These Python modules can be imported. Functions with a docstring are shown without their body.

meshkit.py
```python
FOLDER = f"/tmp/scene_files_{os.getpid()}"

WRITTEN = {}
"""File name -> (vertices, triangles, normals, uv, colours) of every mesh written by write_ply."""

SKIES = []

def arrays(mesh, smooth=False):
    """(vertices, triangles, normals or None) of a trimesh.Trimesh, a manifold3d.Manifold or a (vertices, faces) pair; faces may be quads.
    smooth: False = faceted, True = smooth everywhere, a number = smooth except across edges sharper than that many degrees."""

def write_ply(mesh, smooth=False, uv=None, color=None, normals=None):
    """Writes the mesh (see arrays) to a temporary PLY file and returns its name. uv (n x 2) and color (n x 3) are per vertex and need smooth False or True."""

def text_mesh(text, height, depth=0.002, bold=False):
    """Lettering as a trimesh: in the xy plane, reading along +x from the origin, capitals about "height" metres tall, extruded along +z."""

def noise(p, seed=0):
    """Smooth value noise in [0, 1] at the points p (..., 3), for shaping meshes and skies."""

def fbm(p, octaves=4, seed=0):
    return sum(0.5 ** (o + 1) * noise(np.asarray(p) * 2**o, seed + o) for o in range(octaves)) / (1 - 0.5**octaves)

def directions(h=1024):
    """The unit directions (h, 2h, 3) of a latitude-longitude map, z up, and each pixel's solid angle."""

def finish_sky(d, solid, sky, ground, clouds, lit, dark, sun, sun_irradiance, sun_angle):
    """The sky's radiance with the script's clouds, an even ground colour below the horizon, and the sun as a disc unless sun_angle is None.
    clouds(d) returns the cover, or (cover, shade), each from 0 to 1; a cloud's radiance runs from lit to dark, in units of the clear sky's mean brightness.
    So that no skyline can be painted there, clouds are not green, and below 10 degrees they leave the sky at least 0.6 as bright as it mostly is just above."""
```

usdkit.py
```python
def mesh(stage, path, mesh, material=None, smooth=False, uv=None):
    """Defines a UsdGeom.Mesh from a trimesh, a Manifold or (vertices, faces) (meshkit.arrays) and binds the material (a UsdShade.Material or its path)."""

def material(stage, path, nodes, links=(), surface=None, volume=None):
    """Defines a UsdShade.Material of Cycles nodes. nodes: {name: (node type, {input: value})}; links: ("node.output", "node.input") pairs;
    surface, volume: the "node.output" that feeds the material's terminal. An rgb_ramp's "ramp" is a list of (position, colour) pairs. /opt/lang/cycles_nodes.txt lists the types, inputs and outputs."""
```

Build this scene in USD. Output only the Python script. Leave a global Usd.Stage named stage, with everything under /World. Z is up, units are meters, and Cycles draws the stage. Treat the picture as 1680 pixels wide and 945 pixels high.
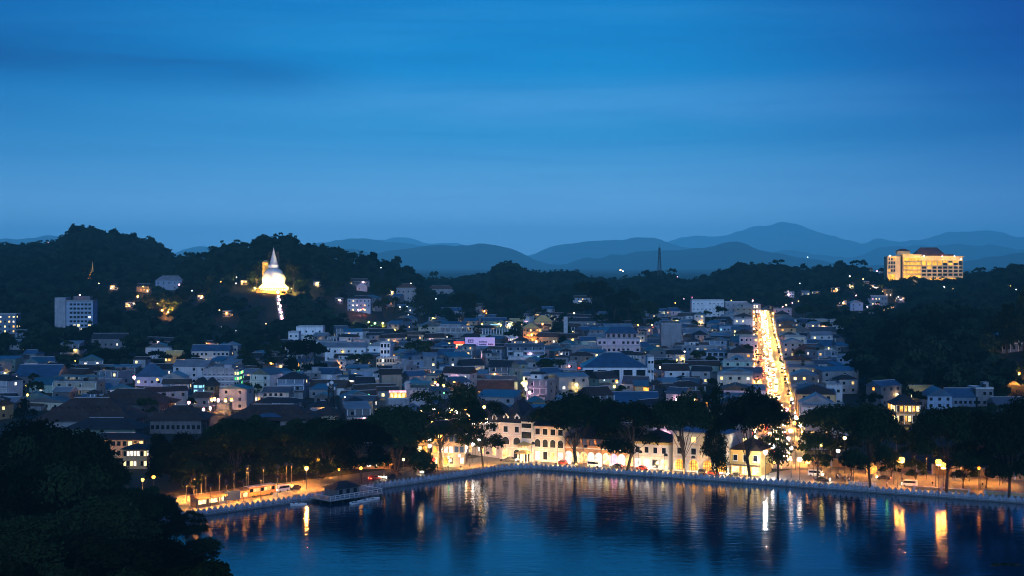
import math, random
import numpy as np
import trimesh, shapely
from shapely.geometry import Polygon, LineString, Point, box as sbox
from shapely.ops import unary_union
from scipy.ndimage import gaussian_filter1d
import usdkit, meshkit
from pxr import Usd, UsdGeom, UsdLux, UsdShade, Gf, Sdf, Vt

stage = Usd.Stage.CreateInMemory()
UsdGeom.SetStageUpAxis(stage, UsdGeom.Tokens.z)
UsdGeom.SetStageMetersPerUnit(stage, 1.0)
UsdGeom.Xform.Define(stage, '/World')
UsdGeom.Scope.Define(stage, '/World/Looks')
rng = np.random.default_rng(7)
random.seed(7)

# ---------------------------------------------------------------- camera
H, HZ, F = 70.0, 430.0, 2308.0          # eye height above the lake, horizon row, focal length in photo pixels
cam = UsdGeom.Camera.Define(stage, '/World/camera')
cam.CreateFocalLengthAttr(50.0)
cam.CreateHorizontalApertureAttr(1680 / F * 50.0)
cam.CreateVerticalApertureAttr(945 / F * 50.0)
cam.CreateVerticalApertureOffsetAttr(-(472.5 - HZ) / F * 50.0)
cam.CreateClippingRangeAttr(Gf.Vec2f(1.0, 200000.0))
cam.AddTranslateOp().Set(Gf.Vec3d(0, 0, H))
cam.AddRotateXOp().Set(90.0)
cam.CreateExposureAttr(0.0)

# ---------------------------------------------------------------- sky, afterglow, haze
SUN_EL, SUN_AZ = math.radians(4.0), math.radians(174.0)      # the last light comes from low behind the camera
dome = UsdLux.DomeLight.Define(stage, '/World/sky')
dome.CreateIntensityAttr(1.0)
sky_nodes = {
    'tc': ('texture_coordinate', {}),
    'sky': ('sky_texture', {'sky_type': 'single_scattering', 'sun_disc': False, 'sun_elevation': SUN_EL, 'sun_rotation': SUN_AZ, 'ozone_density': 3.0}),
    'dim': ('mix', {'mix_type': 'multiply', 'fac': 1.0, 'color2': (0.3, 0.35, 0.4)}),
    'sep': ('separate_xyz', {}),
    'grad': ('rgb_ramp', {'ramp': [(0.0, (4.0, 7.4, 11.6)), (0.03, (3.2, 7.0, 11.2)), (0.06, (1.5, 4.9, 9.0)), (0.09, (0.2, 3.3, 7.2)), (0.13, (0.0, 2.75, 7.0)), (0.18, (0.0, 2.35, 6.5)), (0.30, (0.0, 1.9, 5.6)), (0.6, (0.1, 1.3, 4.2)), (1.0, (0.15, 1.0, 3.2))]}),
    'mixs': ('mix', {'mix_type': 'mix', 'fac': 0.04}),
    'az': ('math', {'math_type': 'arctan2'}),
    'bg': ('background_shader', {'strength': 0.1}),
}
sky_links = [('tc.generated', 'sky.vector'), ('sky.color', 'dim.color1'), ('tc.generated', 'sep.vector'), ('sep.z', 'grad.fac'), ('grad.color', 'mixs.color1'), ('dim.color', 'mixs.color2'), ('sep.x', 'az.value1'), ('sep.y', 'az.value2')]
_k = [0]
def sm(op, a, b, c=None):
    """a math node; inputs are numbers or 'node.output'"""
    _k[0] += 1; n = 'm%d' % _k[0]; inp = {'math_type': op}
    for slot, v in (('value1', a), ('value2', b), ('value3', c)):
        if isinstance(v, str): sky_links.append((v, n + '.' + slot))
        elif v is not None: inp[slot] = float(v)
    sky_nodes[n] = ('math', inp); return n + '.value'
def ramp01(v, a, b, lo=0.0, hi=1.0):
    _k[0] += 1; n = 'r%d' % _k[0]; sky_nodes[n] = ('map_range', {'from_min': a, 'from_max': b, 'to_min': lo, 'to_max': hi, 'clamp': True, 'range_type': 'smoothstep'}); sky_links.append((v, n + '.value')); return n + '.result'
def cloud_noise(scale, loc, detail=4.0, dist=0.4):
    _k[0] += 1; m_, n = 'c%d' % _k[0], 'n%d' % _k[0]
    sky_nodes[m_] = ('mapping', {'mapping_type': 'point', 'scale': scale, 'location': loc}); sky_nodes[n] = ('noise_texture', {'scale': 1.0, 'detail': detail, 'roughness': 0.55, 'distortion': dist})
    sky_links.extend([('tc.generated', m_ + '.vector'), (m_ + '.vector', n + '.vector')]); return n + '.fac'
def tint(color, fac, target, mode='mix'):
    _k[0] += 1; n = 't%d' % _k[0]; sky_nodes[n] = ('mix', {'mix_type': mode, 'color2': target}); sky_links.extend([(color, n + '.color1'), (fac, n + '.fac')]); return n + '.color'
def bell(v, c, w): return ramp01(sm('absolute', sm('subtract', v, c), 0), w, 0.0)
col_ = 'mixs.color'
hi_ = ramp01('sep.z', 0.02, 0.17, 0.55, 1.0)
nA, nB = cloud_noise((2.2, 2.2, 34.0), (1.7, 0.4, 0.63)), cloud_noise((6.0, 6.0, 60.0), (5.2, 3.1, 0.12))
wide = sm('multiply', ramp01(nA, 0.50, 0.72), ramp01('sep.z', 0.03, 0.1, 0.0, 0.28))
col_ = tint(col_, wide, (0.45, 3.2, 7.2)); col_ = tint(col_, sm('multiply', ramp01(nA, 0.48, 0.28), ramp01('sep.z', 0.05, 0.1, 0.0, 0.40)), (0.5, 0.72, 0.84), 'multiply')
nC = cloud_noise((5.0, 5.0, 95.0), (0.3, 2.2, 0.4), 5.0, 0.8)
col_ = tint(col_, sm('multiply', ramp01(nC, 0.42, 0.68), ramp01('sep.z', 0.015, 0.06, 0.0, 0.42)), (0.62, 0.78, 0.86), 'multiply')
tilt = sm('multiply_add', 'az.value', 0.05, 'sep.z')
bandA = sm('multiply', bell('sep.z', 0.110, 0.028), sm('multiply', ramp01('az.value', -0.33, 0.02), ramp01('az.value', 0.36, 0.24)))
col_ = tint(col_, sm('multiply', bandA, ramp01(nB, 0.25, 0.6, 0.25, 0.8)), (0.75, 3.7, 7.8))
bandD = sm('multiply', bell(tilt, 0.121, 0.024), ramp01('az.value', -0.08, -0.2))
col_ = tint(col_, sm('multiply', bandD, ramp01(nB, 0.25, 0.6, 0.5, 1.0)), (0.2, 0.55, 0.68), 'multiply')
lowA = sm('multiply', bell('sep.z', 0.085, 0.05), ramp01('az.value', 0.05, -0.25))
col_ = tint(col_, sm('multiply', lowA, 0.45), (0.75, 3.6, 7.5))
col_ = tint(col_, sm('multiply', ramp01('az.value', 0.05, 0.42), hi_), (0.05, 0.10, 0.45), 'multiply')        # deeper blue to the right
lo_ = ramp01('sep.z', 0.02, 0.17, 0.22, 1.0)
col_ = tint(col_, sm('multiply', ramp01('az.value', -0.08, -0.42), lo_), (0.4, 0.50, 0.66), 'multiply')       # and a little to the left
sky_links.append((col_, 'bg.color'))
sky_mat = usdkit.material(stage, '/World/Looks/dusk_sky', sky_nodes, sky_links, surface='bg.background')
UsdShade.MaterialBindingAPI.Apply(dome.GetPrim()).Bind(sky_mat)
dome.GetPrim().SetCustomDataByKey('kind', 'structure')

sun = UsdLux.DistantLight.Define(stage, '/World/afterglow')
sun.CreateIntensityAttr(0.34)
sun.CreateAngleAttr(30.0)
sun.CreateColorAttr(Gf.Vec3f(0.42, 0.74, 1.28))
sun.CreateNormalizeAttr(True)
SD = np.array([math.sin(SUN_AZ) * math.cos(math.radians(16)), math.cos(SUN_AZ) * math.cos(math.radians(16)), math.sin(math.radians(16))])
zq = Gf.Rotation(Gf.Vec3d(0, 0, 1), Gf.Vec3d(*SD)).GetQuat()
sun.AddOrientOp().Set(Gf.Quatf(zq))
HAZE_DENSITY = 0.000041

# ---------------------------------------------------------------- helpers
def px_x(px, Y): return (px - 840.0) / F * Y
def py_z(py, Y): return H - (py - HZ) / F * Y
def at(px, py, z=0.0):
    Y = (H - z) * F / (py - HZ)
    return px_x(px, Y), Y
def to_px(X, Y, Z): return 840 + F * X / Y, HZ + F * (H - Z) / Y

names = {}
def numbered(name, parent='/World'):
    k = names.setdefault((parent, name), 0); names[(parent, name)] += 1
    return name if k == 0 else '%s_%03d' % (name, k)

class MB:
    """collects faces; build() makes them ONE mesh"""
    def __init__(s): s.v = []; s.f = []; s.n = 0
    def add(s, v, f):
        v = np.asarray(v, float); f = np.asarray(f, int)
        if f.shape[1] == 4: f = np.vstack([f[:, [0, 1, 2]], f[:, [0, 2, 3]]])
        s.v.append(v); s.f.append(f + s.n); s.n += len(v); return s
    def box(s, x0, x1, y0, y1, z0, z1):
        v = [(x, y, z) for z in (z0, z1) for x, y in ((x0, y0), (x1, y0), (x1, y1), (x0, y1))]
        return s.add(v, [(0, 3, 2, 1), (4, 5, 6, 7), (0, 1, 5, 4), (1, 2, 6, 5), (2, 3, 7, 6), (3, 0, 4, 7)])
    def prism(s, poly, z0, z1):
        """vertical extrusion of a polygon given counter-clockwise"""
        n = len(poly); v = [(x, y, z0) for x, y in poly] + [(x, y, z1) for x, y in poly]
        tri = earclip(poly)
        f = [(a, c, b) for a, b, c in tri] + [(a + n, b + n, c + n) for a, b, c in tri]
        for i in range(n):
            j = (i + 1) % n; f += [(i, j, j + n), (i, j + n, i + n)]
        return s.add(v, f)
    def slab(s, poly_xz, y0, y1):
        """extrusion along y of an outline in x,z (counter-clockwise seen from -y)"""
        m = MB().prism(poly_xz, -y1, -y0)
        v = np.vstack(m.v); s.add(np.c_[v[:, 0], -v[:, 2], v[:, 1]], np.vstack(m.f)); return s
    def tube(s, p0, p1, r0, r1=None, n=6, cap=True):
        p0, p1 = np.asarray(p0, float), np.asarray(p1, float); r1 = r0 if r1 is None else r1
        d = p1 - p0; d /= max(np.linalg.norm(d), 1e-9)
        a = np.cross(d, (0, 0, 1) if abs(d[2]) < .9 else (1, 0, 0)); a /= np.linalg.norm(a); b = np.cross(d, a)
        t = np.arange(n) * 2 * math.pi / n; ring = np.outer(np.cos(t), a) + np.outer(np.sin(t), b)
        v = np.vstack([p0 + ring * r0, p1 + ring * r1]); f = []
        for i in range(n):
            j = (i + 1) % n; f += [(i, j, j + n), (i, j + n, i + n)]
        if cap:
            v = np.vstack([v, p0, p1])
            for i in range(n):
                j = (i + 1) % n; f += [(j, i, 2 * n), (i + n, j + n, 2 * n + 1)]
        return s.add(v, f)
    def lathe(s, prof, c=(0, 0), n=16):
        t = np.arange(n) * 2 * math.pi / n; v = []; f = []
        for r, z in prof: v += [(c[0] + r * math.cos(a), c[1] + r * math.sin(a), z) for a in t]
        for k in range(len(prof) - 1):
            for i in range(n):
                j = (i + 1) % n; a = k * n; f += [(a + i, a + j, a + n + j), (a + i, a + n + j, a + n + i)]
        return s.add(v, f)
    def ball(s, c, r, sub=0, sc=(1, 1, 1)):
        m = trimesh.creation.icosphere(sub, r); return s.add(m.vertices * np.array(sc) + np.array(c), m.faces)
    def hip(s, x0, x1, y0, y1, z0, h, inset=None, over=.5):
        """hipped roof with a ridge along the longer side"""
        x0 -= over; x1 += over; y0 -= over; y1 += over
        w, d = x1 - x0, y1 - y0; i = min(w, d) / 2 if inset is None else inset
        if w >= d: r = [(x0 + i, (y0 + y1) / 2), (x1 - i, (y0 + y1) / 2)]
        else: r = [((x0 + x1) / 2, y0 + i), ((x0 + x1) / 2, y1 - i)]
        v = [(x0, y0, z0), (x1, y0, z0), (x1, y1, z0), (x0, y1, z0), (*r[0], z0 + h), (*r[1], z0 + h)]
        f = [(0, 2, 1), (0, 3, 2)]
        if w >= d: f += [(0, 1, 5), (0, 5, 4), (2, 3, 4), (2, 4, 5), (1, 2, 5), (3, 0, 4)]
        else: f += [(0, 1, 4), (1, 2, 5), (1, 5, 4), (2, 3, 5), (3, 0, 4), (3, 4, 5)]
        return s.add(v, f)
    def gable(s, x0, x1, y0, y1, z0, h, over=.4, axis='x'):
        x0 -= over; x1 += over; y0 -= over; y1 += over
        if axis == 'x':
            ym = (y0 + y1) / 2
            v = [(x0, y0, z0), (x1, y0, z0), (x1, y1, z0), (x0, y1, z0), (x0, ym, z0 + h), (x1, ym, z0 + h)]
            f = [(0, 2, 1), (0, 3, 2), (0, 1, 5), (0, 5, 4), (2, 3, 4), (2, 4, 5), (1, 2, 5), (3, 0, 4)]
        else:
            xm = (x0 + x1) / 2
            v = [(x0, y0, z0), (x1, y0, z0), (x1, y1, z0), (x0, y1, z0), (xm, y0, z0 + h), (xm, y1, z0 + h)]
            f = [(0, 2, 1), (0, 3, 2), (0, 1, 4), (1, 2, 5), (1, 5, 4), (2, 3, 5), (3, 0, 4), (3, 4, 5)]
        return s.add(v, f)
    def move(s, x=0, y=0, z=0, rz=0):
        c, q = math.cos(rz), math.sin(rz); R = np.array([[c, -q, 0], [q, c, 0], [0, 0, 1]])
        s.v = [a @ R.T + (x, y, z) for a in s.v]; return s
    def build(s, name, mat, parent=None, smooth=False):
        par = str(parent.GetPath()) if parent is not None else '/World'
        m = usdkit.mesh(stage, par + '/' + numbered(name, par), (np.vstack(s.v), np.vstack(s.f)), mat, smooth=smooth)
        return m.GetPrim()

def earclip(poly):
    if len(poly) == 3: return [(0, 1, 2)]
    if len(poly) == 4 and Polygon(poly).convex_hull.area - Polygon(poly).area < 1e-9: return [(0, 1, 2), (0, 2, 3)]
    v, f = trimesh.creation.triangulate_polygon(Polygon(poly), engine='earcut')
    idx = [int(np.argmin([(a - p[0]) ** 2 + (b - p[1]) ** 2 for p in poly])) for a, b in v]
    out = []
    for a, b, c in f:
        a, b, c = idx[a], idx[b], idx[c]
        A, B, C = poly[a], poly[b], poly[c]
        out.append((a, b, c) if (B[0] - A[0]) * (C[1] - A[1]) - (B[1] - A[1]) * (C[0] - A[0]) > 0 else (a, c, b))
    return out

def thing(name, loc=(0, 0, 0), rz=0.0, label=None, cat=None, group=None):
    x = UsdGeom.Xform.Define(stage, '/World/' + numbered(name))
    x.AddTranslateOp().Set(Gf.Vec3d(*map(float, loc)))
    if rz: x.AddRotateZOp().Set(math.degrees(rz))
    p = x.GetPrim(); tag(p, label, cat, group); return p
def tag(p, label=None, cat=None, group=None, kind=None):
    for k, val in (('label', label), ('category', cat), ('group', group), ('kind', kind)):
        if val: p.SetCustomDataByKey(k, val)
    return p
def copy_of(src, name, loc, rz=0.0, sc=None, label=None, cat=None, group=None):
    x = UsdGeom.Xform.Define(stage, '/World/' + numbered(name)); p = x.GetPrim()
    p.GetReferences().AddInternalReference(src if isinstance(src, Sdf.Path) else Sdf.Path(src)); p.SetInstanceable(True)
    x.ClearXformOpOrder()
    x.AddTranslateOp().Set(Gf.Vec3d(*map(float, loc)))
    if rz: x.AddRotateZOp().Set(math.degrees(rz))
    if sc is not None: x.AddScaleOp().Set(Gf.Vec3f(*map(float, (sc if np.ndim(sc) else (sc, sc, sc)))))
    tag(p, label, cat, group); return p
def proto(name):
    """a class prim that copies refer to"""
    p = stage.CreateClassPrim('/World/' + numbered(name)); return p

# ---- labels that single things out: nearest landmark + direction, then row/order
LANDMARKS = [('white stupa', 447, 440), ('lit hilltop hotel', 1517, 435), ('pale tower block', 122, 522), ('pink billboard', 787, 563), ('grey windowless tower', 1102, 556),
    ('pink balconied building', 1015, 562), ('blazing main street', 1262, 600), ('dormered lakeside hotel', 820, 690), ('dark lattice mast', 543, 655), ('green lit column', 490, 612),
    ('palace roofs', 190, 670), ('columned corner tower', 633, 590), ('lit verandah house', 1490, 672), ('blue hall', 1012, 605), ('distant radio mast', 1082, 422), ('scaffolded concrete frame', 745, 545),
    ('white slab building', 1180, 500), ('pale gridded block', 368, 620), ('windowless grey block', 672, 652), ('lit tiled gable', 805, 637), ('stairway lights', 458, 510), ('orange plaza', 1400, 770), ('shop kiosks', 360, 800), ('arched gable house', 1240, 590)]
pending = []
def plabel(prim, text, px, py):
    pending.append([prim, text, px, py])
def rel(px, py, lx, ly):
    dx, dy = px - lx, py - ly; d = math.hypot(dx, dy * 1.6)
    hor = 'left' if dx < 0 else 'right'; ver = 'behind' if dy < 0 else 'in front of'
    if abs(dx) > 2.4 * abs(dy): w = '%s of' % hor
    elif abs(dy) > 1.2 * abs(dx): w = ver
    else: w = ('behind and %s of' if dy < 0 else 'in front and %s of') % hor
    pre = 'just ' if d < 38 else ('' if d < 95 else 'well ')
    return pre + w
def finish_labels():
    for level in range(4):
        by = {}
        for e in pending: by.setdefault(e[1], []).append(e)
        clash = [g for g in by.values() if len(g) > 1]
        if not clash: break
        for g in clash:
            if level == 0:
                for e in g:
                    l = sorted(LANDMARKS, key=lambda q: math.hypot(q[1] - e[2], 1.6 * (q[2] - e[3])))[0]
                    e[1] = e[1] + ' ' + rel(e[2], e[3], l[1], l[2]) + ' the ' + l[0]
            elif level == 1:
                if len(g) == 2:
                    side = abs(g[0][2] - g[1][2]) > abs(g[0][3] - g[1][3])
                    g.sort(key=lambda e: e[2] if side else -e[3])
                    a, b = ('left', 'right') if side else ('nearer', 'farther')
                    for e, w in zip(g, (a, b)): e[1] += ', %s one' % w
                else:
                    g.sort(key=lambda e: e[2]); n = len(g)
                    words = ['first', 'second', 'third', 'fourth', 'fifth', 'sixth', 'seventh', 'eighth', 'ninth', 'tenth']
                    for k, e in enumerate(g): e[1] += ', ' + ('leftmost' if k == 0 else 'rightmost' if k == n - 1 else (words[k] + ' from left' if k < 10 else words[min(9, n - 1 - k)] + ' from right'))
    for prim, text, px, py in pending:
        w = text.split()
        while len(w) > 16 and any(q in w for q in ('well', 'just')): w.remove('well' if 'well' in w else 'just')
        prim.SetCustomDataByKey('label', ' '.join(w))

# ---------------------------------------------------------------- materials
def mat(name, col, rough=0.7, var=0.25, scale=0.35, spec=0.3, metal=0.0, stain=0.0, random_tint=0.0):
    """plain surface with blotchy variation and rain stains"""
    nodes = {'g': ('geometry', {}), 'n': ('noise_texture', {'scale': scale, 'detail': 5.0, 'roughness': 0.6}),
        'r': ('map_range', {'from_min': 0.3, 'from_max': 0.7, 'to_min': 1.0 - var, 'to_max': 1.0 + var * .6, 'clamp': True}),
        'm': ('vector_math', {'math_type': 'scale', 'vector1': col}),
        'p': ('principled_bsdf', {'roughness': rough, 'specular_ior_level': spec, 'metallic': metal})}
    links = [('g.position', 'n.vector'), ('n.fac', 'r.value'), ('r.result', 'm.scale')]
    last = 'm.vector'
    if stain:
        nodes['sm'] = ('mapping', {'mapping_type': 'point', 'scale': (1.3, 1.3, 0.12)})
        nodes['sn'] = ('noise_texture', {'scale': 1.0, 'detail': 4.0, 'roughness': 0.65})
        nodes['sr'] = ('map_range', {'from_min': 0.48, 'from_max': 0.68, 'to_min': 0.0, 'to_max': stain, 'clamp': True})
        nodes['sx'] = ('mix', {'mix_type': 'multiply', 'color2': (0.42, 0.40, 0.36)})
        links += [('g.position', 'sm.vector'), ('sm.vector', 'sn.vector'), ('sn.fac', 'sr.value'), ('sr.result', 'sx.fac'), (last, 'sx.color1')]; last = 'sx.color'
    if random_tint:
        nodes['oi'] = ('object_info', {}); nodes['orr'] = ('map_range', {'from_min': 0, 'from_max': 1, 'to_min': 1 - random_tint, 'to_max': 1 + random_tint})
        nodes['om'] = ('vector_math', {'math_type': 'scale'}); links += [('oi.random', 'orr.value'), (last, 'om.vector1'), ('orr.result', 'om.scale')]; last = 'om.vector'
    links.append((last, 'p.base_color'))
    return usdkit.material(stage, '/World/Looks/' + name, nodes, links, surface='p.BSDF')
def ribbed(name, col, pitch=0.9, rough=0.5, var=.35, stain=(0.5, .42, .36), spec=.35):
    """corrugated sheet: ribs in relief, uneven weathering"""
    return usdkit.material(stage, '/World/Looks/' + name, {'tc': ('geometry', {}),
        'mp': ('mapping', {'mapping_type': 'point', 'rotation': (0, 0, 0.25)}),
        'w': ('wave_texture', {'scale': 2.0 / pitch, 'bands_direction': 'x', 'distortion': 0.0}), 'b': ('bump', {'strength': 0.6, 'distance': 0.06}),
        'n': ('noise_texture', {'scale': 0.22, 'detail': 6.0, 'roughness': 0.65}), 'r': ('map_range', {'from_min': .38, 'from_max': .62, 'to_min': 0.0, 'to_max': var, 'clamp': True}),
        'x': ('mix', {'mix_type': 'mix', 'color1': col, 'color2': tuple(c * s for c, s in zip(col, stain))}),
        'p': ('principled_bsdf', {'roughness': rough, 'specular_ior_level': spec})},
        [('tc.position', 'mp.vector'), ('mp.vector', 'w.vector'), ('w.fac', 'b.height'), ('tc.position', 'n.vector'), ('n.fac', 'r.value'), ('r.result', 'x.fac'), ('x.color', 'p.base_color'), ('b.normal', 'p.normal')], surface='p.BSDF')
def glow(name, col, strength, var=0.0, scale=1.5):
    if not var:
        return usdkit.material(stage, '/World/Looks/' + name, {'e': ('emission', {'color': col, 'strength': strength})}, surface='e.emission')
    return usdkit.material(stage, '/World/Looks/' + name, {'g': ('geometry', {}), 'n': ('noise_texture', {'scale': scale, 'detail': 2.0}),
        'r': ('map_range', {'from_min': .35, 'from_max': .65, 'to_min': strength * (1 - var), 'to_max': strength * (1 + var), 'clamp': True}), 'e': ('emission', {'color': col})},
        [('g.position', 'n.vector'), ('n.fac', 'r.value'), ('r.result', 'e.strength')], surface='e.emission')
def leaf(name, col, rough=.7):
    return usdkit.material(stage, '/World/Looks/' + name, {'oi': ('object_info', {}), 'g': ('geometry', {}), 'n': ('noise_texture', {'scale': 0.25, 'detail': 3.0}),
        'a': ('math', {'math_type': 'add'}), 'r': ('map_range', {'from_min': 0.5, 'from_max': 1.5, 'to_min': .3, 'to_max': 1.9, 'clamp': True}),
        'm': ('vector_math', {'math_type': 'scale', 'vector1': col}), 'd': ('diffuse_bsdf', {}), 't': ('translucent_bsdf', {}), 'x': ('mix_closure', {'fac': 0.3})},
        [('oi.random', 'a.value1'), ('g.position', 'n.vector'), ('n.fac', 'a.value2'), ('a.value', 'r.value'), ('r.result', 'm.scale'), ('m.vector', 'd.color'), ('m.vector', 't.color'), ('d.BSDF', 'x.closure1'), ('t.BSDF', 'x.closure2')], surface='x.closure')
M = {}
M['foliage'] = leaf('foliage', (0.019, 0.030, 0.011))
M['foliage_far'] = leaf('foliage_far', (0.017, 0.032, 0.018))
M['bark'] = mat('bark', (0.05, 0.038, 0.028), .9, .4, 2.0)
M['soil'] = mat('soil', (0.03, 0.032, 0.018), .95, .4, .03)
M['mountain'] = mat('mountain', (0.03, 0.04, 0.03), .95, .3, .002)
# ---------------------------------------------------------------- terrain
W_L = [(-84, 389), (-60.6, 411), (-37.8, 437), (-13.5, 461)]                    # waterline, left shore
W_C = [(-9.5, 466), (-4, 471.5), (2, 475), (8, 475.2)]                               # rounded corner
W_R = [(22.3, 468), (51.4, 455.5), (80.3, 441.4), (115.5, 423.5), (148, 407.5)]      # right shore
SHORE = [(-140, 335)] + W_L + W_C + W_R + [(230, 366), (330, 310)]
LAKE = Polygon(SHORE + [(420, 200), (60, 165), (-20, 190), (-64, 250), (-84, 300)])
_tk = np.array([-300, 0, 40, 60, 75, 95, 112, 120, 150, 175, 200, 215, 230, 250, 262, 275, 290, 310, 330, 350, 380, 405, 430, 455, 480, 492, 515, 545, 565, 600, 640, 670, 700, 730, 760, 800, 815, 830, 848, 870, 900, 925, 945, 965, 1000, 1030, 1050, 1070, 1095, 1115, 1135, 1150, 1190, 1210, 1240, 1260, 1290, 1320, 1350, 1375, 1400, 1430, 1450, 1520, 1580, 1600, 1640, 1660, 1680, 1950], float)
_ts = np.array([392, 402, 404, 402, 402, 400, 385, 376, 377, 386, 388, 390, 394, 400, 405, 414, 428, 420, 424, 411, 404, 399, 389, 390, 390, 400, 404, 409, 416, 421, 432, 446, 460, 460, 456, 452, 440, 436, 440, 450, 450, 448, 446, 456, 458, 458, 454, 446, 450, 458, 462, 458, 442, 434, 433, 433, 436, 444, 436, 433, 434, 444, 450, 452, 450, 450, 444, 436, 436, 430], float)
def sky_py(p): return np.interp(p, _tk, _ts)
_g = np.arange(-400, 2100, 4.0)
_rY = gaussian_filter1d(np.interp(_g, [-300, 283, 297, 690, 704, 1000, 1020, 1900], [2200, 2150, 1620, 1650, 2200, 2300, 2150, 2000]), 3)
_fY = np.interp(_g, [-300, 0, 300, 480, 650, 800, 950, 1150, 1250, 1400, 1700, 1900], [990, 1000, 1080, 1130, 1190, 1420, 1560, 1600, 1680, 1450, 1300, 1200])
_fp = np.interp(_g, [1340, 1372, 1400, 1440, 1480, 1540, 1600, 1640, 1700, 1950], [640, 612, 585, 548, 512, 496, 512, 520, 508, 490])
_fh = np.where(_g > 1345, np.maximum(70 - (_fp - 430) / F * 950 - 17, 0), 0)
_fh = gaussian_filter1d(_fh, 2.5)
BASE = ([0, 200, 260, 330, 380, 560, 700, 900, 1100, 1400, 1700, 2200, 5000], [30, 19, 9, 3, .85, .9, 2.0, 4, 7, 13, 19, 24, 10])
def ground(X, Y, raw=False):
    X, Y = np.broadcast_arrays(np.asarray(X, float), np.asarray(Y, float))
    Yc = np.maximum(Y, 60.0); p = 840 + F * X / Yc
    z = np.interp(Y, *BASE)
    far = np.clip((Y - 420) / 200, 0, 1)
    Yr = np.interp(p, _g, _rY); Yf = np.interp(p, _g, _fY)
    zr = 70 - (sky_py(p) - 430) / F * Yr - 11.0
    t = np.clip((Y - Yf) / (Yr - Yf), 0, 1); s = 0.55 * t + 0.45 * t * t * (3 - 2 * t)
    zb = np.interp(Yr, *BASE)
    hill = (zr - zb) * s
    back = np.clip((Y - Yr) / 1500, 0, 1); hill = hill * (1 - 0.8 * back)
    z = z + hill * far
    fh = np.interp(p, _g, _fh)
    up = np.where(Y < 950, np.clip((Y - 690) / 260, 0, 1), np.clip(1 - (Y - 950) / 330, 0, 1)); up = up * up * (3 - 2 * up)
    z = z + np.maximum(fh - np.interp(950, *BASE), 0) * up
    # near hillside to the right of the lake's far corner stays low; knoll under the big trees
    z = z + 13 * np.exp(-((p - 965) / 45) ** 2 - ((Y - 1480) / 90) ** 2)
    rough = np.clip((Y - 950) / 300, 0, 1) * np.clip(hill / 10 + fh * up / 10, 0, 1)
    z = z + rough * 9 * (meshkit.fbm(np.stack([X / 110, Y / 110, X * 0], -1), 3, 3) - .5)
    if raw: return z
    pts = shapely.points(X.ravel(), Y.ravel()); inside = shapely.contains(LAKE, pts).reshape(X.shape)
    d = shapely.distance(LAKE.exterior, pts).reshape(X.shape); d = np.where(inside, -d, d)
    k = np.clip((d - 1.0) / 3.0, 0, 1)
    return np.where(Y < 620, -3 + (z + 3) * k, z)
def gz(x, y): return float(ground(np.array([x]), np.array([y]))[0])

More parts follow.
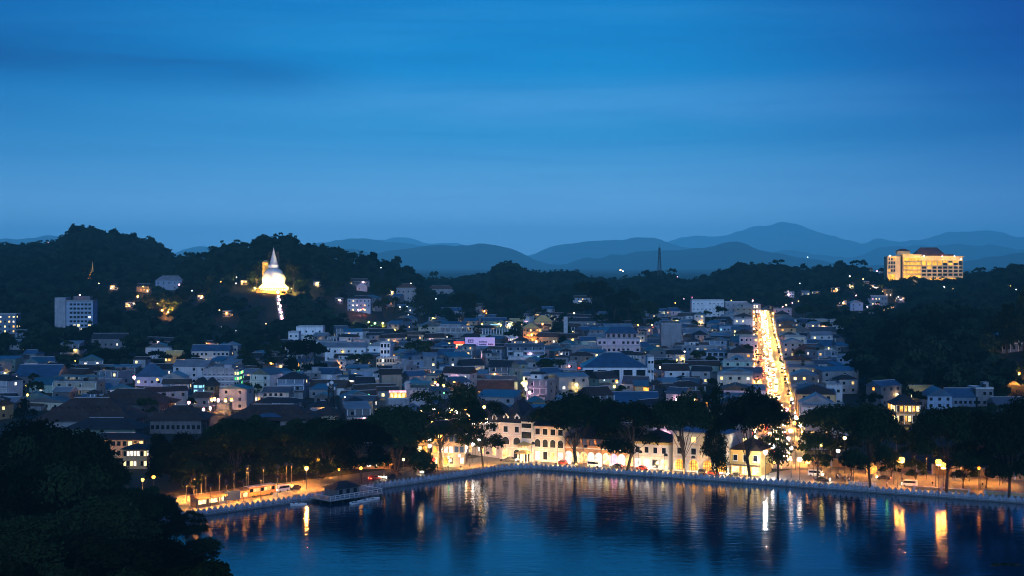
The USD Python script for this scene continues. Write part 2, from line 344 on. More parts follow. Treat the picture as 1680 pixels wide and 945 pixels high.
shapely.prepare(LAKE)
us = np.arange(-330, 2020, 7.0)
ys = np.concatenate([np.arange(60, 380, 20), np.arange(380, 520, 5), np.arange(520, 1000, 15), np.arange(1000, 2400, 18), np.geomspace(2400, 9000, 16)])
U, YY = np.meshgrid(us, ys); XX = (U - 840) / F * YY * (1 + np.clip((400 - YY) / 400, 0, 1) * 2.0)
ZZ = ground(XX, YY)
ZZ = np.where(YY > 2800, np.interp(YY, [2800, 5000], [1, 0]).clip(0, 1) * ZZ, ZZ)
V = np.stack([XX, YY, ZZ], -1).reshape(-1, 3); nu = len(us); ii = (np.arange(len(ys) - 1)[:, None] * nu + np.arange(nu - 1)[None]).ravel()
hills = usdkit.mesh(stage, '/World/terrain', (V, np.stack([ii, ii + 1, ii + 1 + nu, ii + nu], 1)), M['soil'], smooth=True).GetPrim(); tag(hills, kind='structure')
pl = MB().add([(-58000, -2000, -6), (58000, -2000, -6), (58000, 58000, -6), (-58000, 58000, -6)], [(0, 1, 2, 3)])
tag(pl.build('far_ground', M['soil']), kind='structure')

# far mountains, ridge after ridge, 12 to 30 km away
def ridge(Y, prof, width, seed, amp):
    p = np.arange(-700, 2400, 9.0); top = 70 + (430 - np.interp(p, *zip(*prof))) / F * Y
    X = px_x(p, Y); nz = meshkit.fbm(np.stack([X / (Y * .02), X * 0 + seed, X * 0], -1), 5, seed) - .5
    top = np.maximum(gaussian_filter1d(top, 2.0) + nz * amp * Y / F, 5)
    vs = np.linspace(-1, 1, 15); v = []; n = len(p)
    for t in vs:
        w = (1 - abs(t)) ** 1.15; wob = 1 + .35 * (meshkit.fbm(np.stack([X / (Y * .012), X * 0 + t * 3 + seed * 7, X * 0], -1), 3, seed + 5) - .5) * (1 - w)
        v.append(np.stack([X, np.full(n, Y + t * width), -8 + (top + 8) * w * wob], -1))
    i = (np.arange(14)[:, None] * n + np.arange(n - 1)[None]).ravel()
    tag(usdkit.mesh(stage, '/World/' + numbered('mountain_ridge'), (np.vstack(v), np.stack([i, i + 1, i + 1 + n, i + n], 1)), M['mountain'], smooth=True).GetPrim(), kind='structure')
ridge(18000, [(-700, 430), (0, 425), (300, 440), (480, 420), (560, 410), (640, 412), (700, 404), (760, 398), (820, 404), (880, 428), (920, 440), (960, 418), (1010, 420), (1100, 412), (1170, 398), (1230, 402), (1300, 424), (1400, 440), (1500, 440), (1560, 432), (1620, 420), (1680, 417), (2400, 425)], 1700, 11, 15)
ridge(28000, [(-700, 420), (-100, 400), (100, 386), (180, 398), (280, 415), (330, 402), (400, 420), (520, 402), (560, 386), (590, 388), (640, 394), (700, 402), (800, 410), (850, 424), (900, 404), (935, 398), (980, 402), (1040, 386), (1080, 392), (1130, 404), (1180, 400), (1260, 410), (1400, 425), (1450, 408), (1560, 400), (1700, 412), (2400, 418)], 2200, 23, 18)
ridge(42000, [(-700, 425), (0, 425), (400, 425), (600, 400), (650, 386), (700, 396), (850, 420), (1000, 405), (1130, 388), (1190, 388), (1230, 370), (1275, 364), (1320, 371), (1360, 390), (1420, 402), (1480, 392), (1540, 380), (1590, 374), (1640, 381), (1700, 388), (2400, 400)], 4000, 37, 20)

# ---------------------------------------------------------------- haze: one closed box round everything
bx = MB().box(-60000, 60000, -2500, 60000, -7, 1480)
hz = bx.build('haze', usdkit.material(stage, '/World/Looks/haze_air', {'v': ('principled_volume', {'color': (0.27, 0.86, 1.0), 'density': HAZE_DENSITY, 'anisotropy': -0.42})}, volume='v.volume'))
tag(hz, kind='stuff')

# ---------------------------------------------------------------- lake
water_mat = usdkit.material(stage, '/World/Looks/lake_water', {'g': ('geometry', {}),
    'm1': ('mapping', {'mapping_type': 'point', 'scale': (0.5, 1.0, 1.0)}), 'n1': ('noise_texture', {'scale': 1.1, 'detail': 3.0, 'roughness': 0.55}),
    'm3': ('mapping', {'mapping_type': 'point', 'scale': (0.14, 0.36, 1.0), 'rotation': (0, 0, 0.15)}), 'n3': ('noise_texture', {'scale': 1.0, 'detail': 3.0, 'roughness': 0.55, 'distortion': 0.6}),
    'm2': ('mapping', {'mapping_type': 'point', 'scale': (0.022, 0.03, 1.0)}), 'n2': ('noise_texture', {'scale': 1.0, 'detail': 2.0}),
    'r2': ('map_range', {'from_min': .35, 'from_max': .65, 'to_min': .45, 'to_max': 1.15, 'clamp': True}),
    'h1': ('math', {'math_type': 'multiply', 'value2': 0.06}), 'h3': ('math', {'math_type': 'multiply_add', 'value2': 0.15}), 'h': ('math', {'math_type': 'multiply'}),
    'b': ('bump', {'strength': 0.55, 'distance': 1.0}),
    'p': ('principled_bsdf', {'base_color': (0.0, 0.030, 0.065), 'roughness': 0.09, 'ior': 1.62, 'specular_ior_level': 0.5})},
    [('g.position', 'm1.vector'), ('m1.vector', 'n1.vector'), ('g.position', 'm3.vector'), ('m3.vector', 'n3.vector'), ('g.position', 'm2.vector'), ('m2.vector', 'n2.vector'), ('n2.fac', 'r2.value'), ('n1.fac', 'h1.value1'), ('n3.fac', 'h3.value1'), ('h1.value', 'h3.value3'),
     ('h3.value', 'h.value1'), ('r2.result', 'h.value2'), ('h.value', 'b.height'), ('b.normal', 'p.normal')], surface='p.BSDF')
wv, wf = trimesh.creation.triangulate_polygon(LAKE.buffer(2.0, join_style=2), engine='earcut')
wm = MB().add(np.c_[wv, np.zeros(len(wv))], wf)
if np.cross(wv[wf[0][1]] - wv[wf[0][0]], wv[wf[0][2]] - wv[wf[0][0]]) < 0: wm.f = [f[:, ::-1] for f in wm.f]
tag(wm.build('lake', water_mat), kind='structure')

# ---------------------------------------------------------------- trees
def make_crown(r, lobes, leaf_n, leaf_s, squash=.75, seed=0, hollow=.55, shape='dome'):
    """lobes: (x,y,z,radius); leaves are small bent quads gathered on the lobes' shells"""
    g = np.random.default_rng(seed); L = np.array(lobes, float); wt = L[:, 3] ** 2; k = g.choice(len(L), leaf_n, p=wt / wt.sum())
    d = g.normal(size=(leaf_n, 3)); d /= np.linalg.norm(d, axis=1, keepdims=True); d[:, 2] = np.where(d[:, 2] < -.35, -d[:, 2] * .6, d[:, 2])
    rad = L[k, 3] * (hollow + (1 - hollow) * g.random(leaf_n) ** .5) * (1 + .12 * g.normal(size=leaf_n))
    c = L[k, :3] + d * rad[:, None] * (1, 1, squash)
    nrm = d + g.normal(size=(leaf_n, 3)) * .55; nrm /= np.linalg.norm(nrm, axis=1, keepdims=True)
    a = np.cross(nrm, g.normal(size=(leaf_n, 3))); a /= np.linalg.norm(a, axis=1, keepdims=True); b = np.cross(nrm, a)
    s = leaf_s * (.55 + .9 * g.random(leaf_n))[:, None]; bend = nrm * s * .25
    v = np.stack([c - a * s - bend, c - b * s * .62, c + a * s - bend, c + b * s * .62], 1).reshape(-1, 3)
    i = np.arange(leaf_n) * 4
    return v, np.vstack([np.stack([i, i + 1, i + 2], 1), np.stack([i, i + 2, i + 3], 1)])
def tree_shape(h, r, seed, n_lobes=9, trunk=.35, kind='dome'):
    g = np.random.default_rng(seed); lobes = []; limbs = MB()
    tr = max(.22, h * .022); t_top = np.array([g.normal() * r * .06, g.normal() * r * .06, h * trunk])
    limbs.tube((0, 0, -1.5), (0, 0, .8), tr * 1.7, tr * 1.15, 7); limbs.tube((0, 0, .8), t_top, tr * 1.15, tr * .8, 7)
    n_up = n_lobes if kind in ('tall', 'umbrella') else max(4, int(n_lobes * .62))
    for k in range(n_lobes):
        an = k * 2.399 + g.normal() * .3; low = k >= n_up
        q = math.sqrt((k + .4) / n_up) if not low else .72 + .2 * g.random()
        if kind == 'dome': z = h * (trunk + .2) + (h * (1 - trunk - .2) - r * .28) * math.sqrt(max(0, 1 - (q * .93) ** 2)); rr = r * q * .72; lr = r * (.32 + .16 * g.random())
        elif kind == 'umbrella': z = h * (.80 - .16 * q * q) + g.normal() * h * .03; rr = r * q * .8; lr = r * (.26 + .10 * g.random())
        elif kind == 'tall': z = h * (trunk + (1 - trunk) * (k + .5) / n_lobes) - r * .2; rr = r * (.25 + .35 * g.random()) * (1.25 - (k / n_lobes)); lr = r * (.42 + .22 * g.random()) * (1.15 - .5 * k / n_lobes)
        else: z = h * (trunk + .15 + .62 * g.random()); rr = r * .72 * g.random() ** .5; lr = r * (.28 + .2 * g.random())
        if low: z = h * (trunk + .06 + .16 * g.random()); rr = r * q * .78; lr = r * (.22 + .12 * g.random())
        c = np.array([rr * math.cos(an), rr * math.sin(an), z]); lobes.append((*c, lr))
        if kind == 'tall' and k: 
            if k % 2: limbs.tube(t_top, t_top + (c - t_top) * .9, tr * .4, tr * .15, 5, False)
            continue
        st = np.array([t_top[0], t_top[1], t_top[2] * (.72 + .3 * g.random())]); r0 = tr * (.62 if k < 3 else .36 if k < 7 else .2)
        m1 = st + (c - st) * (.28, .28, .42) + g.normal(size=3) * r * .035; m2 = st + (c - st) * (.66, .66, .78) + g.normal(size=3) * r * .045
        limbs.tube(st, m1, r0, r0 * .75, 5, False); limbs.tube(m1, m2, r0 * .75, r0 * .45, 5, False); limbs.tube(m2, c, r0 * .45, r0 * .15, 4, False)
        for q2 in range(2):
            e = c + np.append(g.normal(size=2) * lr * .7, lr * .4); limbs.tube(m2, e, r0 * .3, .04, 4, False)
    return lobes, limbs
def tree_proto(name, h, r, seed, leaf_n, leaf_s, n_lobes=9, trunk=.35, kind='dome', fol='foliage', squash=.75, hollow=.5):
    p = proto(name); lobes, limbs = tree_shape(h, r, seed, n_lobes, trunk, kind)
    limbs.build('trunk', M['bark'], p)
    v, f = make_crown(r, lobes, leaf_n, leaf_s, squash, seed + 100, hollow)
    MB().add(v, f).build('crown', M[fol], p)
    return p.GetPath()
T_MID = [tree_proto('town_tree_class', 13, 6.5, 40 + k, 900, .62, 8, .22, ('dome', 'loose', 'dome', 'tall')[k], 'foliage') for k in range(4)]
T_SKY = [tree_proto('ridge_tree_class', 18, 8.0, 60 + k, 420, 1.15, 7, .28, ('dome', 'umbrella', 'loose', 'tall')[k], 'foliage_far') for k in range(4)]

# forest: far woods that read as one mass
def forest(name, pts, hs, protos, fol='foliage_far'):
    pi = UsdGeom.PointInstancer.Define(stage, '/World/' + name); g = np.random.default_rng(len(pts))
    targets = []
    for k, (h, r, kind, n, s) in enumerate(protos):
        lobes, limbs = tree_shape(h, r, 500 + k, 6, .2, kind); v, f = make_crown(r, lobes, n, s, .8, 700 + k, .6)
        mb = MB().add(v, f); mb.add(np.vstack(limbs.v)[:28], [(0, 1, 8), (0, 8, 7), (2, 3, 10), (2, 10, 9), (4, 5, 12), (4, 12, 11)])
        targets.append(mb.build('wood_tree', M[fol], pi.GetPrim()).GetPath())
    pi.CreatePrototypesRel().SetTargets(targets)
    n = len(pts); pi.CreateProtoIndicesAttr(Vt.IntArray.FromNumpy(g.integers(0, len(targets), n).astype(np.int32)))
    pi.CreatePositionsAttr(Vt.Vec3fArray.FromNumpy(pts.astype(np.float32)))
    a = g.random(n) * math.pi; q = np.zeros((n, 4), np.float16); q[:, 3] = np.cos(a); q[:, 2] = np.sin(a)
    pi.CreateOrientationsAttr(Vt.QuathArray([Gf.Quath(float(w), 0, 0, float(z)) for z, w in zip(q[:, 2], q[:, 3])]))
    sc = hs[:, None] * np.stack([.85 + .4 * g.random(n), .85 + .4 * g.random(n), .8 + .5 * g.random(n)], 1)
    pi.CreateScalesAttr(Vt.Vec3fArray.FromNumpy(sc.astype(np.float32)))
    tag(pi.GetPrim(), kind='stuff')
PROTOS = [(12, 6.2, 'dome', 190, 1.25), (13, 5.6, 'loose', 170, 1.2), (15, 5.2, 'tall', 180, 1.15), (11, 7.2, 'umbrella', 180, 1.3), (12, 6.5, 'dome', 200, 1.15)]
KEEP_OUT = []      # (x0, x1, y0, y1): nothing grows inside
def keep_sight(p0, p1, Y, length):
    """a clearing on the slope before a house or a lamp that the photograph shows"""
    for q in np.arange(0, length, 12.0): KEEP_OUT.append((px_x(p0, Y - q) - 2.5, px_x(p1, Y - q) + 2.5, Y - q - 14, Y - q))
def keep(x0, x1, y0, y1): KEEP_OUT.append((min(x0, x1), max(x0, x1), min(y0, y1), max(y0, y1)))
# ---------------------------------------------------------------- town materials
for n, c in (('w_white', (.54, .54, .55)), ('w_cream', (.50, .44, .34)), ('w_grey', (.23, .235, .25)), ('w_blue', (.21, .27, .35)), ('w_pink', (.52, .36, .38)), ('w_ochre', (.42, .28, .14)),
             ('w_green', (.25, .34, .29)), ('w_dark', (.16, .16, .17)), ('w_brick', (.30, .17, .12)), ('w_lilac', (.40, .385, .41))):
    M[n] = mat(n, c, .85, .18, .25, .2, stain=.5, random_tint=.48)
M['w_bright'] = mat('w_bright', (.78, .78, .78), .8, .12, .3, stain=.3, random_tint=.08)
M['concrete'] = mat('concrete', (.33, .33, .33), .9, .3, .5, stain=.5)
M['concrete_pale'] = mat('concrete_pale', (.5, .5, .5), .85, .25, .5, stain=.3)
M['trim'] = mat('trim', (.75, .74, .72), .7, .1, .6)
M['tile_brown'] = ribbed('tile_brown', (.075, .045, .036), .5, .8, .6)
M['tile_red'] = ribbed('tile_red', (.16, .07, .045), .5, .8, .6)
M['tile_dark'] = ribbed('tile_dark', (.035, .036, .04), .6, .75, .5)
M['metal_blue'] = ribbed('metal_blue', (.05, .115, .19), 1.0, .35, .5, spec=.6)
M['metal_grey'] = ribbed('metal_grey', (.11, .115, .125), 1.0, .35, .7, spec=.6)
M['metal_pale'] = ribbed('metal_pale', (.27, .285, .30), 1.0, .4, .6, spec=.6)
M['metal_rust'] = ribbed('metal_rust', (.12, .075, .05), 1.0, .6, .8)
M['metal_teal'] = ribbed('metal_teal', (.05, .13, .145), 1.0, .4, .5, spec=.6)
M['glass_dark'] = usdkit.material(stage, '/World/Looks/glass_dark', {'p': ('principled_bsdf', {'base_color': (.012, .014, .018), 'roughness': .12, 'specular_ior_level': .6})}, surface='p.BSDF')
M['dark'] = mat('dark', (.02, .02, .022), .7, .2)
M['steel'] = mat('steel', (.12, .12, .13), .5, .2, metal=.6)
M['black_plastic'] = mat('black_plastic', (.02, .02, .02), .5, .1)
M['lit_warm'] = glow('lit_warm', (1.0, .60, .22), 1.6, .5, .7)
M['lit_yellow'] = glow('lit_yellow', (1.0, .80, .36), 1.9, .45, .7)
M['lit_white'] = glow('lit_white', (1.0, .93, .80), 1.5, .45, .7)
M['lit_orange'] = glow('lit_orange', (1.0, .42, .07), 1.7, .5, .7)
M['lit_pink'] = glow('lit_pink', (1.0, .42, .55), 2.0, .3, .7)
M['lit_cyan'] = glow('lit_cyan', (.35, .85, 1.0), 1.2, .3, .7)
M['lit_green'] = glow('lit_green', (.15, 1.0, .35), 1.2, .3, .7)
M['lit_red'] = glow('lit_red', (1.0, .06, .03), 2.6, .3, .7)
LIT = ['lit_warm', 'lit_warm', 'lit_yellow', 'lit_yellow', 'lit_white', 'lit_orange']

_lm = {}
COL = {'sodium': (1.0, .36, .05), 'warm': (1.0, .58, .22), 'white': (1.0, .90, .76), 'cool': (.80, .90, 1.0), 'pink': (1.0, .48, .58), 'yellow': (1.0, .62, .12), 'green': (.35, 1.0, .45), 'orange': (1.0, .40, .07), 'red': (1.0, .07, .03)}
def lamp_mat(I, col, r):
    L = I / (math.pi * r * r); k = (col, round(L, 1))
    if k not in _lm: _lm[k] = glow('lamp_%s_%d' % (col, len(_lm)), COL[col], L)
    return _lm[k]
FOOT = []                                   # taken ground
def Ysolve(px, py, y0=470, y1=2400):
    y = np.arange(y0, y1, 2.0); x = px_x(px, y); z = ground(x, y, True); p = HZ + F * (H - z) / y
    k = np.nonzero(p <= py)[0]; return float(y[k[0]]) if len(k) else float(y[-1])
def local_face(side, w, d, u, z, wu, hz, out=.06, inn=.1):
    m = MB(); a, b = u - wu / 2, u + wu / 2
    if side == 'front': m.box(a, b, -d / 2 - out, -d / 2 + inn, z, z + hz)
    elif side == 'left': m.box(-w / 2 - out, -w / 2 + inn, a, b, z, z + hz)
    elif side == 'right': m.box(w / 2 - inn, w / 2 + out, a, b, z, z + hz)
    else: m.box(a, b, d / 2 - inn, d / 2 + out, z, z + hz)
    return m
def seen_sides(cx, cy, rz):
    t = np.array([-cx, -cy]) / math.hypot(cx, cy); out = []
    for s, n in (('front', (0, -1)), ('left', (-1, 0)), ('right', (1, 0)), ('back', (0, 1))):
        c, q = math.cos(rz), math.sin(rz); v = (n[0] * c - n[1] * q, n[0] * q + n[1] * c)
        if v[0] * t[0] + v[1] * t[1] > .16: out.append(s)
    return out
def footprint(cx, cy, w, d, rz, grow=0):
    c, q = math.cos(rz), math.sin(rz); w, d = w / 2 + grow, d / 2 + grow
    return Polygon([(cx + x * c - y * q, cy + x * q + y * c) for x, y in ((-w, -d), (w, -d), (w, d), (-w, d))])
def roof_on(t, kind, m, w, d, h, hr, over=.5):
    r = MB()
    if kind == 'hip': r.hip(-w / 2, w / 2, -d / 2, d / 2, h, hr, over=over)
    elif kind == 'gable': r.gable(-w / 2, w / 2, -d / 2, d / 2, h, hr, over, 'x')
    elif kind == 'gabley': r.gable(-w / 2, w / 2, -d / 2, d / 2, h, hr, over, 'y')
    elif kind == 'shed':
        a, b = w / 2 + over, d / 2 + over
        r.add([(-a, -b, h + .05), (a, -b, h + .05), (a, b, h + hr), (-a, b, h + hr), (-a, -b, h + .25), (a, -b, h + .25), (a, b, h + hr + .2), (-a, b, h + hr + .2)],
              [(0, 3, 2, 1), (4, 5, 6, 7), (0, 1, 5, 4), (1, 2, 6, 5), (2, 3, 7, 6), (3, 0, 4, 7)])
        MB().add([(-w / 2, d / 2 - .02, h), (w / 2, d / 2 - .02, h), (w / 2, d / 2 - .02, h + hr), (-w / 2, d / 2 - .02, h + hr), (-w / 2, -d / 2, h), (w / 2, -d / 2, h)], [(4, 5, 1, 0), (4, 0, 3, 3), (5, 2, 1, 1)]).build('gable_wall', M['concrete'], t)
    else:
        r.box(-w / 2 - .25, w / 2 + .25, -d / 2 - .25, d / 2 + .25, h, h + .22)
        p = MB()
        for x0, x1, y0, y1 in ((-w / 2, w / 2, -d / 2, -d / 2 + .2), (-w / 2, w / 2, d / 2 - .2, d / 2), (-w / 2, -w / 2 + .2, -d / 2 + .2, d / 2 - .2), (w / 2 - .2, w / 2, -d / 2 + .2, d / 2 - .2)): p.box(x0, x1, y0, y1, h + .22, h + .22 + hr)
        if hr > 0: p.build('parapet', m if kind == 'flat' else M['concrete'], t)
    r.build('roof', m, t)
    if kind in ('gable', 'hip') and w > 6:
        i = 0 if kind == 'gable' else min(w, d) / 2 + over * 0
        if w > d + 1 or kind == 'gable': MB().box(-w / 2 + i - over * (kind == 'gable'), w / 2 - i + over * (kind == 'gable'), -.16, .16, h + hr - .12, h + hr + .1).build('ridge_cap', M['concrete_pale'], t)
def water_tank(t, x, y, z, r=1.0, h=1.7):
    MB().lathe([(0.01, z), (r, z), (r, z + h * .8), (r * .75, z + h * .93), (r * .3, z + h), (.01, z + h)], (x, y), 10).build('water_tank', M['black_plastic'], t)
def aerial(t, x, y, z, h=5):
    m = MB().tube((x, y, z), (x, y, z + h), .09, .05, 4)
    for k in range(3): m.tube((x - .9 + .15 * k, y, z + h - .3 - .7 * k), (x + .9 - .15 * k, y, z + h - .3 - .7 * k), .05, .05, 4)
    m.build('aerial', M['steel'], t)
def bldg(name, cat, label, cx, cy, w, d, h, rz=0, wall='w_white', roof=('flat', 'concrete', .6), floors=2, nwin=4, lit=.1, win=(1.3, 1.4), seed=0, z0=None, group=None, extras=(), litmats=None, px=None, side_win=True, over=.5, reserve=True):
    g = np.random.default_rng(seed + 11)
    z0 = gz(cx, cy) if z0 is None else z0
    t = thing(name, (cx, cy, z0), rz, None, cat, group)
    MB().box(-w / 2, w / 2, -d / 2, d / 2, -4, h).build('wall', M[wall], t)
    roof_on(t, roof[0], M[roof[1]], w, d, h, roof[2], over)
    fh = h / max(floors, 1)
    for s in seen_sides(cx, cy, rz):
        span = w if s in ('front', 'back') else d
        if s != 'front' and not side_win: continue
        n = nwin if s == 'front' else max(1, int(nwin * d / w * .8))
        for f in range(floors):
            for k in range(n):
                if g.random() < (.3 if group == 'houses of the town' else .08): continue
                u = -span / 2 + span * (k + .5) / n; on = g.random() < lit
                mm = (litmats or LIT)[int(g.integers(len(litmats or LIT)))] if on else 'glass_dark'
                wd = min(win[0], span / n * .7)
                local_face(s, w, d, u, f * fh + fh * .32, wd, min(win[1], fh * .55)).build('window', M[mm], t)
        if fh > 2 and floors > 1 and 'band' in extras:
            for f in range(1, floors): local_face(s, w, d, 0, f * fh - .15, span + (.3 if s == 'front' else -.02), .3, .18).build('string_course', M['trim'], t)
    if 'balcony' in extras:
        for f in range(1, floors):
            MB().box(-w / 2, w / 2, -d / 2 - 1.5, -d / 2 - .003, f * fh - .1, f * fh + .12).build('balcony_slab', M['trim'], t)
            MB().box(-w / 2, w / 2, -d / 2 - 1.5, -d / 2 - 1.38, f * fh + .12, f * fh + 1.05).build('balcony_rail', M[wall], t)
        for k in range(4):
            x = -w / 2 + .2 + (w - .4) * k / 3; MB().box(x - .15, x + .15, -d / 2 - 1.36, -d / 2 - 1.06, 0, h).build('post', M['trim'], t)
    if 'awning' in extras:
        MB().add([(-w / 2, -d / 2 - 2.2, fh * .62), (w / 2, -d / 2 - 2.2, fh * .62), (w / 2, -d / 2 - .01, fh * .8), (-w / 2, -d / 2 - .01, fh * .8), (-w / 2, -d / 2 - 2.2, fh * .62 - .1), (w / 2, -d / 2 - 2.2, fh * .62 - .1), (w / 2, -d / 2 - .01, fh * .8 - .1), (-w / 2, -d / 2 - .01, fh * .8 - .1)],
            [(0, 1, 2, 3), (7, 6, 5, 4), (4, 5, 1, 0), (5, 6, 2, 1), (7, 4, 0, 3)]).build('awning', M[('metal_blue', 'metal_rust', 'metal_pale')[int(g.integers(3))]], t)
    if 'shopfront' in extras:
        n = max(2, int(w / 4))
        for k in range(n):
            u = -w / 2 + w * (k + .5) / n
            local_face('front', w, d, u, .3, w / n * .8, fh * .5, .05).build('shopfront', M[LIT[int(g.integers(len(LIT)))]], t)
    if 'sign' in extras:
        s0 = seen_sides(cx, cy, rz)[0]; sp = w if s0 in ('front', 'back') else d
        sm = ('lit_white', 'lit_pink', 'lit_yellow', 'lit_warm', 'lit_red', 'lit_cyan')[int(g.integers(6))]
        local_face('front', w, d, g.uniform(-.2, .2) * w, fh * .72, w * .45, fh * .26, .25).build('sign', M[sm], t)
    if 'lamp' in extras:                        # a bulb on a bracket over the front
        u = g.uniform(-.3, .3) * w; zl = min(h * .8, 3.2 + 3.0 * (h > 7) * g.random()); lc = ('sodium', 'sodium', 'yellow', 'warm', 'sodium', 'pink')[int(g.integers(6))]
        MB().box(u - .05, u + .05, -d / 2 - 1.0, -d / 2 - .003, zl + .3, zl + .38).build('lamp_bracket', M['steel'], t); MB().ball((u, -d / 2 - 1.0, zl), .28, 1).build('wall_lamp', lamp_mat(60, lc, .28), t)
    if 'tank' in extras: water_tank(t, g.uniform(-.3, .3) * w, g.uniform(-.2, .3) * d, h + .22)
    if 'stair' in extras: MB().box(w * .12, w * .12 + min(4, w * .3), -d * .1, d * .3, h + .22, h + 2.9).build('stair_head', M[wall], t)
    if 'upper' in extras:                       # a smaller storey set back on the roof
        uw, ud, uh = w * g.uniform(.4, .62), d * g.uniform(.55, .75), g.uniform(2.5, 3.2); ux = g.choice([-1, 1]) * (w - uw) * .42; uy = d * .08; b_ = h + .225
        MB().box(ux - uw / 2, ux + uw / 2, uy - ud / 2, uy + ud / 2, b_, b_ + uh).build('upper_wall', M[(wall, 'w_grey', 'w_white')[int(g.integers(3))]], t)
        ur = MB(); um = ('metal_rust', 'metal_grey', 'metal_blue', 'tile_dark')[int(g.integers(4))]
        (ur.gable if g.random() < .5 else ur.hip)(ux - uw / 2, ux + uw / 2, uy - ud / 2, uy + ud / 2, b_ + uh + .003, g.uniform(.8, 1.8), over=.5); ur.build('upper_roof', M[um], t)
        for k in range(max(1, int(uw / 3))): u = ux - uw / 2 + uw * (k + .5) / max(1, int(uw / 3)); MB().box(u - .5, u + .5, uy - ud / 2 - .06, uy - ud / 2 + .05, b_ + .8, b_ + 2.0).build('window', M['glass_dark' if g.random() > lit else LIT[int(g.integers(len(LIT)))]], t)
    if 'aerial' in extras: aerial(t, -w * .3, d * .2, h + .1, g.uniform(3, 6))
    if 'canopy' in extras:
        for x in (-w / 2 + .4, w / 2 - .4):
            for y in (-d / 2 + .4, d / 2 - .4): MB().box(x - .1, x + .1, y - .1, y + .1, h + .2, h + 2.8).build('post', M['steel'], t)
        MB().box(-w / 2 - .3, w / 2 + .3, -d / 2 - .3, d / 2 + .3, h + 2.8, h + 2.95).build('canopy', M[('metal_blue', 'metal_grey', 'metal_pale')[int(g.integers(3))]], t)
    if 'rods' in extras:
        for k in range(5):
            x = -w / 2 + w * (k + .5) / 5; MB().tube((x, -d / 2 + .5, h), (x, -d / 2 + .5, h + 1.8), .07, .07, 4).build('rod', M['steel'], t)
    if 'annex' in extras:                       # lean-to on one side
        sd = 1 if g.random() < .5 else -1; aw = w * g.uniform(.3, .5); ad = g.uniform(2.5, 4); ah = min(h * .55, 3.2); x0 = sd * (w / 2 - aw / 2)
        MB().box(x0 - aw / 2, x0 + aw / 2, -d / 2 - ad, -d / 2 - .003, -3, ah).build('annex_wall', M[('w_grey', 'w_dark', wall)[int(g.integers(3))]], t)
        MB().add([(x0 - aw / 2 - .3, -d / 2 - ad - .4, ah + .003), (x0 + aw / 2 + .3, -d / 2 - ad - .4, ah + .003), (x0 + aw / 2 + .3, -d / 2 - .003, ah + .9), (x0 - aw / 2 - .3, -d / 2 - .003, ah + .9), (x0 - aw / 2 - .3, -d / 2 - ad - .4, ah + .12), (x0 + aw / 2 + .3, -d / 2 - ad - .4, ah + .12), (x0 + aw / 2 + .3, -d / 2 - .003, ah + 1.02), (x0 - aw / 2 - .3, -d / 2 - .003, ah + 1.02)],
            [(0, 3, 2, 1), (4, 5, 6, 7), (0, 1, 5, 4), (1, 2, 6, 5), (3, 0, 4, 7)]).build('annex_roof', M[('metal_rust', 'metal_grey', 'metal_blue')[int(g.integers(3))]], t)
    if reserve: FOOT.append(footprint(cx, cy, w, d, rz, .8))
    keep(cx - max(w, d) / 2 - 3, cx + max(w, d) / 2 + 3, cy - d / 2 - max(42, .055 * cy), cy + d / 2 + 3)
    if cy > 880 and reserve: q_ = to_px(cx, cy, z0)[0]; hw_ = w / 2 / cy * F; keep_sight(q_ - hw_, q_ + hw_, cy - d / 2, 115)
    p = to_px(cx, cy, z0 + h * .7)
    plabel(t, label, *(px or p)); return t
def pbldg(name, cat, label, p0, p1, eave, base, d=12, **k):
    """a building by the rows and columns it takes up in the photograph, stood on the ground there"""
    Y = Ysolve((p0 + p1) / 2, base); X = px_x((p0 + p1) / 2, Y); w = (p1 - p0) / F * Y; z0 = gz(X, Y)
    h = max(py_z(eave, Y) - z0, 2.2)
    return bldg(name, cat, label, X, Y + d / 2, w, d, h, z0=min(z0, gz(X, Y + d / 2)) if False else z0, px=((p0 + p1) / 2, (eave + base) / 2), **k)

# ---------------------------------------------------------------- streets
SDIR = np.array([.1715, 1.0]) / math.hypot(.1715, 1); SANG = -math.atan(.1715)
def street_x(y): return 90 + (y - 470) * .1715
asphalt = mat('asphalt', (.075, .072, .07), .75, .25, .6, .4)
M['asphalt'] = asphalt
M['road_worn'] = mat('road_worn', (.16, .15, .135), .7, .2, .4, .4)
M['paving'] = mat('paving', (.30, .26, .21), .8, .2, .5)
M['paint'] = mat('road_paint', (.7, .7, .66), .6, .15, 1.0)
def ribbon(name, pts, hw, z_off, m, zf=None, parent=None):
    pts = np.array(pts, float); tn = np.gradient(pts, axis=0); tn /= np.linalg.norm(tn, axis=1, keepdims=True); nr = np.c_[tn[:, 1], -tn[:, 0]]
    z = (ground(pts[:, 0], pts[:, 1], True) if zf is None else np.full(len(pts), zf)) + z_off
    v = np.vstack([np.c_[pts - nr * hw, z], np.c_[pts + nr * hw, z]]); n = len(pts); i = np.arange(n - 1)
    return MB().add(v, np.stack([i, i + n, i + n + 1, i + 1], 1)).build(name, m, parent)
ys_ = np.arange(468, 1561, 12.0)
tag(ribbon('main_street', np.c_[street_x(ys_), ys_], 6.2, .35, M['road_worn']), kind='structure')
for sgn in (-1, 1):
    c = np.c_[street_x(ys_) + sgn * 7.7, ys_]
    tag(ribbon('pavement', c, 1.45, .48, M['paving']), kind='structure')
for y in np.arange(490, 1100, 9.0):
    pass
tag(ribbon('street_centre_line', np.c_[street_x(ys_), ys_], .08, .354, M['paint']), kind='structure')
hill_road = [(px_x(1256, 1575) , 1575), (px_x(1262, 1640), 1640), (px_x(1280, 1720), 1720), (px_x(1300, 1790), 1790), (px_x(1325, 1850), 1850)]
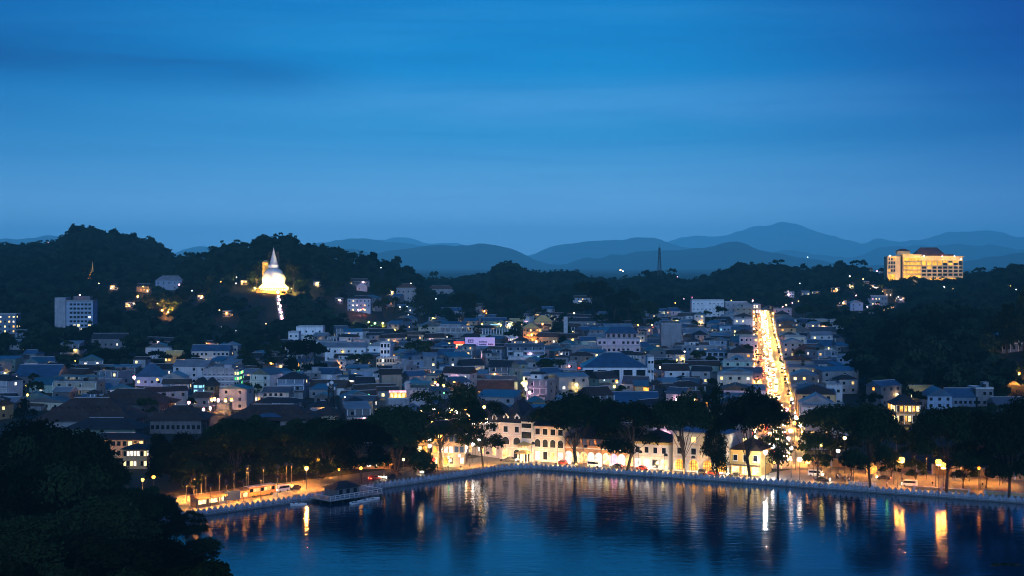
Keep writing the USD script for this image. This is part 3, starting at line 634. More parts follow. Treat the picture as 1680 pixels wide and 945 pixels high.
tag(ribbon('hill_road', hill_road, 5, .5, M['road_worn']), kind='structure')
STREET_ZONE = Polygon([(street_x(460) - 9.3, 455), (street_x(460) + 9.3, 455), (street_x(1560) + 9.3, 1560), (street_x(1560) - 9.3, 1560)])
FOOT.append(STREET_ZONE)
for yy in np.arange(480, 1560, 30): keep(street_x(yy) - 25, street_x(yy) + 25, yy - 16, yy + 16)
# ---------------------------------------------------------------- lake edge: lines along the two shores
RD, RN, R0 = np.array([.900, -.436]), np.array([.436, .900]), np.array([22.3, 468.0])
LD, LN, L0 = np.array([-.690, -.724]), np.array([-.724, .690]), np.array([-13.5, 461.0])
RANG = math.atan2(-.436, .900)
def on_line(px, P, D):
    k = (px - 840) / F; t = (k * P[1] - P[0]) / (D[0] - k * D[1]); return P + t * D, t
def RS(px, off): return on_line(px, R0 + RN * off, RD)[0]
def LS(px, off): return on_line(px, L0 + LN * off, LD)[0]
shore_line = LineString([(-112, 362)] + W_L + W_C + W_R + [(175, 394)])
def arc(line, a, b, step):
    n = int((b - a) / step) + 1; return [np.array(line.interpolate(a + (b - a) * k / (n - 1)).coords[0]) for k in range(n)]
# promenade behind the wall, lakeside roads
land = shore_line.buffer(4.2, cap_style=2)
def sheet(name, poly, z, m, kind='structure', skirt=0.0):
    mb = MB()
    for g in getattr(poly, 'geoms', [poly]):
        if g.area < 2: continue
        v, f = trimesh.creation.triangulate_polygon(g.simplify(.05), engine='earcut')
        cr = np.cross(v[f[:, 1]] - v[f[:, 0]], v[f[:, 2]] - v[f[:, 0]]); f = np.where(cr[:, None] < 0, f[:, ::-1], f)
        mb.add(np.c_[v, np.full(len(v), z)], f)
        if skirt:
            e = np.array(g.simplify(.05).exterior.coords); n = len(e); i = np.arange(n - 1)
            mb.add(np.vstack([np.c_[e, np.full(n, z)], np.c_[e, np.full(n, z - skirt)]]), np.stack([i, i + n, i + n + 1, i + 1], 1))
    return tag(mb.build(name, m), kind=kind)
ROADBED = shore_line.buffer(13.5, cap_style=2)
ROADBED = ROADBED.difference(LAKE); PROM = land.difference(LAKE).buffer(-.02)
PLAZA = Polygon([tuple(RS(1262, 5)), tuple(RS(1262, 20)), (street_x(475) + 9.3, 475), (street_x(475) + 12, 480), tuple(RS(1330, 44)), tuple(RS(1720, 52)), tuple(RS(1760, 5))])
LROAD = LineString([tuple(LS(845, 15)), tuple(LS(640, 17)), tuple(LS(420, 20)), tuple(LS(300, 22)), tuple(LS(240, 26))]).buffer(8.5)
sheet('lakeside_road', unary_union([ROADBED.buffer(0), PLAZA.buffer(0), LROAD.buffer(0)]).difference(LAKE.buffer(.5)), .98, M['road_worn'])
sheet('promenade', PROM.difference(LAKE.buffer(.35)), 1.11, M['paving'], skirt=.3)
mk = MB()
for k in range(30):
    p = RS(880, 8.2) + RD * 5.0 * k; q = p + RD * 2.2; n = RN * .09
    mk.add([(*(p - n), .984), (*(q - n), .984), (*(q + n), .984), (*(p + n), .984)], [(0, 1, 2, 3)])
tag(mk.build('lane_marking', M['paint']), kind='structure')

# the lake wall with its cloud shaped merlons
M['wall_white'] = mat('wall_white', (.34, .37, .43), .8, .35, .5, stain=.8)
M['wall_foot'] = mat('wall_foot', (.14, .145, .15), .8, .3, .6)
wall = thing('lake_wall', (0, 0, 0), 0, 'white lake wall with a row of pointed merlons along the water', 'wall')
def wall_strip(mb, pts, off0, off1, z0, z1):
    pts = np.array(pts); tn = np.gradient(pts, axis=0); tn /= np.linalg.norm(tn, axis=1, keepdims=True); nr = np.c_[-tn[:, 1], tn[:, 0]]
    a, b = pts + nr * off0, pts + nr * off1; n = len(pts); i = np.arange(n - 1)
    V = np.vstack([np.c_[a, np.full(n, z0)], np.c_[a, np.full(n, z1)], np.c_[b, np.full(n, z1)], np.c_[b, np.full(n, z0)]])
    fs = [np.stack([i + p * n, i + 1 + p * n, i + 1 + q * n, i + q * n], 1) for p, q in ((0, 1), (1, 2), (2, 3))]
    mb.add(V, np.vstack(fs)); return mb
sp = arc(shore_line, 0, shore_line.length, 1.0)
wall_strip(MB(), sp, -.12, .62, -2.5, .42).build('footing', M['wall_foot'], wall)
wall_strip(MB(), sp, 0.0, .42, .42, 1.12).build('parapet', M['wall_white'], wall)
wall_strip(MB(), sp, -.06, .48, 1.12, 1.20).build('coping', M['wall_white'], wall)
niche = MB(); PITCH = 1.75; nm = int(shore_line.length / PITCH)
mer = [(-.80, 0), (.80, 0), (.78, .18), (.60, .36), (.56, .52), (.30, .74), (0, 1.12), (-.30, .74), (-.56, .52), (-.60, .36), (-.78, .18)]
for k in range(nm):
    s = (k + .5) * PITCH; p = np.array(shore_line.interpolate(s).coords[0]); q = np.array(shore_line.interpolate(s + .05).coords[0]); a = math.atan2(*(q - p)[::-1])
    nrm = np.array([-math.sin(a), math.cos(a)]); c = p + nrm * .21
    MB().slab(mer, -.13, .13).move(c[0], c[1], 1.20, a).build('merlon', M['wall_white'], wall)
    for j in (-.45, 0, .45):
        q_ = MB().slab([(j - .14, 0), (j + .14, 0), (j, .34)], -.235, -.20).move(c[0], c[1], .62, a); niche.add(q_.v[0], q_.f[0])
tag(niche.build('lamp_niche', M['dark'], wall), kind='stuff')

# ---------------------------------------------------------------- shore trees
T_SHORE = [tree_proto('rain_tree_class', 22, 12, 140, 8000, .46, 15, .36, 'umbrella', squash=.8), tree_proto('rain_tree_class', 22, 12, 141, 8000, .46, 17, .34, 'dome'),
           tree_proto('rain_tree_class', 22, 12, 142, 4600, .46, 15, .36, 'loose'), tree_proto('tall_tree_class', 26, 9, 143, 6000, .44, 12, .26, 'tall', squash=.9, hollow=.35),
           tree_proto('rain_tree_class', 22, 12, 144, 9500, .48, 20, .30, 'dome'), tree_proto('thin_tree_class', 24, 7, 145, 2200, .42, 10, .28, 'tall', hollow=.3), tree_proto('small_tree_class', 10, 5, 146, 1800, .38, 9, .28, 'dome'),
           tree_proto('dense_tree_class', 22, 12, 147, 11000, .50, 24, .06, 'dome', squash=.85), tree_proto('dense_tree_class', 22, 12, 148, 10000, .50, 24, .05, 'loose', squash=.9)]
T_DIM = [(22, 12), (22, 12), (22, 12), (26, 9), (22, 12), (24, 7), (10, 5), (22, 12), (22, 12)]
def place_tree(k, x, y, top_py, half_px, label, name='lakeside_tree', group='trees along the lake shore', rz=None, gnd=None, protos=None, dims=None, unique=False):
    z = gz(x, y) if gnd is None else gnd; protos = protos or T_SHORE; dims = dims or T_DIM
    h = max(py_z(top_py, y) - z, 3.0); r = half_px / F * y
    t = copy_of(protos[k], name, (x, y, z - .1), rng.uniform(0, 6.28) if rz is None else rz, (r / dims[k][1], r / dims[k][1], h / dims[k][0]), None, 'tree', group)
    px, py = to_px(x, y, z + h * .6); plabel(t, label, px, py); return t
R_TREES = [(0, 945, 3.4, 652, 70, 'broad dark tree on the promenade before the hotel, forked leaning trunk'), (1, 1028, 3.2, 664, 60, 'dark spreading tree on the promenade before the pale two-storey building'),
           (0, 1122, 3.2, 652, 54, 'dark loose tree on the promenade before the orange arched windows'), (3, 1175, 3.4, 632, 25, 'tallest slim dark tree on the promenade, left of the street mouth'),
           (0, 1232, 3.2, 645, 56, 'dark tree with open lower branches just left of the street mouth'), (5, 1276, 4.6, 652, 27, 'thin sparse tree standing before the glaring street mouth'),
           (6, 1342, 17, 712, 32, 'small bushy tree in the lit plaza right of the street mouth'), (6, 1397, 24, 738, 22, 'smallest round tree in a ring of kerb on the plaza'),
           (4, 1428, 3.4, 664, 52, 'wide dark tree on the promenade before the lit plaza'), (1, 1552, 3.4, 664, 62, 'wide dark tree with forked trunk on the right promenade'),
           (4, 1655, 3.2, 676, 56, 'dark tree by the lake wall at the right picture edge'), (2, 1692, 4.0, 690, 48, 'dark tree cut off by the right picture edge'),
           (6, 1502, 17, 752, 20, 'small dark tree on the plaza beside the orange twin lamps'), (6, 1580, 15, 748, 24, 'small dark tree between the two gate pillars and the wall'), (6, 1618, 19, 742, 28, 'low bushy tree on the right plaza'), (6, 1462, 27, 748, 22, 'small dark tree before the ochre boundary wall'), (4, 1368, 46, 662, 62, 'dense dark tree behind the plaza, right of the main street'), (1, 1500, 50, 706, 30, 'dark tree behind the plaza below the verandah house'), (4, 1610, 42, 676, 58, 'dense dark tree behind the plaza at right')]
for k, px, off, top, half, lab in R_TREES:
    p = RS(px, off); place_tree(k, p[0], p[1], top - (8 if half > 40 and px < 1300 else 0), half * (1.14 if half > 40 and px < 1300 else 1.0), lab, rz=(2.2 if px == 945 else None))
L_TREES = [(2, 792, 6, 676, 42, 'round dark tree at the lake corner before the hotel wing'), (2, 724, 13, 660, 60, 'big dark tree with lights glittering through it left of the hotel'), (7, 655, 12, 668, 68, 'big dense dark tree in the middle of the left shore'),
           (4, 592, 9, 690, 52, 'dark tree over the boat jetty'), (7, 530, 26, 686, 62, 'dense dark tree behind the boat jetty'), (8, 462, 34, 694, 58, 'dense dark tree behind the lit bus'),
           (7, 392, 40, 690, 62, 'dense dark tree behind the shop kiosks'), (6, 318, 22, 752, 24, 'small tree lit orange from below at the left road'), (8, 284, 56, 706, 44, 'dark tree before the palace wall with lit windows'),
           (7, 690, 34, 680, 52, 'dark tree deep behind the left shore trees'), (2, 765, 20, 690, 44, 'dark tree with sparkling gaps beside the hotel wing'), (8, 330, 48, 715, 55, 'dark tree between the palace and the kiosks'), (8, 590, 40, 694, 60, 'dark tree filling the park behind the left shore')]
for k, px, off, top, half, lab in L_TREES:
    p = LS(px, off); place_tree(k, p[0], p[1], top, half, lab)
NEAR = [(60, 372, 692, 88), (-12, 362, 702, 80), (128, 350, 708, 84), (160, 352, 750, 52), (222, 362, 802, 30), (110, 306, 756, 92), (18, 300, 772, 90), (186, 318, 800, 72), (258, 350, 812, 44), (306, 354, 838, 36), (160, 272, 822, 96), (48, 252, 846, 96), (236, 292, 856, 66),
        (300, 306, 886, 58), (330, 326, 884, 36), (120, 232, 880, 104), (214, 240, 886, 96), (10, 222, 880, 100), (300, 268, 910, 66)]
for i, (px, Y, top, half) in enumerate(NEAR):
    x = px_x(px, Y); z = gz(x, Y); z = max(z, 1.0)
    tag(place_tree((7, 8, 7, 4)[i % 4], x, Y, top, half, 'large black tree on the near left bank', group='trees on the near left bank', gnd=z), 'large black tree in the dark mass on the near left bank'); pending.pop()

# ---------------------------------------------------------------- the hotel at the lake corner
M['h_white'] = mat('h_white', (.74, .70, .62), .85, .12, .5, stain=.25)
M['h_pink'] = mat('h_pink', (.70, .55, .46), .85, .12, .5, stain=.25)
M['h_terra'] = mat('h_terra', (.50, .26, .13), .85, .15, .5)
M['h_yellow'] = mat('h_yellow', (.62, .45, .16), .8, .15, .5)
FO = 11.5
def FU(px): return on_line(px, R0 + RN * FO, RD)[1]
def arch(u, z, w, h, n=7):
    r = w / 2; pts = [(u - r, z), (u + r, z)]
    for k in range(n + 1): a = math.pi * k / n; pts.append((u + r * math.cos(a), z + h - r + r * math.sin(a)))
    return pts
def arch_window(par, u, z, w, h, m, fm='trim', y=0.0, bars=False):
    f = MB().slab(arch(u, z - .12, w + .4, h + .32), y - .10, y + .1).build('window', M[fm], par)
    MB().slab(arch(u, z, w, h), y - .13, y - .09).build('pane', M[m], f)
    if bars:
        b = MB()
        for q in (-.25, 0, .25): b.box(u + q * w - .05, u + q * w + .05, y - .19, y - .134, z, z + h * .86)
        for q in (.3, .6): b.box(u - w / 2, u + w / 2, y - .20, y - .134, z + h * q - .04, z + h * q + .04)
        b.build('glazing_bar', M['dark'], f)
def rect_window(par, u, z, w, h, m, fm='trim', y=0.0):
    f = MB().box(u - w / 2 - .16, u + w / 2 + .16, y - .10, y + .1, z - .16, z + h + .16).build('window', M[fm], par)
    MB().box(u - w / 2, u + w / 2, y - .13, y - .09, z, z + h).build('pane', M[m], f)
    MB().box(u - w / 2 - .3, u + w / 2 + .3, y - .3, y - .003, z - .34, z - .16).build('sill', M[fm], f)
def dormer(par, u, z, y=0.0, w=2.1, tr=None):
    tr = tr or (lambda m: m)
    d = tr(MB().slab([(u - w / 2, z), (u + w / 2, z), (u + w / 2, z + 1.7), (u, z + 3.0), (u - w / 2, z + 1.7)], y - .2, y + 3.2)).build('dormer', M['h_white'], par)
    tr(MB().slab([(u - w * .27, z + .35), (u + w * .27, z + .35), (u + w * .27, z + 1.6), (u, z + 2.15), (u - w * .27, z + 1.6)], y - .26, y - .19)).build('pane', M['glass_dark'], d)
    rf = MB()
    for s in (-1, 1):
        rf.slab(sorted_ccw([(u, z + 3.05), (u, z + 3.3), (u + s * (w / 2 + .45), z + 1.72), (u + s * (w / 2 + .45), z + 1.48)]), y - .55, y + 3.3)
    tr(rf).build('dormer_roof', M['tile_dark'], d)
def sorted_ccw(p):
    c = np.mean(p, 0); return sorted(p, key=lambda q: math.atan2(q[1] - c[1], q[0] - c[0]))
z0 = .95; O = RS(858, FO); u0 = FU(858)
def U(px): return FU(px) - u0
hotel = thing('lakeside_hotel', (O[0], O[1], z0), RANG, 'large cream three-storey hotel with arches, dormers and dark roofs at the lake corner', 'hotel')
# central block
a, b = U(820), U(858); mid = (a + b) / 2; HE = 13.0
MB().box(a, b, 0, 15, -3, HE).build('wall', M['h_pink'], hotel)
MB().hip(a, b, 0, 15, HE + .003, 7.4, over=.9).build('roof', M['tile_dark'], hotel)
MB().box(a - .25, b + .25, -.3, 15.2, HE - .45, HE).build('cornice', M['h_white'], hotel)
for z in (4.3, 8.6): MB().box(a - .1, b + .1, -.16, -.003, z - .16, z + .16).build('string_course', M['h_white'], hotel)
for q in (.26, .74):
    u = a + (b - a) * q
    dormer(hotel, u, HE + .3, .3)
    rect_window(hotel, u, 9.6, 1.6, 2.0, 'glass_dark'); arch_window(hotel, u, 5.3, 2.6, 2.6, 'dark')
    arch_window(hotel, u, .5, 2.4, 3.2, 'lit_warm' if q < .5 else 'dark')
# left wing, turned back from the corner
lw = 40.0; la = math.radians(-18)
def lwm(m): return m.move(a, 1.2, 0, la)
lwm(MB().box(-lw, -.05, 0, 13, -3, 12.6)).build('wing_wall', M['h_pink'], hotel)
lwm(MB().hip(-lw, -.05, 0, 13, 12.603, 6.4, over=.8)).build('wing_roof', M['tile_dark'], hotel)
lwm(MB().box(-lw - .1, -.06, -.25, -.003, 12.1, 12.6)).build('wing_cornice', M['h_white'], hotel)
for k in range(6):
    u = -3.5 - k * 6.0
    if k < 5: dormer(hotel, u, 12.8, .3, 2.3, lwm)
    for z, hh, mm in ((9.2, 2.0, 'glass_dark'), (5.2, 2.4, 'glass_dark'), (.8, 2.8, 'lit_warm')):
        f = lwm(MB().box(u - 1.0, u + 1.0, -.1, .1, z - .15, z + hh + .15)).build('wing_window', M['trim'], hotel)
        lwm(MB().box(u - .8, u + .8, -.14, -.09, z, z + hh)).build('pane', M[mm], f)
# entrance bay with two yellow canopies
b2 = U(876); c = (b + b2) / 2; hw = (b2 - b) / 2
MB().box(b + .02, b2, -1.6, 12, -3, 13.8).build('bay_wall', M['h_white'], hotel)
MB().hip(b, b2, -1.6, 12, 13.803, 4.2, over=.7).build('bay_roof', M['tile_dark'], hotel)
for z, hh in ((11.6, 1.5), (8.0, 2.2)): local = MB().box(c - hw * .85, c + hw * .85, -1.74, -1.5, z, z + hh).build('bay_window', M['glass_dark'], hotel)
for z, ext, nm in ((5.9, 3.6, 'upper_canopy'), (3.2, 4.4, 'porch_canopy')):
    MB().hip(c - hw * .95, c + hw * .95, -1.6 - ext, -1.62, z, 1.3, over=.35).build(nm, M['h_yellow'], hotel)
MB().box(c - hw * .9, c + hw * .9, -4.9, -1.62, 3.0, 3.19).build('porch_floor', M['h_white'], hotel)
for s in (-.85, -.3, .3, .85):
    MB().lathe([(.3, -.2), (.24, .2), (.2, 2.8), (.32, 3.0)], (c + s * hw, -4.7), 8).build('column', M['h_white'], hotel)
    MB().box(c + s * hw * .9 - .1, c + s * hw * .9 + .1, -4.6, -4.4, 4.2, 5.9).build('balcony_post', M['h_yellow'], hotel)
MB().box(c - hw * .9, c + hw * .9, -4.75, -4.62, 4.3, 5.0).build('balcony_rail', M['h_white'], hotel)
MB().box(c - hw * .55, c + hw * .55, -1.74, -1.55, 0, 2.7).build('entrance_door', M['dark'], hotel)
# right wing three storeys, then the arcade with its terrace
c0, c1 = b2, U(926)
MB().box(c0 + .02, c1, 0, 14, -3, 12.4).build('wall', M['h_pink'], hotel)
MB().hip(c0, c1, 0, 14, 12.403, 6.0, over=.8).build('roof', M['tile_dark'], hotel)
for z in (4.3, 8.6): MB().box(c0 + .03, c1 + .1, -.16, -.003, z - .16, z + .16).build('string_course', M['h_white'], hotel)
for k in range(4):
    u = c0 + (c1 - c0) * (k + .5) / 4
    rect_window(hotel, u, 9.4, 1.7, 2.0, 'glass_dark'); arch_window(hotel, u, 5.1, 2.0, 2.7, 'dark')
    rect_window(hotel, u, .8, 1.5, 2.7, ('lit_white', 'glass_dark', 'lit_warm', 'lit_white')[k])
d0, d1 = c1, U(1038)
MB().box(d0 + .02, d1, .6, 13, -3, 5.4).build('arcade_wall', M['h_terra'], hotel)
MB().box(d0 + .02, d1 + .1, .2, 13.1, 5.4, 5.75).build('terrace_slab', M['h_white'], hotel)
MB().box(d0 + .03, d1, .22, .34, 5.75, 6.5).build('terrace_rail', M['h_terra'], hotel)
nA = 9
for k in range(nA):
    u = d0 + (d1 - d0) * (k + .5) / nA
    arch_window(hotel, u, .6, 2.4, 3.6, ('lit_white', 'lit_yellow', 'lit_warm', 'lit_white', 'lit_white', 'lit_yellow', 'lit_pink', 'lit_white', 'lit_warm')[k], 'h_white', .6)
for k in range(nA + 1):
    u = d0 + .6 + (d1 - d0 - 1.2) * k / nA; MB().box(u - .38, u + .38, .5, 1.3, 5.76, 8.6).build('terrace_pillar', M['h_terra'], hotel)
MB().hip(d0 + .6, d1, 2.0, 13, 8.7, 4.2, over=.9).build('terrace_roof', M['tile_dark'], hotel)
MB().box(d0 + .6, d1 - .4, 3.4, 12.6, 5.76, 8.69).build('terrace_wall', M['h_pink'], hotel)
FOOT.append(Polygon([tuple(RS(735, 8)), tuple(RS(1260, 4)), tuple(RS(1260, 26)), tuple(RS(700, 34))])); FOOT.append(Polygon([(-48, 489), (8, 480), (10, 510), (-40, 530)]))
# pale two-storey house with yellow cornice, then the arched shop
e0, e1 = U(1041), U(1098); q = RS(1069, FO)
pale = thing('pale_house', (q[0], q[1], z0), RANG, 'pale two-storey house with lit cornice beside the hotel arcade', 'house'); w = e1 - e0
MB().box(-w / 2, w / 2, -.6, 12, -3, 8.4).build('wall', M['h_white'], pale); MB().box(-w / 2 - .3, w / 2 + .3, -1.0, 12.2, 8.4, 9.2).build('cornice', M['h_yellow'], pale); MB().hip(-w / 2, w / 2, -.6, 12, 9.203, 3.6, over=.4).build('roof', M['tile_brown'], pale)
MB().box(-w / 2 - .1, w / 2 + .1, -.78, -.603, 4.3, 4.6).build('string_course', M['h_pink'], pale)
for k in range(4):
    u = -w / 2 + w * (k + .5) / 4; rect_window(pale, u, 5.5, 1.3, 1.9, 'glass_dark', y=-.6); rect_window(pale, u, .7, 1.9, 2.7, ('lit_white', 'lit_white', 'glass_dark', 'lit_yellow')[k], y=-.6)
f0, f1 = U(1104), U(1196); q = RS(1150, FO); w = f1 - f0
shop = thing('arched_shop', (q[0], q[1], z0), RANG, 'cream three-storey shop with four large orange arched windows', 'shop building')
MB().box(-w / 2, w / 2, -.3, 14, -3, 12.6).build('wall', M['h_white'], shop); MB().box(-w / 2 - .3, w / 2 + .3, -.7, 14.2, 12.6, 13.2).build('roof', M['concrete_pale'], shop)
for z in (4.7, 8.8): MB().box(-w / 2 - .1, w / 2 + .1, -.48, -.303, z, z + .35).build('string_course', M['h_pink'], shop)
for k in range(4):
    u = -w / 2 + w * (k + .5) / 4; arch_window(shop, u, .7, 3.0, 3.5, 'lit_orange', y=-.3, bars=True); rect_window(shop, u, 5.8, 1.6, 2.0, 'glass_dark', y=-.3); rect_window(shop, u, 9.8, 1.6, 1.8, 'glass_dark' if k != 1 else 'lit_warm', y=-.3)
g0, g1 = U(1199), U(1248); q = RS(1223, FO); w = g1 - g0
corner = thing('corner_shop', (q[0], q[1], z0), RANG, 'yellow lit two-storey corner shop at the street mouth', 'shop building')
MB().box(-w / 2, w / 2, 0, 13, -3, 8.2).build('wall', M['h_yellow'], corner); MB().hip(-w / 2, w / 2, 0, 13, 8.203, 3.4, over=.6).build('roof', M['tile_brown'], corner); MB().box(-w / 2, w / 2, -2.6, -.003, 3.4, 3.6).build('awning', M['metal_rust'], corner)
for k in range(3): u = -w / 2 + w * (k + .5) / 3; local = MB().box(u - 1.2, u + 1.2, -.08, .1, .3, 2.9).build('shopfront', M['lit_yellow'], corner); rect_window(corner, u, 4.8, 1.3, 1.8, 'glass_dark')
# ---------------------------------------------------------------- landmarks on the hills
def base_at(px, py): 
    Y = Ysolve(px, py, 600); return px_x(px, Y), Y
M['st_white'] = mat('stupa_plaster', (.78, .77, .73), .8, .08, .3)
M['gold'] = mat('gilded', (.70, .42, .08), .45, .2, 1.0, .5, .3)
def spot_lamp(x, y, z, I, col, r=.35, name='flood_lamp', label=None, group=None, aim=None, share=False):
    """aim given: a flood light whose housing shields it from behind; else a glowing globe"""
    t = thing(name, (x, y, z), 0, None, 'lamp', group)
    MB().tube((0, 0, -1.0), (0, 0, .5), .06, .05, 5).build('post', M['steel'], t)
    if aim is None: MB().ball((0, 0, .5 + r), r, 1).build('lamp_head', vis_mat(col, min(9.0, I / (math.pi * r * r))), t)
    else:
        d = np.array(aim, float) - (x, y, z + .8); d /= np.linalg.norm(d); c = np.array([0, 0, .8])
        MB().tube(c - d * .25, c + d * .3, r * .6, r * 1.15, 10).build('housing', M['dark'], t); MB().tube(c + d * .303, c + d * .32, r, r, 10).build('lens', lamp_mat(I, col, r), t)
    if share: tag(t, label)
    else: plabel(t, label or 'lamp', *to_px(x, y, z))
    return t
VIS_COL = {'sodium': (1.0, .40, .06), 'warm': (1.0, .64, .26), 'white': (1.0, .86, .72), 'cool': (.72, .88, 1.0), 'pink': (1.0, .36, .52), 'yellow': (1.0, .72, .12), 'green': (.2, 1.0, .35), 'orange': (1.0, .26, .02), 'red': (1.0, .04, .02)}
def vis_mat(col, L):
    k = ('v', col, round(L, 1))
    if k not in _lm: _lm[k] = glow('globe_%s_%d' % (col, len(_lm)), VIS_COL[col], round(L, 1))
    return _lm[k]
# stupa
sx, sy = base_at(449, 474); sz = gz(sx, sy) + .5; S = sy / F
st = thing('stupa', (sx, sy, sz), 0, 'floodlit white stupa with ringed spire on the wooded hill', 'stupa')
R = 19 * S
MB().lathe([(R * 1.25, -6), (R * 1.25, 1.2), (R * 1.12, 1.2), (R * 1.12, 2.4), (.1, 2.4)], n=28).build('terrace', M['st_white'], st, 40)
MB().lathe([(R * 1.05, 2.4), (R * 1.05, 3.4), (R * .96, 3.4)] + [(R * math.cos(q_), 3.4 + 9.5 * S * .9 + 19.5 * S * math.sin(q_)) for q_ in np.linspace(-.42, 1.45, 14)] + [(.1, 3.4 + 8.55 * S + 19.5 * S)], n=32).build('dome', M['st_white'], st, 40)
dz = 3.4 + 8.55 * S + 18.6 * S; a = R * .40
MB().box(-a, a, -a, a, dz, dz + 5 * S).build('harmika', M['st_white'], st)
pr = []; hh = 24 * S
for k in range(10):
    q0, q1 = k / 10, (k + .62) / 10
    pr += [(a * .82 * (1 - q0 * .86), q0 * hh), (a * .95 * (1 - q0 * .86), q0 * hh + .01), (a * .95 * (1 - q1 * .86), q1 * hh), (a * .74 * (1 - q1 * .86), q1 * hh + .01)]
MB().lathe([(r_, z_ + dz + 5 * S) for r_, z_ in pr] + [(.35, dz + 5 * S + hh + 1.5), (.01, dz + 5 * S + hh + 3)], n=18).build('spire', M['st_white'], st)
for k in range(9):
    z = dz + 5 * S + hh * (k + .6) / 10; m = MB()
    m.box(a * .45, a * 1.25, -.15, .15, z, z + .45).box(-a * 1.25, -a * .45, -.15, .15, z, z + .45).build('scaffold_rung', M['dark'], st)
for (x, y) in ((a * 1.1, 0),): MB().tube((x, y, dz + 3 * S), (x, y, dz + 5 * S + hh), .12, .12, 5).build('scaffold_pole', M['steel'], st)
gp = thing('golden_platform', (sx, sy - R * 1.6, sz - 3.2), 0, 'golden lit balustrade terrace below the white stupa', 'terrace')
MB().box(-R * 1.15, R * 1.3, -4, R * .5, -9, 1.0).build('wall', M['gold'], gp)
for k in range(12): u = -R * 1.1 + R * 2.35 * (k + .5) / 12; MB().box(u - .35, u + .35, -4.3, -4.01, -3, 3.0).build('pillar', M['gold'], gp)
MB().box(-R * 1.15, R * 1.3, -4.4, -3.7, 3.0, 3.6).build('rail', M['gold'], gp)
keep(sx - R * 1.7, sx + R * 2.0, sy - 78, sy + R * 1.2); keep(sx - 2, sx + 9, sy - 260, sy - 20)
for k, (u, v, I, c) in enumerate(((-1.2, -1.9, 1500, 'warm'), (.1, -2.4, 1700, 'warm'), (1.3, -1.9, 1500, 'white'), (1.6, -.2, 900, 'yellow'), (-1.6, -.2, 900, 'yellow'), (-.5, -2.6, 1500, 'orange'), (.9, -2.6, 1500, 'orange'))):
    spot_lamp(sx + u * R, sy + v * R, sz - (1.0 if k < 5 else 6), I * .9, c, .5, label='floodlight aimed at the white stupa', group='floodlights round the stupa', aim=(sx, sy - (0 if k < 5 else R * 1.2), sz + (12 if k < 5 else -1)), share=True)
def lone_tree(k, px, base, top, half, label, name='hill_tree', protos=T_SKY, hd=(18, 8.0), group=None, y0=600):
    Y = Ysolve(px, base, y0); x = px_x(px, Y); z = gz(x, Y); h = max(py_z(top, Y) - z, 3); r = half / F * Y
    t = copy_of(protos[k], name, (x, Y, z - .2), rng.uniform(0, 6.28), (r / hd[1], r / hd[1], h / hd[0]), None, 'tree', group)
    plabel(t, label, px, (base + top) / 2); return x, Y, z
def lit_tree(k, px, base, top, half, label, col, I, **q):
    x, y, z = lone_tree(k, px, base, top, half, label, **q); h = half / F * y * 1.3
    for s_ in (-1, 1): spot_lamp(x + s_ * h * .7, y - h * 1.1, z - .4, I, col, .3, label='uplight beneath the %s' % label, group='uplights beneath lit trees', aim=(x, y, z + h), share=True)
    keep(x - h, x + h, y - 60, y)
lit_tree(0, 481, 478, 430, 17, 'yellow lit tree right of the white stupa', 'yellow', 9000); lit_tree(2, 421, 474, 434, 11, 'yellow lit tree left of the white stupa', 'yellow', 5000); lone_tree(1, 468, 476, 440, 9, 'dark tree silhouetted before the lit stupa terrace')
lone_tree(3, 447, 473, 446, 5, 'small dark tree silhouetted against the white stupa dome')
x, y = base_at(437, 413); 
ann = thing('hilltop_shrine', (px_x(436, sy + 12), sy + 12, sz + 22), 0, 'small golden lit shrine beside the stupa spire', 'shrine')
MB().box(-3, 3, -2, 2, -24, 3).build('wall', M['gold'], ann); MB().hip(-3, 3, -2, 2, 3, 1.8).build('roof', M['h_yellow'], ann); MB().box(-2.2, 2.2, -2.1, -2.001, .4, 2.4).build('window', M['lit_orange'], ann)
# stairway with lamps
stair_pts = [(456, 484), (457, 491), (458, 497), (457, 503), (460, 507), (459, 513), (461, 518), (462, 524), (463, 529), (450, 541), (447, 549)]
for k, (px, py) in enumerate(stair_pts):
    x, y = base_at(px, py + 2); z = gz(x, y); keep(x - 6, x + 6, y - 75, y + 5); t = thing('stair_lamp', (x, y, z), 0, None, 'lamp', 'lamps up the stairway to the stupa')
    MB().tube((0, 0, -.5), (0, 0, 3.2), .09, .06, 5).build('post', M['steel'], t); c = ('pink', 'white', 'pink', 'warm')[k % 4]
    MB().ball((0, 0, 3.8), 1.25, 1).build('lamp_head', vis_mat(c, 7.0), t); plabel(t, '%s globe on the stupa stairway' % {'pink': 'pink', 'white': 'white', 'warm': 'warm'}[c], px, py)
srs = [base_at(px, py) for px, py in [(463, 531), (462, 524), (461, 516), (459, 508), (458, 499), (456, 488)]]
tag(ribbon('stair_path', srs, 2.2, .4, M['concrete_pale']), kind='structure')

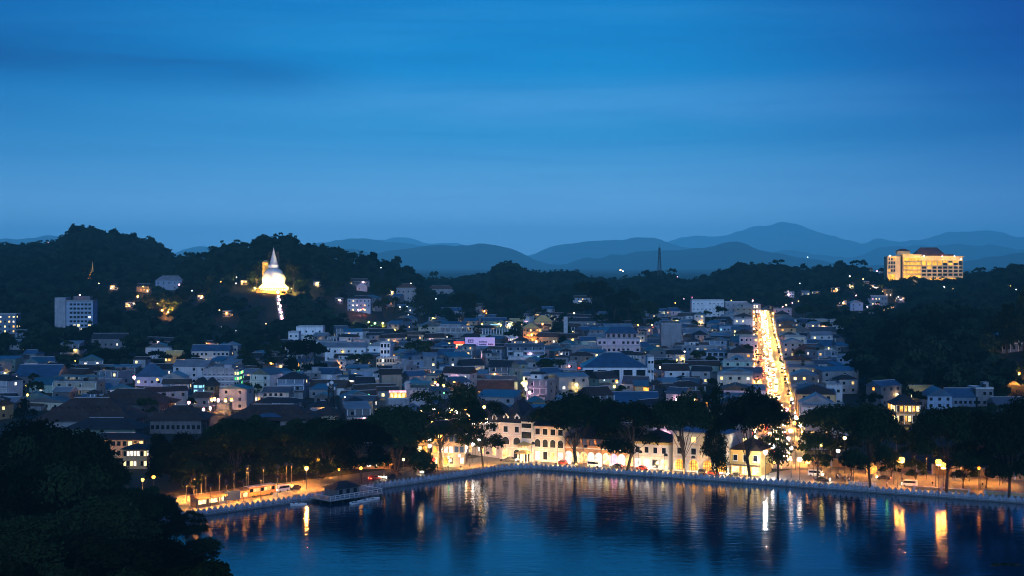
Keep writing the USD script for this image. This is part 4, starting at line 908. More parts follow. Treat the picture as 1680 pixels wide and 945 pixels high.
# hilltop hotel
TY = 1950.0; tz = py_z(463, TY); TS = TY / F
hx = px_x(1517, TY); lit = thing('hilltop_hotel', (hx, TY, tz), 0, 'big golden lit hotel block with rows of windows on the right hilltop', 'hotel')
def tx(px): return (px - 1517) * TS
def tzz(py): return (463 - py) * TS
M['t_wall'] = mat('t_wall', (.66, .46, .24), .8, .1, .3)
M['t_roof'] = mat('t_roof', (.16, .07, .06), .8, .25, .3)
M['lit_amber'] = glow('lit_amber', (1.0, .50, .06), 1.3, .35, .25)
for (p0, p1, t, dep, y) in ((1455, 1477, 421, 16, -1.0), (1477, 1480.5, 421, 14, 1.5), (1480.5, 1511, 418, 15, -2.0), (1511, 1580, 421, 16, 0)):
    MB().box(tx(p0) + .01, tx(p1) - .01, y, y + dep, -14, tzz(t)).build('wall', M['t_wall'] if p0 != 1477 else M['dark'], lit)
MB().box(tx(1473), tx(1493), 1, 10, tzz(418), tzz(412)).build('penthouse', M['t_wall'], lit); MB().hip(tx(1473), tx(1493), 1, 10, tzz(412), 3.2, over=1.2).build('penthouse_roof', M['t_roof'], lit)
MB().hip(tx(1505), tx(1548), 2, 15, tzz(417), 9.5, over=2.0).build('roof', M['t_roof'], lit); MB().box(tx(1494), tx(1565), 2.2, 14, tzz(421), tzz(417)).build('attic', M['t_roof'], lit)
for p0, p1, y, z in ((1455, 1477, -1.0, 421), (1480.5, 1511, -2.0, 418), (1511, 1581, 0, 421)): MB().box(tx(p0) - .5, tx(p1) + .5, y - 1.4, y + .5, tzz(z) + .003, tzz(z) + 1.0).build('cornice', M['t_wall'], lit)
for f in range(4):                                   # left block: paired dark windows
    for k in range(3): u = tx(1457.5 + 4.0 * k); MB().box(u, u + 2.3, -1.1, -.9, tzz(446 - f * 6.4), tzz(446 - f * 6.4) + 3.6).build('window', M['glass_dark' if (f + k) % 5 else 'lit_amber'], lit)
MB().box(tx(1457), tx(1468), -1.1, -.9, tzz(461), tzz(450)).build('lobby_window', M['lit_amber'], lit)
for f in range(5):                                  # middle: continuous lit galleries
    z = tzz(455.5 - f * 6.9)
    for k in range(6):
        u0_, u1_ = 1482 + 4.7 * k, 1482 + 4.7 * k + 4.2; MB().box(tx(u0_), tx(u1_), -2.1, -1.9, z, z + 3.9).build('window', M['lit_amber'], lit)
    MB().box(tx(1480.5), tx(1511), -3.2, -2.003, z - 1.5, z - .6).build('gallery_rail', M['t_wall'], lit)
for f in range(5):                                  # right: grid of windows, some lit
    z = tzz(452.5 - f * 5.8 + (2.5 if f == 4 else 0))
    for k in range(8):
        u = 1512.5 + 8.7 * k; on = f == 4 or (f == 3 and k < 4) or (f == 2 and k in (1,)) or (f == 3 and k == 5)
        if f == 4 and k > 4: on = k % 2 == 0
        MB().box(tx(u), tx(min(u + 6.6, 1579)), -.1, .1, z, z + 3.3).build('window', M['lit_amber' if on else 'glass_dark'], lit)
MB().slab([(tx(1520), -14), (tx(1574), -14), (tx(1568), tzz(454)), (tx(1520), tzz(454))], -6, -.003).build('podium', M['t_wall'], lit)
for k in range(7): u = 1523 + 6.6 * k; MB().box(tx(u), tx(u + 5), -6.1, -5.9, tzz(462.5), tzz(456)).build('podium_window', M['lit_amber'], lit)
keep(tx(1450) + hx, tx(1585) + hx, TY - 45, TY + 30)
for k, (px, py, I, c, y) in enumerate(((1460, 420, 350, 'white', -4), (1469, 419, 350, 'pink', -4), (1484, 420, 350, 'warm', -5), (1497, 417, 350, 'warm', -5), (1507, 420, 350, 'white', -5), (1516, 420, 600, 'white', -3), (1530, 421, 350, 'warm', -3), (1546, 421, 600, 'pink', -3), (1556, 423, 300, 'warm', -3), (1566, 421, 350, 'white', -3), (1577, 426, 300, 'white', -3),
        (1462, 463, 900, 'yellow', -12), (1472, 464, 700, 'yellow', -12), (1490, 463, 1000, 'yellow', -16), (1530, 464, 900, 'yellow', -18), (1547, 465, 900, 'yellow', -18), (1562, 463, 900, 'yellow', -18), (1500, 463, 900, 'yellow', -16))):
    X = px_x(px, TY + y); zz = py_z(py, TY + y) - .8
    if k in (0, 5, 7, 9, 10): spot_lamp(X, TY + y, zz, 40, c, .8, label='bright lamp on the eaves of the lit hilltop hotel', group='eaves lamps of the hilltop hotel', share=True)
    spot_lamp(X + 1.5, TY + y - 3, zz - .5, I * (.7 if k < 11 else 1.0), 'yellow' if k in (1, 2, 3, 6, 8) else 'warm', .5, label='floodlight on the lit hilltop hotel facade', group='floodlights of the hilltop hotel', aim=(X, TY + 6, zz - (6 if k < 11 else -9)), share=True)
for k, px, b_, t_, h_ in ((0, 1500, 478, 453, 14), (2, 1487, 482, 458, 10), (1, 1513, 478, 452, 12), (0, 1578, 470, 448, 10), (2, 1447, 466, 442, 8)): lone_tree(k, px, b_, t_, h_, '%s dark tree below the hilltop hotel' % ('round', 'flat-topped', 'ragged')[k])

# pale tower block on the left
X, Y = base_at(122, 552); s = Y / F; z = gz(X, Y)
tw = thing('tower_block', (X, Y, z), math.radians(4), 'pale eight-storey tower block with some lit windows on the left hillside', 'building'); w = 60 * s; h = 57 * s
MB().box(-w / 2, w / 2, 0, 16, -6, h).build('wall', M['w_blue'], tw); MB().box(-w / 2 - .2, -w * .22, -2.2, 15, -6, h + 3.2).build('stair_tower', M['w_grey'], tw)
MB().box(-w / 2 - .2, w / 2 + .3, -.6, 16.3, h + .003, h + 1.0).build('roof', M['concrete'], tw); MB().box(-w * .05, w * .4, 3, 12, h + 1.0, h + 4.2).build('roof_house', M['w_grey'], tw)
litset = {(0, 2), (0, 3), (0, 4), (0, 5), (1, 2), (1, 3), (1, 4), (2, 1), (2, 2), (2, 5), (4, 5), (0, 1), (1, 1)}
for f in range(8):
    for k in range(6):
        u = -w * .14 + w * .60 * (k + .5) / 6; on = (f, k) in litset
        MB().box(u - w * .035, u + w * .035, -.1, .1, h * (f + .3) / 8.2, h * (f + .78) / 8.2).build('window', M[('lit_white', 'lit_yellow', 'lit_warm')[(f + k) % 3] if on else 'glass_dark'], tw)
    MB().box(-w * .2, w / 2 + .1, -.5, -.003, h * f / 8.2 - .15, h * f / 8.2 + .2).build('floor_band', M['concrete_pale'], tw)
keep(X - w * .7, X + w * .7, Y - 30, Y + 24)
spot_lamp(X + w * .15, Y, z + h + 4, 60, 'pink', .7, label='pink lamp on the roof of the pale tower block'); FOOT.append(footprint(X, Y + 8, w, 20, 0, 2))

# radio mast on the far ridge
def lattice(name, X, Y, z, h, wb, wt, label, cat, m='steel', r=.16, secs=9):
    t = thing(name, (X, Y, z), .3, label, cat); leg = []
    for sx_, sy_ in ((-1, -1), (1, -1), (1, 1), (-1, 1)): MB().tube((sx_ * wb / 2, sy_ * wb / 2, -1), (sx_ * wt / 2, sy_ * wt / 2, h), r, r * .8, 5).build('leg', M[m], t)
    br = MB()
    for k in range(secs):
        q0, q1 = k / secs, (k + 1) / secs; a0, a1 = (wb + (wt - wb) * q0) / 2, (wb + (wt - wb) * q1) / 2
        c = [(-1, -1), (1, -1), (1, 1), (-1, 1)]
        for i in range(4):
            j = (i + 1) % 4
            br.tube((c[i][0] * a0, c[i][1] * a0, q0 * h), (c[j][0] * a1, c[j][1] * a1, q1 * h), r * .55, r * .55, 4, False); br.tube((c[j][0] * a0, c[j][1] * a0, q0 * h), (c[i][0] * a1, c[i][1] * a1, q1 * h), r * .55, r * .55, 4, False)
            br.tube((c[i][0] * a1, c[i][1] * a1, q1 * h), (c[j][0] * a1, c[j][1] * a1, q1 * h), r * .55, r * .55, 4, False)
    br.build('bracing', M[m], t); MB().tube((0, 0, h), (0, 0, h * 1.1), r * .8, r * .3, 5).build('antenna', M[m], t)
    dr = MB()
    for k in range(4): an = k * 1.6; zz = h * (.8 + .05 * k); dr.tube((math.cos(an) * wt * .6, math.sin(an) * wt * .6, zz), (math.cos(an) * (wt * .6 + .8), math.sin(an) * (wt * .6 + .8), zz), .9, .7, 8)
    dr.build('dish', M['trim'] if m != 'steel' else M['steel'], t); return t
RY = 2080.0; lattice('radio_mast', px_x(1082, RY), RY, gz(px_x(1082, RY), RY), py_z(406, RY) - gz(px_x(1082, RY), RY), 6, 1.8, 'tall thin lattice radio mast on the far wooded ridge', 'mast', r=.3)
X, Y = base_at(543, 692); lattice('lattice_mast', X, Y, gz(X, Y), py_z(624, Y) - gz(X, Y), 3.4, 1.6, 'dark lattice telecom mast rising among the town roofs', 'mast', m='dark', r=.14, secs=11)
# golden spire on the left hill, white-pink pagoda in the middle distance
def pagoda(px, base, top, label, m, lampcol, wpx):
    X, Y = base_at(px, base); z = gz(X, Y); h = py_z(top, Y) - z; r = wpx / F * Y / 2
    t = thing('pagoda', (X, Y, z), 0, label, 'pagoda')
    MB().lathe([(r, -2), (r, h * .12), (r * .8, h * .12), (r * .85, h * .22), (r * .62, h * .36), (r * .3, h * .44), (r * .3, h * .52), (.01, h * .52)], n=14).build('dome', M[m], t)
    MB().lathe([(r * .26, h * .52), (r * .12, h * .8), (.02, h)], n=8).build('spire', M[m], t)
    keep(X - r * 3, X + r * 3, Y - 30, Y + r * 2)
    spot_lamp(X - r * 1.2, Y - r * 2.2, z, 420, lampcol, .5, label='floodlight before the ' + label, aim=(X, Y, z + h * .5)); return t
pagoda(152, 456, 428, 'slim golden lit spire on the left wooded hill', 'gold', 'orange', 11)
pagoda(704, 468, 455, 'small white-pink lit pagoda on the middle ridge', 'st_white', 'pink', 12)

# ---------------------------------------------------------------- explicit town buildings, read off the photograph
B = pbldg; n_seed = [100]
def E(name, cat, label, p0, p1, eave, base, **k):
    n_seed[0] += 1; return B(name, cat, label, p0, p1, eave, base, seed=n_seed[0], **k)
hip = lambda m, h: ('hip', m, h); gab = lambda m, h: ('gable', m, h); gaby = lambda m, h: ('gabley', m, h); shed = lambda m, h: ('shed', m, h); flat = lambda m='concrete', h=.6: ('flat', m, h)
HOUSE = 'house'
E('hill_house', HOUSE, 'grey hillside house with pale hipped roof high on the left hill', 255, 300, 460, 476, wall='w_blue', roof=hip('metal_pale', 5), floors=2, nwin=5, lit=.0)
E('low_house', HOUSE, 'low dim house with long dark roof right of the tower block', 150, 206, 556, 572, wall='w_dark', roof=gab('tile_dark', 4), floors=1, nwin=6)
E('flats', 'building', 'dim block with yellow windows at the left picture edge on the hillside', -10, 26, 516, 548, wall='w_blue', roof=flat(), floors=4, nwin=5, lit=.45)
E('small_house', HOUSE, 'small white-roofed house in trees below the left edge block', 16, 33, 562, 574, wall='w_grey', roof=gab('metal_pale', 2), floors=1, nwin=2)
E('long_shed', 'shed', 'long shed with sloping blue roof left of the palace', 24, 94, 618, 634, wall='w_grey', roof=gab('metal_blue', 6), floors=1, nwin=7, d=20)
E('edge_block', 'building', 'plain cream block lit yellow at the left picture edge', -14, 16, 618, 644, wall='w_cream', roof=flat(), floors=3, nwin=3, lit=.1, extras=('sign', 'tank'))
E('teal_shed', 'shed', 'low shed with teal roof before the long blue shed', 48, 112, 632, 645, wall='w_green', roof=shed('metal_teal', 3), floors=1, nwin=5, lit=.3)
E('pink_house', HOUSE, 'gable house with pink lit wall above the palace roofs', 114, 146, 626, 644, wall='w_pink', roof=gab('metal_grey', 3), floors=2, nwin=3, lit=.2)
E('blue_hip_house', HOUSE, 'house under a steep blue hipped roof', 222, 266, 618, 634, wall='w_blue', roof=hip('metal_blue', 7), floors=1, nwin=4, lit=.2)
E('white_house', HOUSE, 'white house with rounded gable right of the blue hipped roof', 264, 302, 620, 644, wall='w_lilac', roof=gaby('metal_pale', 3), floors=2, nwin=3, lit=.1)
E('hillside_hall', 'building', 'wide stepped pale building on the slope above the gridded block', 314, 376, 576, 596, wall='w_white', roof=gab('metal_blue', 4), floors=2, nwin=9, lit=.12, extras=('band',))
E('hillside_annex', 'building', 'pale annex with raised roof beside the stepped hillside building', 366, 390, 567, 592, wall='w_white', roof=hip('metal_pale', 2.5), floors=2, nwin=3, lit=.05)
E('gridded_block', 'building', 'tall pale block with tiled grid facade and green lit corner', 333, 384, 609, 652, wall='w_lilac', roof=flat('concrete', 1.2), floors=5, nwin=7, lit=0, win=(1.1, .3), extras=('stair', 'rods', 'band'))
E('green_corner', 'building', 'narrow green lit glazed stair corner of the pale gridded block', 384.5, 392, 609, 652, wall='w_green', roof=flat(), floors=5, nwin=2, lit=.7, litmats=['lit_green', 'lit_yellow', 'lit_green'], extras=('rods',))
E('steep_house', HOUSE, 'orange lit house with steep dark roof before the gridded block', 334, 352, 634, 660, wall='w_ochre', roof=hip('tile_dark', 4), floors=3, nwin=2, lit=0)
E('glass_front', 'shop building', 'narrow shop with blue glass front beside the steep roofed house', 317, 333, 631, 662, wall='w_blue', roof=gaby('tile_dark', 3), floors=4, nwin=2, lit=.5, litmats=['lit_cyan'], win=(2, 2))
E('cream_house', HOUSE, 'cream two-storey house with four dark windows', 431, 474, 644, 661, wall='w_cream', roof=gab('metal_grey', 2.5), floors=2, nwin=5, lit=.1, extras=('sign',))
E('yellow_shop', 'shop building', 'yellow lit shop left of the cream house', 418, 432, 648, 662, wall='w_cream', roof=flat(), floors=1, nwin=3, lit=.9)
E('modern_house', HOUSE, 'white modern house with flat decks, upper left of its group', 486, 530, 537, 562, wall='w_bright', roof=flat('concrete_pale', .8), floors=2, nwin=4, lit=.1, extras=('balcony',))
E('modern_wing', HOUSE, 'white block house, lowest left of the modern group', 473, 490, 546, 566, wall='w_bright', roof=flat('concrete_pale', .8), floors=2, nwin=2, lit=0)
E('modern_house', HOUSE, 'white low house with dark windows right of the modern decks', 498, 541, 560, 578, wall='w_bright', roof=flat('metal_pale', .5), floors=1, nwin=3, lit=.2)
E('long_white_house', HOUSE, 'long white gabled building in front of the columned tower', 533, 600, 570, 594, wall='w_bright', roof=gab('metal_pale', 3.2), floors=2, nwin=6, lit=.2)
E('long_white_house', HOUSE, 'white gabled building with pale roof left of the columned tower', 598, 642, 568, 592, wall='w_bright', roof=gaby('metal_pale', 3), floors=2, nwin=4, lit=.1, extras=('aerial',))
E('corner_tower', 'building', 'white tower with columns of dark windows, lit warm at its foot', 624, 640, 563, 614, wall='w_bright', roof=flat('concrete_pale', .6), floors=5, nwin=3, lit=0, win=(1.3, 2.2), d=9)
E('tower_wing', 'building', 'lower lit wing of the columned corner tower with tall windows', 617.5, 652, 588, 615, wall='w_cream', roof=flat('concrete_pale', .4), floors=3, nwin=8, lit=.15, win=(1.0, 2.0), extras=('band',))
E('blue_pavilion', 'pavilion', 'pavilion with bright blue roof on thin columns left of the red sign', 711, 741, 569, 584, wall='w_dark', roof=hip('metal_blue', 4), floors=1, nwin=5, lit=.3)
E('lit_row', 'shop building', 'row of yellow lit shops left of the concrete frame', 645, 698, 549, 559, wall='w_cream', roof=gab('metal_rust', 2.5), floors=1, nwin=9, lit=.9, litmats=['lit_yellow', 'lit_warm'])
E('dark_gable', HOUSE, 'dim house with broad dark gable below the lit shop row', 606, 645, 548, 562, wall='w_dark', roof=gab('tile_dark', 4), floors=1, nwin=4, lit=.3)
E('bright_line_house', HOUSE, 'house with a line of white lamps along its upper floor', 570, 608, 490, 512, wall='w_blue', roof=hip('tile_dark', 3), floors=3, nwin=6, lit=.3)
E('pink_roof_house', HOUSE, 'small house with pale pink roof on the middle slope', 585, 602, 470, 478, wall='w_pink', roof=gaby('w_pink', 4), floors=1, nwin=2, lit=0)
E('hill_villa', HOUSE, 'pale villa among trees right of the pink roofed house', 650, 682, 472, 494, wall='w_grey', roof=hip('tile_red', 4), floors=2, nwin=4, lit=.05)
E('hill_villa', HOUSE, 'low brown roofed villa beneath the small pagoda', 700, 745, 474, 486, wall='w_grey', roof=hip('tile_red', 4), floors=1, nwin=5, lit=.1)
E('glow_house', HOUSE, 'white lit low house with long roof under the middle ridge', 652, 694, 503, 514, wall='w_blue', roof=gab('metal_blue', 2), floors=1, nwin=5, lit=.4, litmats=['lit_white'])
E('white_column', 'building', 'slim white pillar-like block left of the dark lit-window house', 925, 931.5, 521, 558, wall='w_white', roof=flat('concrete_pale', .3), floors=5, nwin=1, lit=0, win=(.4, .6), d=5)
E('dark_block', 'building', 'dark house with a row of yellow windows beside the slim white block', 934, 978, 527, 548, wall='w_dark', roof=hip('tile_dark', 3), floors=2, nwin=8, lit=.5, litmats=['lit_yellow'])
E('balconied_house', 'building', 'pink three-storey building with long white balconies and hipped roof', 980, 1050, 556, 592, wall='w_pink', roof=flat('concrete', .5), floors=3, nwin=9, lit=.02, win=(1.6, 1.7), extras=('balcony',))
E('roof_pavilion', 'pavilion', 'upper storey with hipped blue roof over the pink balconies', 992, 1046, 547, 556, wall='w_pink', roof=hip('metal_blue', 5.5), floors=1, nwin=6, lit=0, win=(2, 2)) if False else None
E('grey_tower', 'building', 'tall plain grey windowless concrete tower', 1085, 1118, 533, 584, wall='w_grey', roof=flat('concrete', .8), floors=1, nwin=1, lit=0, win=(.5, .4), extras=('aerial', 'rods'))
E('blue_hall', 'hall', 'large white hall with broad dark blue hipped roof and tall dark opening', 956, 1062, 603, 634, wall='w_white', roof=hip('metal_blue', 7.5), floors=1, nwin=5, lit=0, win=(9, 7), d=26)
E('hall_annex', 'building', 'white flat annex against the right of the blue hall', 1062.5, 1073, 586, 632, wall='w_white', roof=flat(), floors=3, nwin=2, lit=0)
E('magenta_wall', 'building', 'low house with bright pink wall and two small windows', 875, 917, 573, 588, wall='w_pink', roof=gab('metal_grey', 2.5), floors=1, nwin=3, lit=.3)
E('white_workshop', 'building', 'white flat workshop with railing left of the round town tree', 834, 882, 590, 610, wall='w_blue', roof=flat('concrete_pale', .8), floors=2, nwin=5, lit=0, extras=('rods',))
E('white_cube', 'building', 'plain white cube behind the white workshop', 843, 858, 578, 596, wall='w_white', roof=flat(), floors=2, nwin=1, lit=0)
E('sign_block', 'shop building', 'flat block with jagged white rooftop sign and open galleries', 1141, 1197, 578, 604, wall='w_blue', roof=flat('metal_blue', .8), floors=3, nwin=6, lit=.05, win=(3, 2), extras=('balcony', 'sign'))
E('arched_gable', 'building', 'stone coloured house front with a single tall dark arch', 1198, 1214, 573, 604, wall='w_cream', roof=flat('concrete', .8), floors=1, nwin=1, lit=0, win=(2.4, 5.5))
E('street_gallery', 'shop building', 'pinkish block with open galleries near the main street', 1216, 1246, 553, 592, wall='w_pink', roof=flat('concrete', .8), floors=4, nwin=4, lit=.1, extras=('balcony',), rz=-.17)
E('two_window_house', HOUSE, 'pinkish gabled house with two dark square windows by the street', 1190, 1252, 612, 636, wall='w_pink', roof=gab('metal_grey', 3), floors=1, nwin=3, lit=0, win=(2.0, 2.2), rz=-.12)
E('three_window_house', HOUSE, 'white house end with three dark square windows by the street', 1224, 1258, 641, 668, wall='w_lilac', roof=shed('metal_pale', 2), floors=1, nwin=3, lit=0, win=(1.4, 1.6), rz=-.1)
E('slab_building', 'building', 'long low white slab building at the foot of the far ridge', 1135, 1188, 493, 520, wall='w_bright', roof=flat('concrete_pale', .8), floors=3, nwin=8, lit=0, win=(1.2, 1.0))
E('slab_building', 'building', 'pinkish slab wing left of the street end', 1190, 1226, 496, 520, wall='w_lilac', roof=flat('concrete_pale', .8), floors=3, nwin=4, lit=.05, win=(1.2, 1.0))
E('gable_shed', 'shed', 'pale roofed gable shed before the slab building', 1186, 1230, 518, 532, wall='w_blue', roof=gaby('metal_pale', 3.5), floors=1, nwin=4, lit=0)
E('stadium_stand', 'building', 'brightly lit white-pink pillared front at the street end', 1228, 1248, 500, 516, wall='w_white', roof=flat('concrete_pale', .5), floors=2, nwin=5, lit=1.0, litmats=['lit_white', 'lit_pink'], win=(2.2, 3.5))
E('blue_lit_shop', 'shop building', 'long building with white lit upper windows left of the street', 1180, 1228, 535, 556, wall='w_blue', roof=flat('metal_blue', .6), floors=2, nwin=8, lit=.5, litmats=['lit_white', 'lit_cyan'])
E('orange_pair', HOUSE, 'small house with glowing orange framed openings', 1042, 1066, 634, 650, wall='w_ochre', roof=shed('metal_grey', 2), floors=1, nwin=2, lit=1.0, litmats=['lit_orange'], win=(3.0, 3.2))
E('long_hall', 'hall', 'long low hall under a wide pale blue gable roof', 1002, 1082, 664, 678, wall='w_cream', roof=gab('metal_blue', 5), floors=1, nwin=8, lit=.2, d=24)
E('tiled_gable', 'building', 'brown tiled broad gable hall with warm lit front', 784, 842, 641, 656, wall='w_ochre', roof=gab('tile_red', 4.5), floors=1, nwin=7, lit=.4, litmats=['lit_warm'], d=20)
E('lit_gable_house', HOUSE, 'warm lit gable house front left of the brown tiled hall', 736, 765, 640, 658, wall='w_cream', roof=gaby('metal_rust', 4), floors=2, nwin=4, lit=.4)
E('grey_block', 'building', 'tall pale windowless block with two small openings near the lake', 672, 704, 640, 690, wall='w_lilac', roof=flat('concrete', .8), floors=1, nwin=2, lit=0, win=(1.2, .9), extras=('canopy',))
E('low_grey_block', 'building', 'lower pale windowless block under the pink lit rooftop bar', 637, 671.5, 655, 694, wall='w_lilac', roof=flat('concrete_pale', .4), floors=1, nwin=1, lit=0, win=(.5, .5))
E('block_stair', 'building', 'slim white stair tower beside the windowless block', 664, 673, 629, 688, wall='w_white', roof=flat('concrete_pale', .4), floors=1, nwin=1, lit=0, win=(.5, .5), d=6)
E('arch_lit_house', HOUSE, 'house with arched lit verandah and dark gable', 583, 611, 632, 650, wall='w_white', roof=gab('tile_dark', 4), floors=1, nwin=2, lit=.5, win=(5, 3))
E('lit_storey', HOUSE, 'house with cream lit top storey above the dark rows', 694, 720, 617, 640, wall='w_cream', roof=flat('metal_grey', .4), floors=2, nwin=4, lit=.7, litmats=['lit_warm'])
E('orange_side_house', 'building', 'orange lit three-storey house right beside the blazing street', 1287, 1320, 553, 588, wall='w_cream', roof=flat('concrete', .8), floors=3, nwin=4, lit=.3, rz=.05)
E('brown_hip_house', HOUSE, 'house with broad brown hipped roof right of the street', 1306, 1362, 580, 598, wall='w_grey', roof=hip('tile_red', 6), floors=1, nwin=6, lit=.1)
E('grey_villa', HOUSE, 'grey house with several gables right of the street', 1296, 1330, 541, 560, wall='w_grey', roof=gaby('metal_grey', 3), floors=2, nwin=4, lit=.1)
E('grey_villa', HOUSE, 'long grey roofed house right of the gabled villa', 1332, 1372, 545, 560, wall='w_grey', roof=gab('metal_grey', 4), floors=1, nwin=5, lit=.1)
E('weathered_row', 'building', 'weathered white row building under trees right of the street end', 1322, 1360, 525, 540, wall='w_cream', roof=flat('concrete', .6), floors=2, nwin=6, lit=.05)
E('weathered_row', 'building', 'weathered white row with tanks, right half under the trees', 1362, 1384, 526, 541, wall='w_white', roof=flat('concrete', .6), floors=2, nwin=4, lit=.1, extras=('tank',))
E('long_wall_house', 'building', 'long white walled building right of the street mouth', 1316, 1354, 645, 672, wall='w_lilac', roof=shed('metal_grey', 3), floors=1, nwin=3, lit=0, rz=-.05)
E('white_panel_house', HOUSE, 'white panelled house end right of the long walled building', 1356, 1382, 632, 668, wall='w_white', roof=flat('concrete', .6), floors=2, nwin=2, lit=0)
E('verandah_house', HOUSE, 'two-storey house with glowing golden verandahs right of the plaza', 1469, 1509, 664, 697, wall='w_ochre', roof=hip('tile_dark', 4), floors=2, nwin=6, lit=.85, litmats=['lit_yellow', 'lit_orange', 'lit_yellow'], win=(2.0, 3.4), extras=('balcony',))
E('golden_roof_hall', 'hall', 'hall with golden lit roof behind the verandah house', 1497, 1536, 645, 656, wall='w_ochre', roof=gab('h_yellow', 3.5), floors=1, nwin=5, lit=.5, litmats=['lit_yellow'])
E('blue_gable_house', HOUSE, 'blue gabled house right of the golden roofed hall', 1521, 1562, 650, 672, wall='w_blue', roof=gaby('metal_blue', 4), floors=2, nwin=3, lit=0)
E('blue_row', 'building', 'long blue-grey roofed row right of the verandah house', 1556, 1604, 652, 668, wall='w_blue', roof=gab('metal_blue', 4), floors=1, nwin=6, lit=.05)
E('tank_house', 'building', 'flat block with a roof storey above the blue-grey row', 1601, 1630, 638, 668, wall='w_grey', roof=flat('concrete_pale', .5), floors=2, nwin=3, lit=.05, extras=('tank', 'stair'))
E('right_shed', 'shed', 'dark shed with pale ridge at the right picture edge', 1634, 1690, 664, 680, wall='w_dark', roof=gab('metal_grey', 3), floors=1, nwin=5, lit=.05)
E('columned_villa', HOUSE, 'blue-lit villa with columns among trees at the right edge', 1643, 1684, 550, 578, wall='w_blue', roof=hip('metal_blue', 4), floors=2, nwin=5, lit=0, win=(1.6, 2.4), extras=('balcony',), d=14)
E('annex_house', HOUSE, 'small white house just left of the lit hilltop hotel', 1442, 1455, 444, 457, wall='w_white', roof=flat('concrete_pale', .4), floors=3, nwin=3, lit=.1)
E('lit_villa', HOUSE, 'orange lit villa on the ridge left of the hilltop hotel', 1408, 1432, 442, 453, wall='w_ochre', roof=gab('tile_red', 3), floors=1, nwin=4, lit=.8, litmats=['lit_orange'])
E('round_lit_house', HOUSE, 'house with glowing orange balcony below the hilltop hotel', 1446, 1464, 474, 487, wall='w_ochre', roof=hip('tile_dark', 2), floors=2, nwin=3, lit=.8, litmats=['lit_orange', 'lit_white'])
E('stepped_house', HOUSE, 'pale stepped house with lit terrace on the right slope', 1424, 1456, 486, 502, wall='w_blue', roof=flat('concrete_pale', .4), floors=2, nwin=6, lit=.5, litmats=['lit_yellow', 'lit_pink'])
E('slope_house', HOUSE, 'pale blue gabled house on the slope below the pink lamp', 1395, 1416, 497, 510, wall='w_blue', roof=gaby('metal_pale', 3), floors=2, nwin=2, lit=0)
E('retaining_house', 'building', 'long pale terrace wall house low on the right slope', 1402, 1448, 514, 524, wall='w_grey', roof=flat('concrete', .4), floors=1, nwin=8, lit=.1)
E('tiny_house', HOUSE, 'tiny white house with lit top on the far slope', 1317, 1329, 480, 490, wall='w_white', roof=gab('metal_pale', 2), floors=2, nwin=2, lit=.4)
E('lit_cottage', HOUSE, 'orange lit cottage group on the left hill', 224, 244, 470, 480, wall='w_ochre', roof=gab('tile_dark', 3), floors=1, nwin=4, lit=.8, litmats=['lit_orange', 'lit_yellow'])
E('lit_stall_house', HOUSE, 'yellow lit stall house in trees above the blue hipped roof', 270, 296, 583, 597, wall='w_ochre', roof=gab('h_yellow', 3), floors=1, nwin=5, lit=.9, litmats=['lit_yellow', 'lit_orange'])
E('festival_hall', 'building', 'orange lit festival hall with layered roofs', 858, 884, 538, 562, wall='w_ochre', roof=hip('h_yellow', 4), floors=3, nwin=5, lit=.7, litmats=['lit_orange', 'lit_yellow', 'lit_pink'])
E('festival_gate', 'building', 'golden roofed hall at the back of the festival lights', 876, 906, 527, 540, wall='w_ochre', roof=hip('h_yellow', 5), floors=1, nwin=5, lit=.7, litmats=['lit_orange'])
E('festival_house', 'building', 'yellow lit low house left of the festival hall', 836, 858, 527, 536, wall='w_cream', roof=gab('h_yellow', 2.5), floors=1, nwin=4, lit=.8, litmats=['lit_yellow', 'lit_orange'])
E('arcade_row', 'shop building', 'brown tiled low row right of the festival hall', 884, 922, 553, 566, wall='w_ochre', roof=gab('tile_red', 3), floors=1, nwin=7, lit=.3)
for px, py, c, I in ((868, 566, 'orange', 900), (890, 545, 'sodium', 900), (846, 540, 'yellow', 700), (672, 563, 'yellow', 500), (283, 600, 'yellow', 500), (234, 482, 'orange', 600), (1455, 490, 'sodium', 500), (1440, 505, 'yellow', 400), (1490, 702, 'yellow', 500), (1516, 660, 'yellow', 400), (633, 620, 'warm', 500), (800, 660, 'sodium', 400), (750, 662, 'warm', 400), (1303, 592, 'sodium', 500)):
    Yq = Ysolve(px, py); xq = px_x(px, Yq - 7); spot_lamp(xq, Yq - 7, gz(xq, Yq - 7) + .8, I, c, .3, label='floodlight aimed at a lit house front', group='floodlights before lit house fronts', aim=(px_x(px, Yq), Yq + 5, gz(px_x(px, Yq), Yq) + 6), share=True); keep(xq - 6, xq + 6, Yq - 50, Yq)
yl = Ysolve(615, 533); xl = px_x(612, yl)
lw = MB(); gx, gy = np.meshgrid(np.linspace(xl - 18, xl + 18, 13), np.linspace(yl - 16, yl + 22, 11)); gzz = ground(gx, gy) + .5
ii_ = (np.arange(10)[:, None] * 13 + np.arange(12)[None]).ravel(); lw.add(np.stack([gx, gy, gzz], -1).reshape(-1, 3), np.stack([ii_, ii_ + 1, ii_ + 14, ii_ + 13], 1))
tag(lw.build('lawn', mat('lawn', (.06, .10, .03), .9, .4, .3)), kind='structure'); keep(xl - 20, xl + 20, yl - 70, yl + 22); FOOT.append(sbox(xl - 20, yl - 60, xl + 20, yl + 22))
for u, c in ((-12, 'yellow'), (0, 'green'), (10, 'yellow')): spot_lamp(xl + u, yl - 14, gz(xl + u, yl - 14) + 1, 700, c, .3, label='floodlight on the lit lawn', group='floodlights on the lit lawn', aim=(xl + u, yl + 6, gz(xl + u, yl + 6)), share=True)
